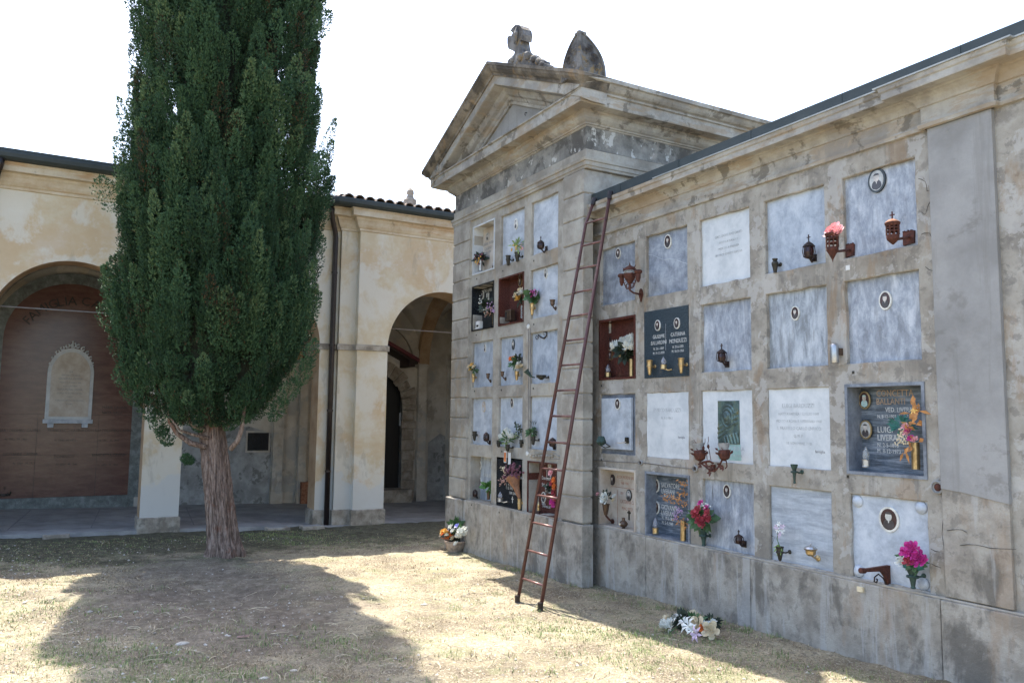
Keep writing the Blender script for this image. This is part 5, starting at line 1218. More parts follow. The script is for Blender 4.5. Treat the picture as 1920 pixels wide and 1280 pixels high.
# ------------------------------------------------------------------ cypress
def tree():
    T = np.array([-12.76, 2.35, 0.0]); gz = float(gh(T[0], T[1]))
    t = thing('cypress_tree', (T[0], T[1], gz), 'tall dark green cypress with a thick ridged trunk standing before the arcade', 'cypress')
    left = -np.array([0.494, 0.87, 0])
    def axis(z): return T + left * (0.04 + 0.31 * min(max(z, 0), 2.0) / 2.0 - 0.028 * min(max(z - 4.2, 0), 7))
    # trunk
    n, m_ = 96, 90; V = []; F = []; rng = np.random.default_rng(2)
    ph = rng.uniform(0, 6.28, 12)
    for i in range(m_ + 1):
        z = gz - 0.12 + i / m_ * 6.5; a = axis(z)
        r0 = 0.192 + 0.065 * math.exp(-max(z - gz, 0) / 0.16) + 0.04 * math.exp(-max(z, 0) / 0.7); r0 *= 1 - 0.06 * max(z - 1, 0)
        for k in range(n):
            th = 2 * math.pi * k / n
            g_ = 0.055 * math.sin(3 * th + ph[0] + 0.2 * z) + 0.045 * math.sin(5 * th + ph[1] - 0.3 * z) + 0.03 * math.sin(9 * th + ph[2] + 0.5 * z)
            g_ += -0.05 * abs(math.sin(13 * th / 2 + ph[3] + 0.6 * math.sin(1.1 * z + ph[4]))) ** 0.5 + 0.05 * math.sin(31 * th + ph[5] + 2 * math.sin(1.7 * z)) + 0.02 * math.sin(47 * th + 3 * math.sin(2.3 * z + th)) + rng.normal(0, 0.02)
            g_ += 0.10 * math.exp(-max(z - gz, 0) / 0.25) * math.sin(5 * th + 1.2)
            r = r0 * (1 + g_ * 1.15); V.append((a[0] + r * math.cos(th), a[1] + r * math.sin(th), z))
    for i in range(m_):
        for k in range(n): F.append((i * n + k, i * n + (k + 1) % n, (i + 1) * n + (k + 1) % n, (i + 1) * n + k))
    mb = MB(); mb.add(V, F); tr = mb.build('trunk', 'bark', t, smooth=True)
    # limbs that leave the trunk and turn upwards
    dep = -fw * np.array([1, 1, 0]); dep /= np.linalg.norm(dep)
    def limb(pts, r, side):
        d = float((T - CAM) @ fw); P = []
        for i, (a, b_) in enumerate(pts):
            dr_ = ray(a, b_); p = CAM + dr_ * (d / (dr_ @ fw)); P.append(p + dep * side * i * 0.06)
        MB().tube(P, list(np.linspace(r, r * 0.4, len(P))), 8).build('limb', 'bark', t, smooth=True)
    limb([(388, 838), (360, 830), (338, 812), (328, 790), (330, 760), (322, 720)], 0.045, 1)
    limb([(386, 806), (368, 800), (356, 785), (348, 755)], 0.03, 1); limb([(396, 822), (372, 815), (350, 806), (336, 780)], 0.028, 2)
    limb([(432, 842), (446, 826), (454, 805), (458, 780), (462, 755)], 0.045, 0.2)
    limb([(426, 800), (440, 775), (462, 742), (490, 720)], 0.026, -0.5); limb([(422, 790), (450, 755), (485, 745)], 0.02, -1)
    limb([(410, 780), (405, 740), (398, 690), (396, 640)], 0.06, 3); limb([(520, 770), (532, 776), (545, 778)], 0.01, 2)
    # crown
    zs = [1.68, 2.0, 2.4, 2.85, 3.1, 3.8, 4.6, 5.5, 6.4, 7.3, 8.3, 10, 12, 14, 16.2]
    Rs = [0.42, 0.82, 1.10, 1.26, 1.34, 1.34, 1.30, 1.30, 1.27, 1.24, 1.20, 1.10, 0.98, 0.72, 0.05]
    rad = lambda z: np.interp(z, zs, Rs)
    rng = np.random.default_rng(12)
    P_, D_, Tt, Sc = [], [], [], []
    NC = 3300
    cz = rng.uniform(0, 1, NC); cz = 1.80 + 13.9 * cz ** 1.25
    th = rng.uniform(0, 2 * math.pi, NC)
    lob = lambda th, z: 1 + 0.06 * np.sin(3 * th + 0.8 * z) + 0.06 * np.sin(5 * th - 1.3 * z + 1) + 0.05 * np.sin(2.1 * z + 2 * th)
    camdir = math.atan2(-T[1], -T[0])
    for i in range(NC):
        z = cz[i]; rr_ = rad(z) * float(lob(th[i], z)); fr = rng.choice([1.0, 0.86, 0.72], p=[0.55, 0.3, 0.15]) * rng.uniform(0.93, 1.03)
        hh = rng.uniform(0.42, 1.1) * (1 if z > 2.6 else 0.5); ww = rng.uniform(0.085, 0.145) * (0.8 + 0.3 * hh)
        r = max(0.05, rr_ * fr - ww * 0.7)
        c0 = axis(z) + np.array([r * math.cos(th[i]), r * math.sin(th[i]), z])
        out = np.array([math.cos(th[i]), math.sin(th[i]), 0])
        if z < 2.5 and fr < 0.99 and rng.uniform() < 0.5: continue
        front = math.cos(th[i] - camdir) > -0.35
        ns = int((230 if front else 65) * (hh / 0.45)); ns = int(ns * (1.0 if z < 9 else 0.6))
        u = rng.uniform(0, 1, ns) ** 0.8; a = rng.uniform(0, 6.283, ns)
        prof_ = np.sin(np.clip(u * 0.88 + 0.10, 0, 1) * math.pi) ** 0.75 * ww * rng.uniform(0.55, 1.08, ns)
        lean = out * 0.28
        e1 = np.array([-out[1], out[0], 0]); e2 = out
        pos = c0 + u[:, None] * hh * (np.array([0, 0, 1]) + lean) + prof_[:, None] * (np.cos(a)[:, None] * e1 + np.sin(a)[:, None] * e2)
        dr_ = np.cos(a)[:, None] * e1 + np.sin(a)[:, None] * e2
        d = dr_ * 0.75 + np.array([0, 0, 0.95]) + rng.normal(0, 0.30, (ns, 3)) + out * 0.25
        d /= np.linalg.norm(d, axis=1)[:, None]
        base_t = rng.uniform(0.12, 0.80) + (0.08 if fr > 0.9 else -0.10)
        tt = np.clip(base_t + 0.30 * (u - 0.4) + rng.normal(0, 0.10, ns), 0.10, 1)  # inner clumps and clump bases darker: crown's inner shade put into the tint
        if rng.uniform() < 0.07: tt = rng.uniform(0, 0.09, ns)
        tt = np.where(rng.uniform(0, 1, ns) < 0.02, 0.02, tt)
        P_.append(pos); D_.append(d); Tt.append(tt); Sc.append(rng.uniform(0.024, 0.056, ns))
    # stray sprays that break the outline
    for px, py, hgt, wd in ((606, 40, 0.45, 0.10), (405, 772, 0.3, 0.14), (432, 780, 0.28, 0.12), (372, 782, 0.3, 0.13), (455, 768, 0.3, 0.13), (203, 360, 0.55, 0.2), (592, 300, 0.4, 0.14), (207, 590, 0.5, 0.16), (577, 660, 0.5, 0.12), (566, 690, 0.45, 0.16), (235, 700, 0.4, 0.16), (515, 760, 0.35, 0.14), (300, 785, 0.4, 0.14), (312, 808, 0.3, 0.12), (280, 760, 0.4, 0.15), (352, 848, 0.16, 0.09), (250, 730, 0.4, 0.15), (540, 725, 0.4, 0.15)):
        d = float((T - CAM) @ fw); dr_ = ray(px, py + 18); c0 = CAM + dr_ * (d / (dr_ @ fw)); ns = 360
        u = rng.uniform(0, 1, ns); a = rng.uniform(0, 6.283, ns); pr_ = np.sin(np.clip(u * .9 + .08, 0, 1) * math.pi) ** 0.8 * wd * rng.uniform(0.3, 1.1, ns)
        ln_ = (1 if px > 400 else -1) * np.array([0.494, 0.87, 0]) * 0.3
        P_.append(c0 + (u[:, None] - 0.3) * hgt * (np.array([0, 0, 1]) + ln_) + pr_[:, None] * np.stack([np.cos(a), np.sin(a), 0 * a], 1))
        dd = np.stack([np.cos(a) * .7, np.sin(a) * .7, 0 * a + 0.9], 1) + rng.normal(0, 0.25, (ns, 3)); D_.append(dd / np.linalg.norm(dd, axis=1)[:, None])
        Tt.append(np.clip(rng.normal(0.7, 0.15, ns), 0.2, 1)); Sc.append(rng.uniform(0.025, 0.055, ns))
    P = np.concatenate(P_); D = np.concatenate(D_); tt = np.concatenate(Tt); S = np.concatenate(Sc); N = len(P)
    rv = rng.normal(0, 1, (N, 3)); W1 = np.cross(D, rv); W1 /= np.linalg.norm(W1, axis=1)[:, None]; W2 = np.cross(D, W1)
    def blade(dirv, L, wv, wid):
        tip = P + dirv * L[:, None]; mid = P + dirv * (L * 0.5)[:, None]
        return np.stack([P, mid + wv * wid[:, None], tip, mid - wv * wid[:, None]], 1)
    B = [blade(D, S, W1, S * 0.14), blade((D + W2 * 0.55) / 1.14, S * 0.72, W1, S * 0.15), blade((D - W2 * 0.5 + W1 * 0.3) / 1.15, S * 0.75, W2, S * 0.15)]
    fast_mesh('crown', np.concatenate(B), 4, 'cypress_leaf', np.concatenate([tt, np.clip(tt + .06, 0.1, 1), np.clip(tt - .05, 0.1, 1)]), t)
    # solid dark core added inside the crown to block light and sky
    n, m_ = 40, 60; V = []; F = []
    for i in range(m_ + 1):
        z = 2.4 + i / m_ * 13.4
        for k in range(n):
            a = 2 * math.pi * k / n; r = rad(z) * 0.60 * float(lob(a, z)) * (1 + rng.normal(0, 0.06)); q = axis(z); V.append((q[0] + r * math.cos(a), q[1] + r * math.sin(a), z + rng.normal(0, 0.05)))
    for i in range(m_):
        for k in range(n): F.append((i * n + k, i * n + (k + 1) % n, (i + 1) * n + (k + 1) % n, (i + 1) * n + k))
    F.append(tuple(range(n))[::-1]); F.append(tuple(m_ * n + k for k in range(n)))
    mb = MB(); mb.add(V, F); mb.build('shade_core', 'crown_core', t)
tree()
# ------------------------------------------------------------------ flowers, vases, lamps
def rose(mb, c, r, d=(0, -0.6, 0.8), seed=0):
    rr = random.Random(seed); d = np.array(d, float); d /= np.linalg.norm(d); a = np.array([1, 0, 0.1]); u = a - d * (a @ d); u /= np.linalg.norm(u); v = np.cross(d, u); c = np.array(c, float)
    for ring, (n, rad, tilt, h) in enumerate(((5, 1.0, 1.05, 0.10), (5, 0.74, 0.72, 0.30), (4, 0.46, 0.42, 0.45), (3, 0.22, 0.15, 0.55))):
        for k in range(n):
            t = 2 * math.pi * (k + 0.4 * ring) / n + rr.uniform(-.15, .15)
            e = math.cos(t) * u + math.sin(t) * v; s_ = -math.sin(t) * u + math.cos(t) * v; w_ = rad * r * 0.85 * (2.9 / n)
            b = c + d * r * (h - 0.4); m = c + e * rad * r * 0.75 + d * r * (h + 0.05); tp = c + e * rad * r * (0.75 + 0.35 * math.sin(tilt)) + d * r * (h + 0.30 * math.cos(tilt) + 0.05)
            V = [b, m - s_ * w_ * 0.8, m + e * 0.12 * r, m + s_ * w_ * 0.8, tp - s_ * w_ * 0.55, tp + e * 0.05 * r + d * 0.05 * r, tp + s_ * w_ * 0.55]
            mb.add(V, [(0, 1, 2), (0, 2, 3), (1, 4, 5, 2), (2, 5, 6, 3)])
def mum(mb, c, r, seed=0, n=70, sharp=0.10):
    rr = random.Random(seed); c = np.array(c, float)
    for k in range(n):
        z = 1 - 1.75 * (k + 0.5) / n; q = math.sqrt(max(0, 1 - z * z)); t = k * 2.399963
        d = np.array([q * math.cos(t), q * math.sin(t), z]); e = np.array([rr.gauss(0, 1) for _ in range(3)]); s_ = np.cross(d, e); s_ /= np.linalg.norm(s_); up_ = np.array([0, 0, 0.25])
        L = r * rr.uniform(0.85, 1.12); b = c + d * r * 0.25; m = c + d * L * 0.72; tp = c + (d + up_) / np.linalg.norm(d + up_) * L
        mb.add([b, m - s_ * r * sharp * 1.4, tp, m + s_ * r * sharp * 1.4], [(0, 1, 2, 3)])
    mb.sphere(c, r * 0.5, 7)
def lily(mb, c, r, d=(0, -0.7, 0.7), n=6, seed=0):
    rr = random.Random(seed); d = np.array(d, float); d /= np.linalg.norm(d); a = np.array([1, 0, 0.1]); u = a - d * (a @ d); u /= np.linalg.norm(u); v = np.cross(d, u); c = np.array(c, float)
    for k in range(n):
        t = 2 * math.pi * k / n + rr.uniform(-.15, .15); e = math.cos(t) * u + math.sin(t) * v; s_ = np.cross(d, e)
        m = c + e * r * 0.5 + d * r * 0.28; tp = c + e * r * rr.uniform(0.9, 1.1) + d * r * 0.12
        mb.add([c, m - s_ * r * 0.19, m + d * 0.03 * r, m + s_ * r * 0.19, tp], [(0, 1, 2), (0, 2, 3), (1, 4, 2), (2, 4, 3)])
def leaf(mb, b, tip, w_):
    b, tip = np.array(b, float), np.array(tip, float); d = tip - b; s_ = np.cross(d, [0.2, -1, 0.3]); s_ = s_ / (np.linalg.norm(s_) + 1e-9) * w_; m = b + d * 0.5; dz = np.array([0, 0, -np.linalg.norm(d) * 0.12])
    mb.add([b, m - s_, m + dz * 0.3, m + s_, tip + dz], [(0, 1, 2), (0, 2, 3), (1, 4, 2), (2, 4, 3)])
def foliage(c, r, n, mat, parent, seed=0, w_=0.3, upk=0.5, name='foliage', stem=True):
    rr = random.Random(seed); mb = MB(); c = np.array(c, float)
    for k in range(n):
        d = np.array([rr.gauss(0, 1), rr.gauss(0, 0.8) - 0.1, rr.gauss(0, 0.8) + upk]); d /= np.linalg.norm(d)
        b = c + d * r * rr.uniform(0.05, 0.55) * 0.9; leaf(mb, b, b + d * r * rr.uniform(0.4, 0.8), r * w_ * rr.uniform(0.5, 0.9))
    if stem:
        for k in range(4): mb.tube([c + np.array([rr.uniform(-.1, .1) * r, 0, -r * 0.9]), c + np.array([rr.uniform(-.3, .3) * r, 0, 0])], 0.0025, 4)
    return mb.build(name, mat, parent)
def bloom(kind, c, r, mat, parent, seed=0, d=(0, -0.7, 0.6)):
    mb = MB()
    if kind == 'rose': rose(mb, c, r, d, seed)
    elif kind == 'mum': mum(mb, c, r, seed)
    elif kind == 'lily': lily(mb, c, r, d, 6, seed)
    elif kind == 'sprig':
        rr = random.Random(seed); c = np.array(c, float)
        for k in range(14):
            p = c + np.array([rr.gauss(0, .45), rr.gauss(0, .35), rr.gauss(0, .5)]) * r; mb.sphere(p, r * rr.uniform(0.12, 0.24), 5)
    return mb.build('bloom', mat, parent)
def at(px, py, y): return oy(px, py, y)
def vase(px, pt, pb, rt_, rb_, y, mat, label, wall_y=None, name='flower_vase', cat='vase', style='cone', group=None):
    """lathed vase given by its rim and foot in the survey photo, with a wall bracket when wall_y is set"""
    p = at(px, pt, y); q = at(px, pb, y); s_ = mpp(p); h = float(p[2] - q[2]); R1, R0 = rt_ * s_, rb_ * s_
    c = np.array([p[0], y, q[2]]); t = thing(name, tuple(c), label, cat, group)
    if style == 'cone': prof = [(R0 * 0.5, 0), (R0, 0.01), (R0 * 1.05 + (R1 - R0) * 0.5, h * 0.5), (R1 * 0.9, h * 0.90), (R1, h * 0.96), (R1 * 1.02, h), (R1 * 0.85, h), (R1 * 0.8, h * 0.9), (0.001, h * 0.88)]
    elif style == 'cyl': prof = [(R0, 0), (R0, h * 0.02), (R1, h * 0.97), (R1, h), (R1 * 0.88, h), (R1 * 0.86, h * 0.9), (0.001, h * 0.88)]
    elif style == 'urn': prof = [(R0, 0), (R0 * 0.9, h * 0.06), (R1 * 0.75, h * 0.40), (R1, h * 0.62), (R1 * 0.9, h * 0.75), (R1 * 0.55, h * 0.84), (R1 * 0.75, h * 0.92), (R1 * 0.8, h), (R1 * 0.6, h), (0.001, h * 0.9)]
    elif style == 'trumpet': prof = [(R0 * 0.7, 0), (R0, h * 0.04), (R0 * 0.75, h * 0.12), (R0 * 1.0, h * 0.35), (R0 * 1.5, h * 0.62), (R0 * 1.3, h * 0.68), (R1 * 0.8, h * 0.85), (R1, h * 0.98), (R1 * 0.9, h), (R1 * 0.7, h * 0.92), (0.001, h * 0.88)]
    elif style == 'bowl': prof = [(R0, 0), (R0 * 1.05, h * 0.1), (R1 * 0.85, h * 0.5), (R1 * 0.97, h * 0.85), (R1, h * 0.88), (R1, h), (R1 * 0.85, h), (R1 * 0.8, h * 0.85), (0.001, h * 0.82)]
    MB().lathe(c, prof, 16).build('vase_body', mat, t, smooth=False)
    if wall_y:
        zc = c[2] + h * 0.6; mb = MB()
        mb.lathe((c[0], y, zc), [(R1 * 0.92, -0.008), (R1 * 1.0, 0), (R1 * 0.92, 0.008)], 14)
        xo = 0.0
        mb.tube([(c[0] + R1 * 0.6, y + R1 * 0.5, zc), (c[0] + xo, (y + wall_y) / 2 + 0.02, zc - 0.01), (c[0] + xo + 0.02, wall_y - 0.004, zc)], 0.008, 6)
        mb.lathe((c[0] + xo + 0.02, wall_y + 0.001, zc), [(0.020, 0), (0.020, 0.006), (0.012, 0.010), (0, 0.011)], 10, (0, -1, 0))
        mb.build('bracket', mat, t)
    return t, np.array([c[0], y, c[2] + h]), h, R1
def lampf(px, pt, pb, rw, y, label, base='brass', flame='flame_glass', wall_y=None, group='flame-shaped grave lamps'):
    """votive lamp: metal cup with a twisted glass flame"""
    p = at(px, pt, y); q = at(px, pb, y); s_ = mpp(p); h = float(p[2] - q[2]); r = rw * s_; c = np.array([p[0], y, q[2]])
    t = thing('votive_lamp', tuple(c), label, 'grave lamp', group)
    hb = h * 0.36
    MB().lathe(c, [(r, 0), (r * 1.05, hb * 0.08), (r, hb * 0.15), (r, hb * 0.9), (r * 1.08, hb), (r * 0.8, hb * 1.02)], 16).build('base', base, t)
    MB().lathe(c, [(r * 0.55, hb), (r * 0.85, hb + (h - hb) * 0.22), (r * 0.8, hb + (h - hb) * 0.45), (r * 0.45, hb + (h - hb) * 0.72), (r * 0.15, hb + (h - hb) * 0.92), (0.0, h)], 12, wob=0.05).build('glass_flame', flame, t, smooth=True)
    if wall_y:
        MB().tube([(c[0], y, c[2] + 0.01), (c[0] + 0.03, (y + wall_y) / 2, c[2] - 0.01), (c[0] + 0.05, wall_y - 0.002, c[2])], 0.008, 6).build('bracket', base, t)
    return t
def cuplamp(px, pt, pb, rw, y, label, mat, wall_y, arm=(14, 8), lid=False, group='small cup lamps on brackets'):
    p = at(px, pt, y); q = at(px, pb, y); s_ = mpp(p); h = float(p[2] - q[2]); r = rw * s_; c = np.array([p[0], y, q[2]])
    t = thing('cup_lamp', tuple(c), label, 'grave lamp', group)
    b = MB().lathe(c, [(r * 0.15, 0), (r * 0.45, h * 0.05), (r * 0.75, h * 0.3), (r * 0.8, h * 0.75), (r * 1.0, h * 0.9), (r * 1.05, h), (r * 0.85, h), (r * 0.8, h * 0.8), (0, h * 0.78)], 14).build('cup', mat, t)
    if lid: MB().lathe(c + np.array([0, 0, h]), [(r, 0), (r * 0.8, h * 0.25), (r * 0.3, h * 0.42), (r * 0.12, h * 0.5), (r * 0.16, h * 0.62), (0, h * 0.8)], 12).build('lid', 'steel' if mat != 'dark_iron' else mat, t)
    e = at(px + arm[0], pb + arm[1], wall_y)
    mb = MB(); mb.tube([c + np.array([0, 0, 0.01]), (c[0] + (e[0] - c[0]) * 0.4, (y + wall_y) / 2, c[2] - 0.025), (e[0], wall_y - 0.012, e[2])], 0.009, 6); mb.lathe((e[0], wall_y + 0.001, e[2]), [(0.028, 0), (0.028, 0.008), (0.012, 0.016), (0, 0.017)], 10, (0, -1, 0)); mb.build('bracket', mat, t)
    return t
def lantern(px, pt, pb, rw, y, label, wall_y, plate, mat='dark_iron', cross=True):
    """small wrought iron lantern: glazed barrel in a cage, pierced roof with a cross, arm and wall plate"""
    p = at(px, pt, y); q = at(px, pb, y); s_ = mpp(p); h = float(p[2] - q[2]); r = rw * s_; c = np.array([p[0], y, q[2]])
    t = thing('hanging_lantern', tuple(c), label, 'lantern', 'small dark iron lanterns')
    bh = h * (0.72 if cross else 0.9)
    MB().lathe(c, [(r * 0.7, bh * 0.10), (r * 0.82, bh * 0.4), (r * 0.7, bh * 0.72)], 8).build('glass', 'dark_red_glass', t)
    mb = MB(); mb.lathe(c, [(0, 0), (r * 0.35, 0.005), (r * 0.8, bh * 0.10), (r * 0.85, bh * 0.16), (r * 0.6, bh * 0.16)], 12)
    mb.build('cage_base', mat, t); mb = MB(); mb.lathe(c + np.array([0, 0, bh * 0.68]), [(r * 0.8, 0), (r * 1.05, bh * 0.03), (r * 0.75, bh * 0.16), (r * 0.35, bh * 0.27), (r * 0.12, bh * 0.32), (0, bh * 0.34)], 12)
    mb.build('cage_roof', mat, t)
    mb = MB()
    for k in range(8):
        a = k * math.pi / 4; e = np.array([math.cos(a), math.sin(a), 0]); mb.tube([c + e * r * 0.85 + (0, 0, bh * 0.12), c + e * r * 1.02 + (0, 0, bh * 0.4), c + e * r * 0.9 + (0, 0, bh * 0.72)], 0.005, 4)
    mb.build('cage_bars', mat, t)
    if cross:
        zt = c[2] + bh; mb = MB(); k = h - bh; mb.box(c[0] - 0.004, c[0] + 0.004, y - 0.004, y + 0.004, zt - 0.01, zt + k); mb.box(c[0] - k * 0.3, c[0] - 0.004, y - 0.003, y + 0.003, zt + k * 0.55, zt + k * 0.55 + 0.008); mb.box(c[0] + 0.004, c[0] + k * 0.3, y - 0.003, y + 0.003, zt + k * 0.55, zt + k * 0.55 + 0.008); mb.build('cross', mat, t)
    e = at(*plate, wall_y); mb = MB(); mb.tube([c + (0, 0, 0.02), (c[0] + (e[0] - c[0]) * 0.4, (y + wall_y) / 2, c[2] - 0.02), (e[0], wall_y - 0.01, e[2])], 0.010, 6); mb.box(e[0] - 0.028, e[0] + 0.028, wall_y - 0.012, wall_y + 0.001, e[2] - 0.032, e[2] + 0.032)
    mb.build('bracket', mat, t)
    return t

# --- burial wall
Yo = WY - 0.05
# wrought chandelier-like lamp
def chandelier():
    c = at(1181, 533, 5.72); s_ = mpp(c); t = thing('wrought_iron_lamp', tuple(c), 'large rusty wrought iron lamp with two side sockets hanging before the top left slab', 'lantern')
    c = np.array(c)
    MB().lathe(c, [(0, 0.0), (0.03, 0.02), (0.055, 0.06), (0.07, 0.10), (0.075, 0.125)], 14).build('bowl', 'rust_iron', t)
    MB().lathe(c, [(0.066, 0.118), (0.072, 0.150), (0.066, 0.165)], 14).build('glass', 'clear_glass', t)
    MB().lathe(c, [(0.075, 0.160), (0.085, 0.165), (0.06, 0.195), (0.025, 0.215), (0.01, 0.225), (0.004, 0.255), (0, 0.26)], 14).build('lid', 'rust_iron', t)
    mb = MB()
    for s in (-1, 1):
        mb.tube([c + (0.01 * s, 0, -0.05), c + (0.06 * s, 0, -0.045), c + (0.10 * s, 0, 0.01), c + (0.125 * s, 0, 0.07), c + (0.13 * s, 0, 0.13)], 0.006, 6)
        for k in range(6): mb.tube([c + (s * (0.055 + k * 0.008), 0, -0.02 + 0.028 * k), c + (s * (0.085 + k * 0.008), 0, -0.03 + 0.03 * k)], 0.004, 4)
        for r_ in (0.032, 0.02): mb.tube([c + (s * 0.04 + r_ * math.cos(a), 0, -0.012 + r_ * math.sin(a)) for a in np.linspace(0, 6.0, 12)], 0.004, 4)
        for k in range(3): leaf(mb, c + (s * (0.075 + 0.004 * k), 0, 0.15 + 0.01 * k), c + (s * (0.09 + 0.02 * k), -0.01, 0.21 + 0.008 * k), 0.008)
    mb.build('scroll_work', 'rust_iron', t)
    for s, dz in ((-1, 0), (1, 0.0)):
        q = c + (0.155 * s, 0, 0.03); k = MB().lathe(q, [(0, -0.03), (0.016, -0.02), (0.02, 0.0), (0.028, 0.02), (0.030, 0.075), (0.045, 0.08), (0.05, 0.10), (0.035, 0.115), (0, 0.12)], 10).build('socket', 'rust_iron', t)
    e = at(1203, 552, WY)
    mb = MB(); mb.tube([c + (0, 0, 0.0), c + (0, 0, -0.07), c + (0.02, 0.04, -0.10), (e[0], WY - 0.02, e[2])], 0.011, 8)
    mb.prism([(e[0] - 0.035, e[2]), (e[0], e[2] - 0.09), (e[0] + 0.035, e[2]), (e[0] + 0.02, e[2] + 0.05), (e[0], e[2] + 0.07), (e[0] - 0.02, e[2] + 0.05)], WY - 0.02, WY + 0.001, 'xz'); mb.build('bracket', 'rust_iron', t)
chandelier()
vase(1453, 485, 511, 6.5, 3.5, Yo + .04, 'bronze_dark', 'tiny dark bronze urn at the bottom left of a top row slab', WY + 0.045, style='urn')
lantern(1516, 440, 486, 11, Yo, 'small black lantern with a pale bracket right of the tiny bronze urn', WY + 0.045, (1527, 484))
def barrel_lamp(px, pt, pb, rw, plate, label, cap, y=5.57):
    p = at(px, pt, y); q = at(px, pb, y); s_ = mpp(p); h = float(p[2] - q[2]); r = rw * s_; c = np.array([p[0], y, q[2]])
    t = thing('pierced_lantern', tuple(c), label, 'lantern')
    if cap: lo = [(0.004, 0), (r * 0.35, h * 0.06), (r * 0.85, h * 0.20), (r * 0.92, h * 0.28)]
    else: lo = [(0.001, 0), (r * 0.12, h * 0.10), (r * 0.7, h * 0.34), (r * 0.92, h * 0.42)]
    mb = MB(); mb.lathe(c, lo + [(r * 0.92, lo[-1][1] + h * 0.10), (r * 0.8, lo[-1][1] + h * 0.10), (0, lo[-1][1] + 0.01)], 14); mb.build('cup', 'rust_iron', t)
    z0 = c[2] + lo[-1][1] + h * 0.10; z1 = c[2] + (h * 0.78 if cap else h * 0.94)
    mb = MB()
    for k in range(9):
        a = k * 2 * math.pi / 9; e = np.array([math.cos(a), math.sin(a), 0]); mb.tube([np.array([c[0], y, z0]) + e * r * 0.88, np.array([c[0], y, z1]) + e * r * 0.88], 0.006, 5)
    for zz in (0.35, 0.68): mb.lathe((c[0], y, z0 + (z1 - z0) * zz), [(r * 0.84, -0.005), (r * 0.93, -0.004), (r * 0.93, 0.004), (r * 0.84, 0.005)], 14)
    mb.lathe((c[0], y, z1), [(r * 0.80, -0.012), (r * 0.95, -0.010), (r * 1.12, 0.008), (r * 1.12, 0.016), (r * 0.80, 0.012)], 14); mb.build('cage', 'rust_iron', t)
    if cap:
        MB().lathe((c[0], y, z1 + 0.012), [(r * 1.12, 0), (r * 1.0, h * 0.05), (r * 0.6, h * 0.13), (r * 0.15, h * 0.17), (0, h * 0.175)], 14).build('dome', 'terracotta', t, smooth=True)
        zt = z1 + h * 0.17; mb = MB(); mb.box(c[0] - 0.004, c[0] + 0.004, y - 0.004, y + 0.004, zt, zt + 0.07); mb.box(c[0] - 0.02, c[0] - 0.004, y - 0.004, y + 0.004, zt + 0.04, zt + 0.048); mb.box(c[0] + 0.004, c[0] + 0.02, y - 0.004, y + 0.004, zt + 0.04, zt + 0.048); mb.build('cross', 'rust_iron', t)
    e = at(*plate, WY + (0.045)); wy_ = WY + 0.045
    mb = MB(); n = 9; P = []
    for k in range(n): P += [(e[0] - 0.05 + 0.1 * k / n, e[2] + 0.055 + R.uniform(0, 0.012)), (e[0] - 0.05 + 0.1 * (k + .5) / n, e[2] + 0.045)]
    P = P + [(e[0] + 0.052, e[2] + 0.05), (e[0] + 0.046, e[2] - 0.05), (e[0] - 0.05, e[2] - 0.058)]
    mb.prism(P, wy_ - 0.02, wy_ + 0.001, 'xz'); mb.tube([(c[0], y + r * 0.8, z0 - 0.03), (e[0], wy_ - 0.01, e[2] + 0.005)], [0.010, 0.013], 6); mb.build('bracket', 'rust_iron', t)
    return t, c, h, r
barrel_lamp(1673, 411, 459, 12.5, (1706, 446), 'rusty pierced lantern with a round pink dome before the top right slab', True)
t, c, h, r = barrel_lamp(1560, 438, 492, 12, (1594, 470), 'rusty pointed flower holder with a bunch of pink roses in it', False)
t['category'] = 'flower holder'
for k, (a, b_) in enumerate(((1559, 433), (1567, 427), (1573, 433), (1563, 437), (1571, 438), (1556, 438))):
    bloom('rose', at(a, b_, 5.57 + (k % 2) * 0.03), 0.052, 'petal_pink', t, k)
# white chrysanthemums in gold vase in the red recess
y = WY + 0.05
t, top, h, r = vase(1184, 673, 705, 4.8, 4.3, y, 'brass', 'tall gold vase of big white chrysanthemums in the red granite niche', None, style='cyl')
foliage(top + (-0.09, -0.02, 0.09), 0.16, 70, 'leaf_dark', t, 1, upk=0.2)
for k, (a, b_, r_) in enumerate(((1155, 650, 0.095), (1181, 648, 0.10), (1184, 635, 0.075), (1168, 641, 0.07), (1176, 636, 0.06))): bloom('mum', at(a, b_, y - 0.07 + 0.02 * k), r_, 'petal_white', t, k)
bloom('mum', at(1164, 667, y - 0.03), 0.03, 'petal_cream', t, 9)
lampf(1140, 682, 707, 5.5, y, 'glass flame lamp on a gold cup at the left of the red granite niche')
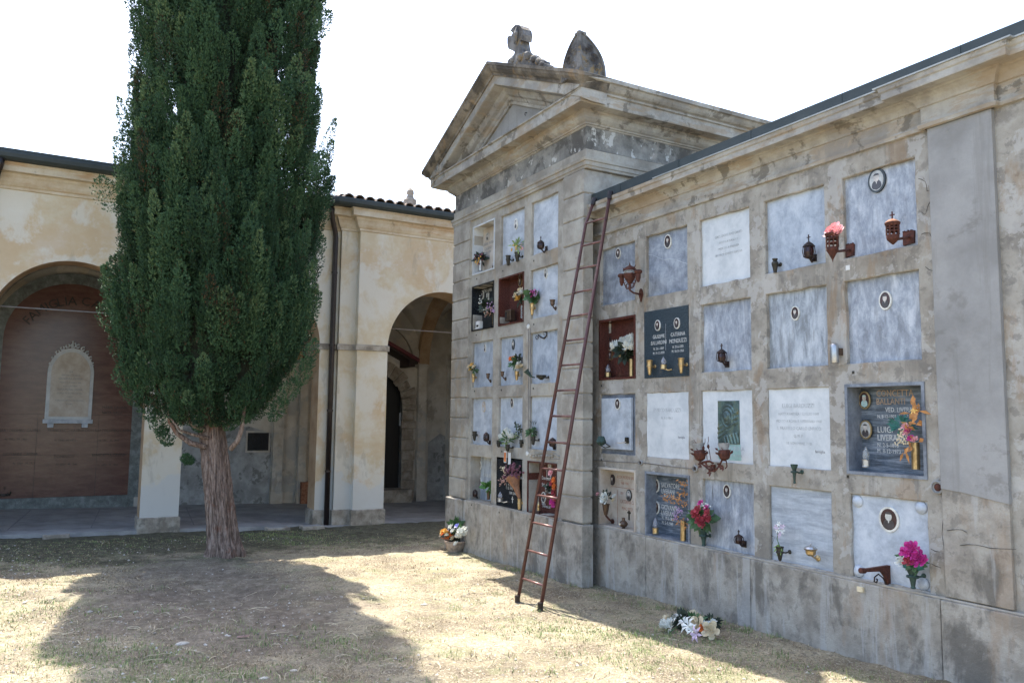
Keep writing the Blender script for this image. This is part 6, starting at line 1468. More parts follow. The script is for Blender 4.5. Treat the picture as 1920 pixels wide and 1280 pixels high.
# black granite with two names
for px, pt, pb, w_ in ((1218, 675, 703, 6.4), (1277, 671, 700, 6.4)):
    vase(px, pt, pb, w_, 2.8, WY - 0.075, 'brass', ('left' if px < 1240 else 'right') + ' empty gold cone vase on the black granite slab with two names', WY - 0.012)
lampf(1244, 668, 692, 5.6, WY - 0.09, 'glass flame lamp between the two gold cone vases on black granite', wall_y=WY - 0.01)
lantern(1353, 644, 680, 9.5, Yo, 'dark iron lantern with a cross on the plain slab right of the black granite', WY + 0.045, (1364, 683))
def cyl_lamp():
    c = at(1565, 681, WY - 0.07); p = at(1565, 643, WY - 0.07); h = float(p[2] - c[2]); t = thing('cylinder_lamp', tuple(c), 'slim silvery cylinder lamp fixed to the cement between two slabs', 'grave lamp')
    MB().lathe(c, [(0.032, 0), (0.036, 0.01), (0.036, h * 0.86), (0.03, h * 0.93), (0.018, h), (0, h)], 16).build('cylinder', 'steel', t, smooth=True)
    MB().box(c[0] + 0.005, c[0] + 0.035, WY - 0.05, WY + 0.001, c[2] + h * 0.4, c[2] + h * 0.75).build('bracket', 'bronze_brown', t)
    MB().box(c[0] - 0.002, c[0] + 0.004, WY - 0.108, WY - 0.1055, c[2] + 0.03, c[2] + h * 0.8).build('glass_slot', 'clear_glass', t)
cyl_lamp()
# row three
def green_lamp():
    c = at(1127, 832, WY - 0.16); t = thing('bracket_lamp', tuple(c), 'green bronze faceted lamp on an arm at the left edge of the framed slab', 'grave lamp')
    MB().lathe(c, [(0.0, -0.025), (0.035, -0.012), (0.06, 0.015), (0.064, 0.025), (0.042, 0.085), (0.03, 0.095), (0, 0.097)], 7).build('shade', 'bronze_green', t)
    e = at(1138, 829, SY - 0.0); yq = WY
    mb = MB(); mb.tube([c + (0, 0, -0.02), c + (0.015, 0.05, -0.045), c + (0.05, 0.10, -0.03), (e[0] + 0.01, yq - 0.005, e[2])], 0.007, 6); mb.box(e[0] - 0.01, e[0] + 0.03, yq - 0.012, yq + 0.03, e[2] - 0.03, e[2] + 0.03); mb.build('bracket', 'bronze_dark', t)
green_lamp()
c = at(1177, 825, SY - 0.06); t = thing('lamp_bracket', tuple(c), 'empty little bronze bracket on the raised marble panel', 'bracket')
MB().box(c[0] - 0.026, c[0] + 0.026, SY - 0.085, SY - 0.0605, c[2] - 0.035, c[2] + 0.035).build('plate', 'bronze_dark', t)
MB().tube([(c[0], SY - 0.08, c[2] - 0.02), (c[0] - 0.05, SY - 0.13, c[2] - 0.035), (c[0] - 0.09, SY - 0.15, c[2] - 0.03)], 0.005, 5).build('arm', 'steel', t)
def tulip_lamp():
    y = 5.76; g_ = lambda a, b_: np.array(at(a, b_, y)); c = g_(1335, 880)
    t = thing('wrought_rose_lamp', tuple(c), 'rusty wrought iron flower lamp with two tulip cups below the green relief', 'grave lamp')
    mb = MB()
    mb.tube([g_(1312, 866), g_(1320, 872), g_(1332, 882), g_(1340, 883), g_(1347, 875), g_(1354, 862)], 0.010, 6); mb.tube([g_(1354, 862), g_(1362, 864), g_(1363, 874), g_(1360, 878)], 0.006, 6)
    mb.tube([g_(1316, 867), g_(1330, 864), g_(1337, 868)], 0.012, 6)
    for a, b_, a2, b2 in ((1326, 862, 1324, 843), (1333, 862, 1329, 840)): mb.tube([g_(a, b_), g_(a2, b2)], 0.004, 5)
    for a, b_, a2, b2 in ((1308, 838, 1301, 824), (1320, 834, 1322, 822), (1327, 832, 1328, 818)): mb.tube([g_(a, b_), g_((a + a2) / 2 + 1, (b_ + b2) / 2), g_(a2, b2)], 0.003, 5)
    mb.build('stems', 'rust_iron', t)
    mb = MB()
    for a, b_ in ((1314, 872), (1326, 872), (1350, 872), (1356, 876), (1333, 876), (1332, 886)):
        q = g_(a, b_)
        for k in range(4): leaf(mb, q, q + np.array([0.035 * math.cos(k * 1.6 + a), -0.02, 0.035 * math.sin(k * 1.6 + a)]), 0.014)
    mb.build('leaves', 'rust_iron', t)
    for (a0, b0, a1, b1, w_) in ((1314, 865, 1310, 835, 13), (1359, 864, 1357, 834, 13)):
        p, q = g_(a0, b0), g_(a1, b1); d = q - p; L = np.linalg.norm(d); r = w_ * mpp(p)
        mb = MB(); mb.lathe(p, [(0.004, 0), (r * 0.7, L * 0.15), (r * 0.92, L * 0.45), (r * 0.80, L * 0.7), (r * 0.7, L * 0.7), (0.01, L * 0.1)], 12, d)
        mb.build('tulip_cup', 'rust_iron', t); MB().lathe(p, [(r * 0.5, L * 0.3), (r * 0.68, L * 0.8), (r * 0.9, L * 1.12), (r * 0.84, L * 1.12), (r * 0.4, L * 0.5)], 12, d).build('glass_shade', 'grey_print', t)
        mb = MB(); rr = random.Random(3)
        for k in range(12):
            a = k * 2 * math.pi / 12; e = np.array([math.cos(a), math.sin(a), 0]); b_ = p + d * (0.25 + 0.45 * rr.random()); leaf(mb, b_ + e * r * 0.8, b_ + e * r * 1.35 + d * 0.22, 0.012)
        mb.build('thorn_leaves', 'rust_iron', t)
    for a, b_ in ((1307, 841), (1319, 840), (1328, 837)): MB().lathe(g_(a, b_ + 4), [(0, 0), (0.014, 0.015), (0.012, 0.035), (0, 0.05)], 6).build('bud', 'rust_iron', t)
    e = np.array(at(1338, 876, WY)); mb = MB(); mb.tube([g_(1336, 880), (e[0], WY - 0.01, e[2])], 0.010, 6); mb.box(e[0] - 0.03, e[0] + 0.03, WY - 0.012, WY + 0.001, e[2] - 0.03, e[2] + 0.03); mb.build('bracket', 'rust_iron', t)
tulip_lamp()
vase(1489, 870, 906, 7, 2.6, WY - 0.08, 'bronze_green', 'empty green bronze vase at the foot of the white inscribed slab', WY, style='trumpet')
y = WY + 0.03
lampf(1623, 836, 875, 7.2, y, 'clear flame lamp on a steel cup in the large grey niche', 'steel', 'clear_glass')
t, top, h, r = vase(1716, 829, 879, 7.8, 7.4, y + 0.02, 'brass', 'brass cylinder vase with dried golden leaves and pink flowers in the large grey niche', None, style='cyl')
rr = random.Random(4)
mb = MB()
for k in range(34):
    a, b_ = rr.choice(((1712, 775), (1718, 790), (1705, 800), (1700, 840), (1720, 810), (1716, 765), (1708, 830), (1722, 828)))
    p = np.array(at(a + rr.uniform(-7, 7), b_ + rr.uniform(-9, 9), y - 0.06 + rr.uniform(-0.05, 0.05))); d = np.array([rr.gauss(0, 1), rr.gauss(0, .5), rr.gauss(0.2, 1)]); d /= np.linalg.norm(d); leaf(mb, p, p + d * rr.uniform(0.05, 0.10), rr.uniform(0.010, 0.022))
mb.build('dried_leaves', 'petal_dried', t)
foliage(at(1690, 800, y - 0.02), 0.13, 42, 'leaf_teal', t, 8, w_=0.14, stem=False)
for k, (a, b_) in enumerate(((1697, 800), (1703, 806), (1700, 812), (1708, 822), (1715, 824))): bloom('rose', at(a, b_, y - 0.09), 0.03, 'petal_magenta' if k % 2 else 'petal_pink', t, k)
for k, (a, b_) in enumerate(((1690, 808), (1688, 816), (1694, 822), (1685, 826), (1698, 828))): bloom('sprig', at(a, b_, y - 0.09), 0.03, 'petal_cream', t, k)
bloom('lily', at(1714, 771, y - 0.10), 0.04, 'petal_yellow', t, 5)
# row four
y = WY + 0.02
t, top, h, r = vase(1136, 944, 966, 7.5, 3.2, y - 0.06, 'bronze_brown', 'bronze cone vase with a big white rose in the rosy marble niche', None)
mb = MB(); e = np.array(at(1149, 977, WY + 0.17)); mb.tube([(top[0], y - 0.06, top[2] - h), (top[0] + 0.02, y - 0.02, top[2] - h - 0.05), (e[0], WY + 0.16, e[2])], 0.012, 6); mb.lathe((e[0], WY + 0.172, e[2]), [(0.035, 0), (0.035, 0.01), (0.02, 0.02), (0, 0.02)], 6, (0, -1, 0)); mb.build('bracket', 'rust_iron', t)
bloom('rose', at(1135, 934, y - 0.13), 0.075, 'petal_white', t, 2, (0, -1, 0.2)); bloom('rose', at(1152, 930, y - 0.06), 0.03, 'petal_white', t, 3); bloom('rose', at(1150, 938, y - 0.07), 0.028, 'petal_cream', t, 3); bloom('rose', at(1121, 926, y - 0.07), 0.028, 'petal_pink', t, 4)
foliage(top + (0.03, -0.01, 0.08), 0.11, 40, 'leaf_dark', t, 3, w_=0.15)
c = at(1169, 991, y); t = thing('incense_pot', tuple(c), 'small rusty onion-shaped lamp on the ledge of the rosy marble niche', 'grave lamp')
MB().lathe(c, [(0.02, 0), (0.028, 0.005), (0.015, 0.015), (0.045, 0.035), (0.055, 0.06), (0.04, 0.085), (0.02, 0.10), (0.018, 0.125), (0.026, 0.13), (0, 0.132)], 14).build('pot', 'bronze_brown', t)
MB().lathe((c[0], c[1] - 0.052, c[2] + 0.058), [(0.014, 0), (0.012, 0.006), (0, 0.007)], 8, (0, -1, 0)).build('glass_window', 'petal_cream', t)
y = WY + 0.03
lampf(1229, 968, 1000, 5.6, y, 'glass flame lamp at the left of the grey banded niche with two names')
t, top, h, r = vase(1281, 976, 1013, 5.6, 5.2, y - 0.02, 'brass', 'brass vase with withered orange flowers before the grey banded niche', None, style='cyl')
mb = MB(); rr = random.Random(6)
for k in range(150):
    a, b_, s_ = rr.choice(((1280, 905, 6), (1280, 925, 7), (1272, 938, 7), (1250, 932, 7), (1262, 935, 7), (1282, 945, 6), (1272, 975, 8), (1280, 985, 6)))
    p = np.array(at(a + rr.gauss(0, 1) * s_ * .6, b_ + rr.gauss(0, 1) * s_ * .6, y - 0.05 + rr.uniform(-0.05, 0.05))); d = np.array([rr.gauss(0, 1), rr.gauss(0, .5), rr.gauss(0, 1)]); d /= np.linalg.norm(d); leaf(mb, p, p + d * rr.uniform(0.02, 0.05), rr.uniform(0.004, 0.010))
mb.build('withered_flowers', 'petal_dried', t)
for k, (a, b_) in enumerate(((1270, 953), (1275, 958), (1268, 962), (1295, 969), (1267, 970))): bloom('sprig', at(a, b_, y - 0.10), 0.035, 'petal_lilac', t, k)
t, top, h, r = vase(1319, 991, 1023, 9, 4, WY - 0.07, 'bronze_green', 'green metal vase full of red roses beside the orange withered flowers', WY, style='trumpet')
foliage(top + (0, -0.02, 0.10), 0.16, 60, 'leaf_green', t, 5)
for k, (a, b_, r_) in enumerate(((1309, 955, .055), (1306, 965, .06), (1322, 972, .06), (1327, 962, .05), (1311, 976, .055), (1325, 954, .04), (1300, 960, .04), (1317, 983, .05), (1330, 973, .045))): bloom('rose', at(a, b_, WY - 0.20 + 0.02 * (k % 3)), r_ * 0.82, 'petal_red', t, k, (0.2 * math.sin(k * 2), -0.9, 0.4))
for k, (a, b_) in enumerate(((1314, 943), (1325, 952))): bloom('rose', at(a, b_, WY - 0.16), 0.035, 'petal_magenta', t, k)
bloom('sprig', at(1322, 950, WY - 0.15), 0.06, 'petal_white', t, 9)
lantern(1385, 993, 1020, 8.5, Yo, 'dark iron cup lantern on the pale slab with diagonal veins', WY + 0.045, (1396, 1019))
t, top, h, r = vase(1462, 1024, 1051, 7.5, 3.0, WY - 0.08, 'bronze_dark', 'dark vase with a single pink and white orchid stem', WY + 0.03, style='cone')
for k in range(7): 
    a = k * 0.9; mb = MB(); leaf(mb, top, top + (0.06 * math.cos(a), -0.03, 0.05 * math.sin(a) - 0.03), 0.010); mb.build('leaf', 'leaf_lime', t)
MB().tube([top, at(1457, 1010, WY - 0.1), at(1461, 985, WY - 0.1)], 0.004, 5).build('stem', 'leaf_green', t)
for k, (a, b_) in enumerate(((1461, 982), (1456, 988), (1467, 987), (1459, 994), (1464, 999), (1462, 1004), (1468, 995))): bloom('lily', at(a, b_, WY - 0.11), 0.034, 'petal_orchid' if k % 3 else 'petal_white', t, k, (0.3 * math.sin(k), -0.9, 0.2))
cuplamp(1520, 1028, 1042, 12, WY - 0.12, 'round brass bowl lamp with a steel lid beside the orchid', 'brass', WY + 0.03, (14, 4), True)
def shelf():
    y0 = WY + 0.03; g_ = lambda a, b_, y=WY - 0.05: np.array(at(a, b_, y)); c = np.array(at(1667, 1090, y0)); t = thing('shelf_bracket', tuple(c), 'rusty iron shelf bracket with a curled scroll on the lowest right slab', 'bracket')
    zt = float(at(1672, 1060, y0)[2]); x = float(c[0])
    mb = MB(); mb.prism([(y0, zt), (y0, zt - 0.18), (y0 - 0.03, zt - 0.17), (y0 - 0.05, zt - 0.09), (y0 - 0.10, zt - 0.04), (y0 - 0.30, zt - 0.028), (y0 - 0.31, zt - 0.005)], x - 0.016, x + 0.016, 'yz')
    mb.build('arm', 'rust_iron', t); MB().tube([(x, y0 - 0.30, zt - 0.02), (x, y0 - 0.35, zt - 0.015)], 0.022, 10).build('knob', 'rust_iron', t)
    mb = MB(); mb.tube([(x, y0 - 0.03, zt - 0.16), (x, y0 - 0.07, zt - 0.10), (x, y0 - 0.13, zt - 0.06), (x, y0 - 0.18, zt - 0.08), (x, y0 - 0.185, zt - 0.115), (x, y0 - 0.155, zt - 0.125), (x, y0 - 0.145, zt - 0.10), (x, y0 - 0.16, zt - 0.095)], 0.006, 6); mb.build('scroll', 'dark_iron', t)
shelf()
t, top, h, r = vase(1711, 1065, 1103, 12, 5, WY - 0.08, 'bronze_green', 'grey green vase with magenta flowers at the lower right of the wall', WY + 0.03, style='trumpet')
foliage(top + (0, 0, 0.05), 0.12, 40, 'leaf_green', t, 6)
mb = MB(); 
for k, (a, b_) in enumerate(((1686, 1050), (1692, 1060), (1730, 1058), (1734, 1062), (1683, 1045))): leaf(mb, top + (0, 0, 0.02), at(a, b_, WY - 0.16), 0.035)
mb.build('big_leaf', 'leaf_teal', t)
for k, (a, b_, r_) in enumerate(((1706, 1025, .045), (1715, 1026, .045), (1698, 1035, .045), (1709, 1037, .05), (1722, 1042, .05), (1727, 1050, .045), (1718, 1052, .045), (1732, 1048, .035))): bloom('rose', at(a, b_, WY - 0.24), r_, 'petal_magenta', t, k, (0.1, -0.9, 0.4))
bloom('rose', at(1704, 1052, WY - 0.26), 0.045, 'petal_red', t, 3); bloom('rose', at(1690, 1053, WY - 0.24), 0.045, 'petal_white', t, 4)

# --- chapel block
KS = KY + 0.045; Yk = KY - 0.035
t, top, h, r = vase(901, 488, 507, 4, 3, KY + 0.05, 'steel', 'steel vase with dry grey flowers in the white framed niche', None, style='cyl')
bloom('sprig', top + (0, -0.02, 0.05), 0.10, 'petal_dried_mauve', t, 1); foliage(top + (0, 0, 0.02), 0.14, 50, 'leaf_dark', t, 1); bloom('sprig', top + (0.02, -0.06, 0.0), 0.06, 'petal_yellow', t, 2)
lampf(926, 490, 503, 3, KY + 0.06, 'small dark lamp at the right end of the white framed niche', 'bronze_dark')
vase(953, 479, 498, 5, 2.6, Yk, 'bronze_dark', 'empty dark bronze vase on the upper middle slab of the chapel', KS)
t, top, h, r = vase(970, 473, 491, 5.5, 2.6, Yk, 'bronze_dark', 'dark bronze vase with yellow green twigs on the upper middle slab', KS)
foliage(top + (0, 0, 0.09), 0.15, 40, 'leaf_lime', t, 2, w_=0.12, upk=0.9); bloom('sprig', at(966, 462, Yk), 0.07, 'petal_yellow', t, 3); bloom('sprig', at(979, 465, Yk), 0.04, 'petal_pink', t, 4)
lantern(1014, 443, 468, 6.5, KY - 0.13, 'ornate dark lantern at the top right slab of the chapel', KS, (1025, 466))
t, top, h, r = vase(926, 588, 612, 3.2, 2.8, KY + 0.04, 'brass', 'brass vase with faded pink and white flowers in the black niche', None, style='cyl')
foliage(at(915, 577, KY), 0.17, 60, 'leaf_dark', t, 4)
for k, (a, b_) in enumerate(((905, 573), (909, 580), (917, 572), (919, 580), (902, 565), (924, 583), (912, 588))): bloom('sprig', at(a, b_, KY - 0.03), 0.055, ['petal_dried_pink', 'petal_white', 'petal_lilac'][k % 3], t, k)
c = at(898, 617, KY + 0.03); t = thing('white_box_lamp', tuple(c), 'small white plastic box lamp on the floor of the black niche', 'grave lamp')
MB().box(c[0] - 0.06, c[0] + 0.06, KY + 0.0, KY + 0.07, c[2] + 0.015, c[2] + 0.125).build('case', 'white_plastic', t, bevel=0.008); MB().box(c[0] - 0.03, c[0] + 0.04, KY - 0.003, KY, c[2] + 0.035, c[2] + 0.065).build('slot', 'hole_black', t); MB().box(c[0] - 0.065, c[0] + 0.065, KY - 0.01, KY + 0.08, c[2], c[2] + 0.012).build('foot', 'white_plastic', t)
t, top, h, r = vase(979, 573, 597, 2.6, 2.4, KY + 0.05, 'clear_glass', 'glass vase with cream roses in the upper red granite niche', None, style='cyl')
foliage(at(973, 558, KY + 0.02), 0.13, 45, 'leaf_dark', t, 7)
for k, (a, b_, m) in enumerate(((976, 546, 'petal_cream'), (969, 554, 'petal_cream'), (972, 560, 'petal_yellow'), (979, 549, 'petal_white'))): bloom('rose', at(a, b_, KY - 0.02), 0.06, m, t, k)
c = at(954, 601, KY + 0.05); t = thing('metal_lamp_box', tuple(c), 'square metal lamp box standing in the upper red granite niche', 'grave lamp')
MB().box(c[0] - 0.09, c[0] + 0.08, KY + 0.03, KY + 0.11, c[2] + 0.0, c[2] + 0.16).build('case', 'bronze_brown', t, bevel=0.006); MB().box(c[0] - 0.07, c[0] - 0.03, KY + 0.026, KY + 0.03, c[2] + 0.03, c[2] + 0.13).build('pane', 'hole_black', t)
t, top, h, r = vase(998, 569, 591, 5.4, 2.3, Yk, 'brass', 'gold cone vase with purple flowers and round green leaves', KY)
foliage(top + (0, 0, 0.09), 0.13, 90, 'leaf_green', t, 9, w_=0.5)
for k, (a, b_) in enumerate(((995, 548), (1000, 546), (1005, 548), (1001, 551))): bloom('sprig', at(a, b_, Yk - 0.02), 0.05, 'petal_magenta' if k % 2 else 'petal_lilac', t, k)
cuplamp(1036, 562, 574, 5.5, Yk, 'bronze cup lamp on the slab right of the purple flowers', 'bronze_brown', KS, (6, 4))
t, top, h, r = vase(888, 701, 717, 4, 2, Yk, 'brass', 'gold cone vase with yellow flowers at the left edge of the chapel', KY)
foliage(top + (0, 0, 0.07), 0.10, 36, 'leaf_green', t, 2)
for k, (a, b_) in enumerate(((880, 687), (885, 684), (889, 688), (883, 692))): bloom('rose', at(a, b_, Yk - 0.03), 0.04, 'petal_yellow' if k % 2 else 'petal_cream', t, k)
cuplamp(915, 700, 710, 4, Yk, 'bronze cup lamp right of the yellow flowers', 'bronze_brown', KS, (5, 4)); cuplamp(942, 696, 706, 4, Yk, 'bronze cup lamp left of the orange and cream bouquet', 'bronze_brown', KS, (6, 4))
t, top, h, r = vase(969, 696, 713, 4.6, 2.2, Yk, 'brass', 'gold cone vase with one orange flower and cream buds', KY)
foliage(top + (-0.03, 0, 0.10), 0.12, 50, 'leaf_green', t, 3); foliage(top + (0.02, 0, 0.16), 0.10, 30, 'leaf_dark', t, 4)
bloom('mum', at(959, 673, Yk), 0.05, 'petal_orange', t, 1); bloom('mum', at(965, 672, Yk), 0.045, 'petal_yellow', t, 2); bloom('rose', at(972, 688, Yk - .03), 0.055, 'petal_cream', t, 3); bloom('rose', at(973, 682, Yk - .02), 0.045, 'petal_white', t, 4); bloom('rose', at(978, 687, Yk - .02), 0.04, 'petal_cream', t, 5)
c = np.array(at(996, 706, KY - 0.05)); t = thing('tilted_vase', tuple(c), 'small green bronze vase tilting sideways between two slabs', 'vase')
d = np.array(at(986, 694, KY - 0.12)) - c; L = np.linalg.norm(d); MB().lathe(c, [(0.016, 0), (0.02, L * .3), (0.033, L * .8), (0.042, L), (0.034, L), (0.0, L * .8)], 12, d).build('vase_body', 'bronze_green', t); MB().tube([c, (c[0] + 0.01, KY + 0.001, c[2] - 0.01)], 0.009, 6).build('bracket', 'bronze_green', t)
c = np.array(at(1015, 630, KS)); t = thing('iron_scroll', tuple(c), 'black wrought iron S scroll at the top of a plain slab', 'scroll')
def sc(a, b_): q = at(a, b_, KS - 0.012); return (q[0], KS - 0.012, q[2])
MB().tube([sc(*q) for q in ((1008, 632), (1006, 629), (1004, 632), (1006, 636), (1010, 633), (1009, 627), (1014, 632), (1020, 634), (1025, 629), (1025, 623), (1020, 621), (1018, 626), (1021, 628))], [0.004] * 5 + [0.006, 0.009, 0.01, 0.009, 0.007, 0.005, 0.004, 0.004], 6).build('bar', 'dark_iron', t)
vase(1015, 703, 712, 10, 3, Yk - 0.02, 'bronze_dark', 'wide shallow dark bronze bowl on a plain chapel slab', KS, style='bowl', name='wall_bowl', cat='bowl')
vase(890, 808, 826, 5, 2, Yk, 'bronze_dark', 'empty dark bronze vase at the left edge of the fourth row of the chapel', KY)
lantern(912, 808, 828, 5.5, Yk, 'dark bronze lamp on the second lowest left slab of the chapel', KS, (919, 829), cross=False)
t, top, h, r = vase(935, 825, 838, 4.3, 2.8, Yk, 'bronze_dark', 'dark vase with a round bunch of white flowers on the chapel', KY)
for k, (a, b_) in enumerate(((940, 818), (947, 811), (954, 812), (944, 822), (958, 817), (951, 807))): bloom('mum', at(a, b_, Yk - 0.05), 0.055, 'petal_white', t, k)
t, top, h, r = vase(952, 833, 846, 4.6, 3.0, Yk - 0.04, 'bronze_dark', 'dark vase with pointed green leaves and two cards hanging below', KY)
foliage(top + (0, 0, 0.06), 0.16, 50, 'leaf_green', t, 12, w_=0.10, upk=0.8); foliage(top + (-0.03, -0.02, 0.03), 0.10, 20, 'leaf_lime', t, 13, w_=0.14)
for i, (a, b_) in enumerate(((945, 845), (953, 848))):
    q = at(a, b_, 5.62); c_ = MB().box(q[0], q[0] + 0.075, 5.618, 5.62, q[2] - 0.165, q[2]).build('hanging_card', 'ceramic_white', t)
    if i == 0: MB().box(q[0] + 0.01, q[0] + 0.065, 5.616, 5.618, q[2] - 0.15, q[2] - 0.02).build('picture', 'petal_orange', c_)
t, top, h, r = vase(977, 824, 839, 3.6, 2.2, Yk, 'bronze_dark', 'dark vase with tall dark green leafy stems on the chapel', KS)
for k, (a, b_) in enumerate(((967, 795), (969, 800), (975, 802), (973, 809), (971, 816), (965, 816), (977, 810))): foliage(at(a, b_, Yk), 0.055, 12, 'leaf_dark' if k != 5 else 'leaf_lime', t, k, w_=0.3)
MB().tube([top, at(972, 812, Yk), at(967, 792, Yk)], 0.004, 4).build('stem', 'leaf_green', t)
t, top, h, r = vase(1000, 818, 834, 4.6, 2.6, Yk, 'bronze_dark', 'dark ribbed vase with drooping leaves beside a lamp behind the ladder', KS)
foliage(top + (-0.05, 0, 0.04), 0.11, 40, 'leaf_green', t, 14); foliage(top + (0.03, 0, 0.12), 0.12, 14, 'leaf_dark', t, 15, w_=0.05, upk=1.2)
lantern(1036, 818, 838, 6.5, Yk, 'dark bronze lamp just right of the ladder on the chapel', KS, (1040, 838), cross=False)
y = KY + 0.06
c = at(892, 932, y); lantern(891, 915, 932, 4.5, y - 0.02, 'small dark lantern standing in the lowest left niche of the chapel', KY + 0.19, (897, 928), cross=False)
t, top, h, r = vase(916, 920, 936, 4, 2.6, y - 0.02, 'bronze_brown', 'brown vase with fresh green leaves in the lowest left niche', None, style='cyl')
foliage(top + (0, 0, 0.05), 0.13, 60, 'leaf_bright', t, 16, w_=0.35)
lampf(938, 921, 940, 5, KY - 0.09, 'silvery flame lamp at the left of the lowest black slab', 'steel', wall_y=KY)
t, top, h, r = vase(974, 934, 955, 4.2, 3.0, Yk, 'brass', 'gold vase with a large dried mauve bouquet in brown wrapping', KY)
tp = np.array(at(962, 892, Yk - 0.03)); d = tp - top; L = np.linalg.norm(d)
MB().lathe(top, [(0.02, 0), (0.05, L * 0.5), (0.11, L * 0.95), (0.10, L), (0.03, L * 0.6)], 12, d, wob=0.08).build('wrapping', 'wrap_brown', t)
rr = random.Random(9)
for k, (a, b_, m) in enumerate(((960, 885, 'petal_dried_mauve'), (955, 880, 'petal_dried_mauve'), (966, 881, 'petal_dried_mauve'), (961, 875, 'petal_dried_mauve'), (952, 888, 'petal_dried_mauve'), (943, 900, 'petal_dried_pink'), (940, 904, 'petal_dried_pink'), (950, 899, 'petal_dried_pink'), (943, 877, 'petal_cream'), (946, 882, 'petal_cream'), (968, 888, 'petal_dried_mauve'))): bloom('sprig', at(a, b_, Yk - 0.05 - 0.03 * (k % 2)), 0.085 if 'mauve' in m else 0.055, m, t, k)
t, top, h, r = vase(1035, 938, 950, 3, 2, KY + 0.06, 'brass', 'small vase with red and magenta flowers in the lowest red granite niche', None, style='cyl')
foliage(at(1036, 915, KY + 0.03), 0.13, 40, 'leaf_dark', t, 17)
for k, (a, b_, m) in enumerate(((1041, 912, 'petal_orange'), (1040, 922, 'petal_red'), (1036, 906, 'petal_red'), (1042, 933, 'petal_red'), (1036, 941, 'petal_magenta'), (1040, 945, 'petal_magenta'), (1034, 886, 'petal_pink'), (1040, 900, 'petal_orange'))): bloom('rose', at(a, b_, KY + 0.0), 0.05, m, t, k, (0, -0.9, 0.3))
lampf(1010, 938, 957, 3, KY + 0.05, 'narrow gold lamp at the left of the lowest red granite niche', 'brass', 'brass')

# --- on the ground
c = np.array(oz(853, 1035, -0.10)); c[2] = float(gh(c[0], c[1])) - 0.01; t = thing('flower_pot', tuple(c), 'grey brown bowl of orange and white flowers at the left foot of the chapel', 'flower pot')
MB().lathe(c, [(0.10, 0), (0.115, 0.03), (0.15, 0.10), (0.165, 0.16), (0.175, 0.165), (0.175, 0.185), (0.155, 0.185), (0.14, 0.15), (0, 0.14)], 20).build('pot', 'clay_grey', t)
yf = c[1] - 0.06
foliage(c + (0, 0, 0.28), 0.20, 60, 'leaf_dark', t, 20); foliage(c + (0.02, 0, 0.38), 0.18, 40, 'leaf_green', t, 21)
for k, (a, b_, r_, m) in enumerate(((834, 1004, .075, 'petal_orange'), (840, 1006, .07, 'petal_orange'), (832, 998, .07, 'petal_yellow'), (837, 996, .06, 'petal_yellow'), (845, 1003, .06, 'petal_orange'), (828, 1003, .045, 'petal_cream'), (864, 997, .085, 'petal_white'), (868, 1000, .06, 'petal_white'), (859, 1004, .06, 'petal_white'), (845, 988, .05, 'petal_white'), (843, 992, .04, 'petal_lilac'), (857, 986, .045, 'petal_blue'), (849, 995, .045, 'petal_white'), (869, 989, .03, 'petal_white'), (874, 990, .03, 'petal_white'), (855, 1019, .045, 'petal_white'), (849, 1009, .045, 'petal_cream'), (875, 996, .028, 'petal_white'))):
    bloom('mum' if r_ > 0.05 else 'rose', at(a, b_, yf - 0.05 + 0.03 * (k % 3)), r_, m, t, k)
c = np.array(oz(1293, 1183, 0.0)); c[2] = float(gh(c[0], c[1])) + 0.01; t = thing('bouquet', tuple(c), 'bouquet of white lilies and cream roses lying on the dry grass below the wall', 'bouquet')
def gp_(a, b_, up_): # on the ground plane, lifted
    q = np.array(oz(a, b_, float(c[2]) + up_)); return q
foliage(gp_(1280, 1168, 0.03), 0.17, 110, 'leaf_dark', t, 22, w_=0.2, upk=0.1, stem=False); foliage(gp_(1300, 1172, 0.03), 0.16, 60, 'leaf_green', t, 23, w_=0.2, upk=0.1, stem=False); foliage(gp_(1333, 1168, 0.03), 0.12, 50, 'leaf_dark', t, 24, w_=0.2, upk=0.1, stem=False)
MB().tube([gp_(1270, 1174, 0.05), gp_(1254, 1186, 0.01)], 0.005, 5).build('stem', 'leaf_green', t)
for k, (kd, a, b_, r_, m, d) in enumerate((('lily', 1291, 1165, .10, 'petal_white', (-.2, -.8, .6)), ('lily', 1272, 1148, .08, 'petal_white', (-.2, 0, 1)), ('lily', 1278, 1148, .08, 'petal_white', (.3, 0.1, 1)), ('lily', 1265, 1152, .07, 'petal_white', (-.6, 0, .8)), ('rose', 1307, 1164, .085, 'petal_cream', (.1, -.8, .6)), ('rose', 1333, 1173, .08, 'petal_cream', (.5, -.8, .4)), ('rose', 1300, 1150, .085, 'petal_cream', (0, .2, 1)), ('rose', 1251, 1154, .06, 'petal_cream', (-.6, -.3, .7)), ('mum', 1246, 1162, .06, 'petal_white', (0, 0, 1)), ('lily', 1306, 1180, .08, 'petal_orchid', (.1, -1, .2)), ('lily', 1259, 1170, .06, 'petal_white', (-.8, -.4, .3)), ('rose', 1320, 1170, .045, 'petal_orange', (.5, -.7, .4)), ('lily', 1318, 1162, .05, 'petal_white', (.5, -.3, .7)), ('rose', 1337, 1158, .04, 'petal_white', (0, 0, 1)), ('lily', 1283, 1158, .08, 'petal_white', (-.1, -.6, .8)), ('rose', 1258, 1160, .06, 'petal_white', (-.3, -.5, .8)), ('lily', 1298, 1172, .07, 'petal_white', (.2, -.9, .4)), ('rose', 1325, 1165, .05, 'petal_white', (.3, -.6, .8)))):
    bloom(kd, gp_(a, b_ + 8, 0.07), r_ * 1.0, m, t, k, d)
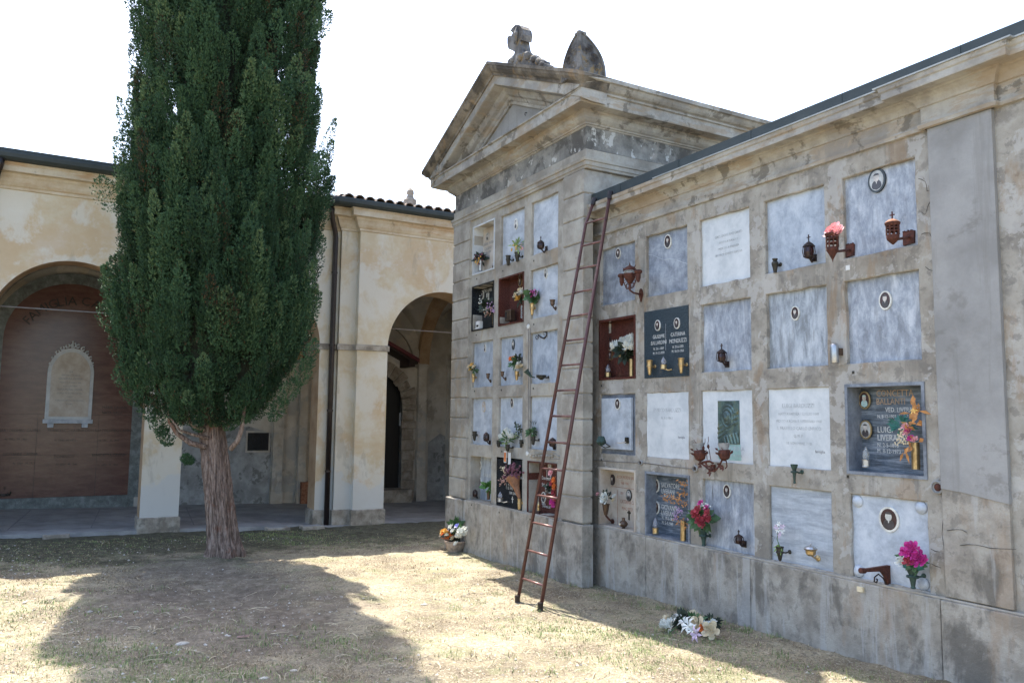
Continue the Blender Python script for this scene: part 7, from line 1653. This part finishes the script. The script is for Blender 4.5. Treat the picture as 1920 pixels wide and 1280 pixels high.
# pots inside the gallery
def fpot(px, py, y_, r0, h, mat, label, leafmat, n, square=False):
    q = np.array(oz(px, py, zf(y_))); t = thing('flower_pot', tuple(q), label, 'flower pot', 'pots along the gallery wall')
    if square: MB().prism([(q[1] - r0 * 0.8, q[2]), (q[1] + r0 * 0.8, q[2]), (q[1] + r0, q[2] + h), (q[1] - r0, q[2] + h)], q[0] - 0.1, q[0] + 0.1, 'yz').build('pot', mat, t)
    else: MB().lathe(q, [(r0 * 0.72, 0), (r0 * 0.94, h * 0.82), (r0 * 1.08, h * 0.84), (r0 * 1.08, h), (r0 * 0.9, h), (r0 * 0.88, h * 0.9), (0, h * 0.88)], 18).build('pot', mat, t)
    foliage(q + (0, 0, h + 0.04), r0 * 1.3, n, leafmat, t, int(px), stem=False)
fpot(213, 946, 1.2, 0.185, 0.27, 'terracotta', 'terracotta pot of dry soil by the right end of the red marble wall', 'petal_dried', 14)
fpot(98, 949, 0.2, 0.16, 0.12, 'petal_cream', 'cream trough with a dark drooping plant by the red marble wall', 'leaf_dark', 60, True)
fpot(8, 952, -0.8, 0.20, 0.32, 'drain_brown', 'brown pot with a dark leafy plant at the left edge of the gallery', 'leaf_dark', 110)
# low stone covers in the grass along the arcade
for px, py, w_, d_, lab in ((520, 984, 0.42, 0.3, 'left of two low square stone covers in the grass by the arcade'), (585, 982, 0.42, 0.3, 'right of two low square stone covers, nearest the drainpipe'), (105, 1005, 0.40, 0.14, 'single narrow stone slab in the grass before the left arch')):
    q = oz(px, py + 2, -0.10); z = float(gh(q[0], q[1])); t = thing('stone_cover', (q[0], q[1], z), lab, 'stone cover', 'low stone covers along the arcade')
    MB().box(q[0] - d_ / 2, q[0] + d_ / 2, q[1] - w_ / 2, q[1] + w_ / 2, z - 0.05, z + 0.055).build('slab', 'cloister_base', t, bevel=0.01)
    MB().box(q[0] - d_ / 2 + 0.05, q[0] + d_ / 2 - 0.05, q[1] - w_ / 2 + 0.06, q[1] + w_ / 2 - 0.06, z + 0.055, z + 0.062).build('lid', 'grey_patch_cement', t)
# chips of wood and stones on the bare earth
for px, py, L, w_, m, nm, lab in ((456, 1194, 0.10, 0.03, 'petal_dried_pink', 'wood_chip', 'broken chip of pale wood on the bare earth in the tree shade'), (342, 1204, 0.12, 0.05, 'pebble_stone', 'stone', 'flat pale stone half sunk in the earth'), (550, 1258, 0.07, 0.05, 'pebble_stone', 'stone', 'rounded pale stone near the bottom of the tree shade'), (495, 1275, 0.08, 0.05, 'pebble_stone', 'stone', 'oval pale stone at the bottom edge of the tree shade'), (256, 1136, 0.06, 0.04, 'pebble_stone', 'stone', 'small white stone in the tree shade left of the trunk')):
    if 'pebble_stone' not in MATS: plain('pebble_stone', (0.40, 0.37, 0.32), 0.9, 0.25, 40)
    q = oz(px, py, 0.0); z = float(gh(q[0], q[1])); mb = MB()
    if nm == 'stone': mb.sphere((q[0], q[1], z), L / 2, 12, (0.7, 1.0, 0.35))
    else: mb.obox((q[0], q[1], z + 0.02), (0.02, 0.045, 0.004), (0.015, -0.006, 0.004), (0.0, 0.002, 0.008))
    tag(mb.build(nm, m, None, smooth=nm == 'stone'), lab, nm.replace('_', ' '))
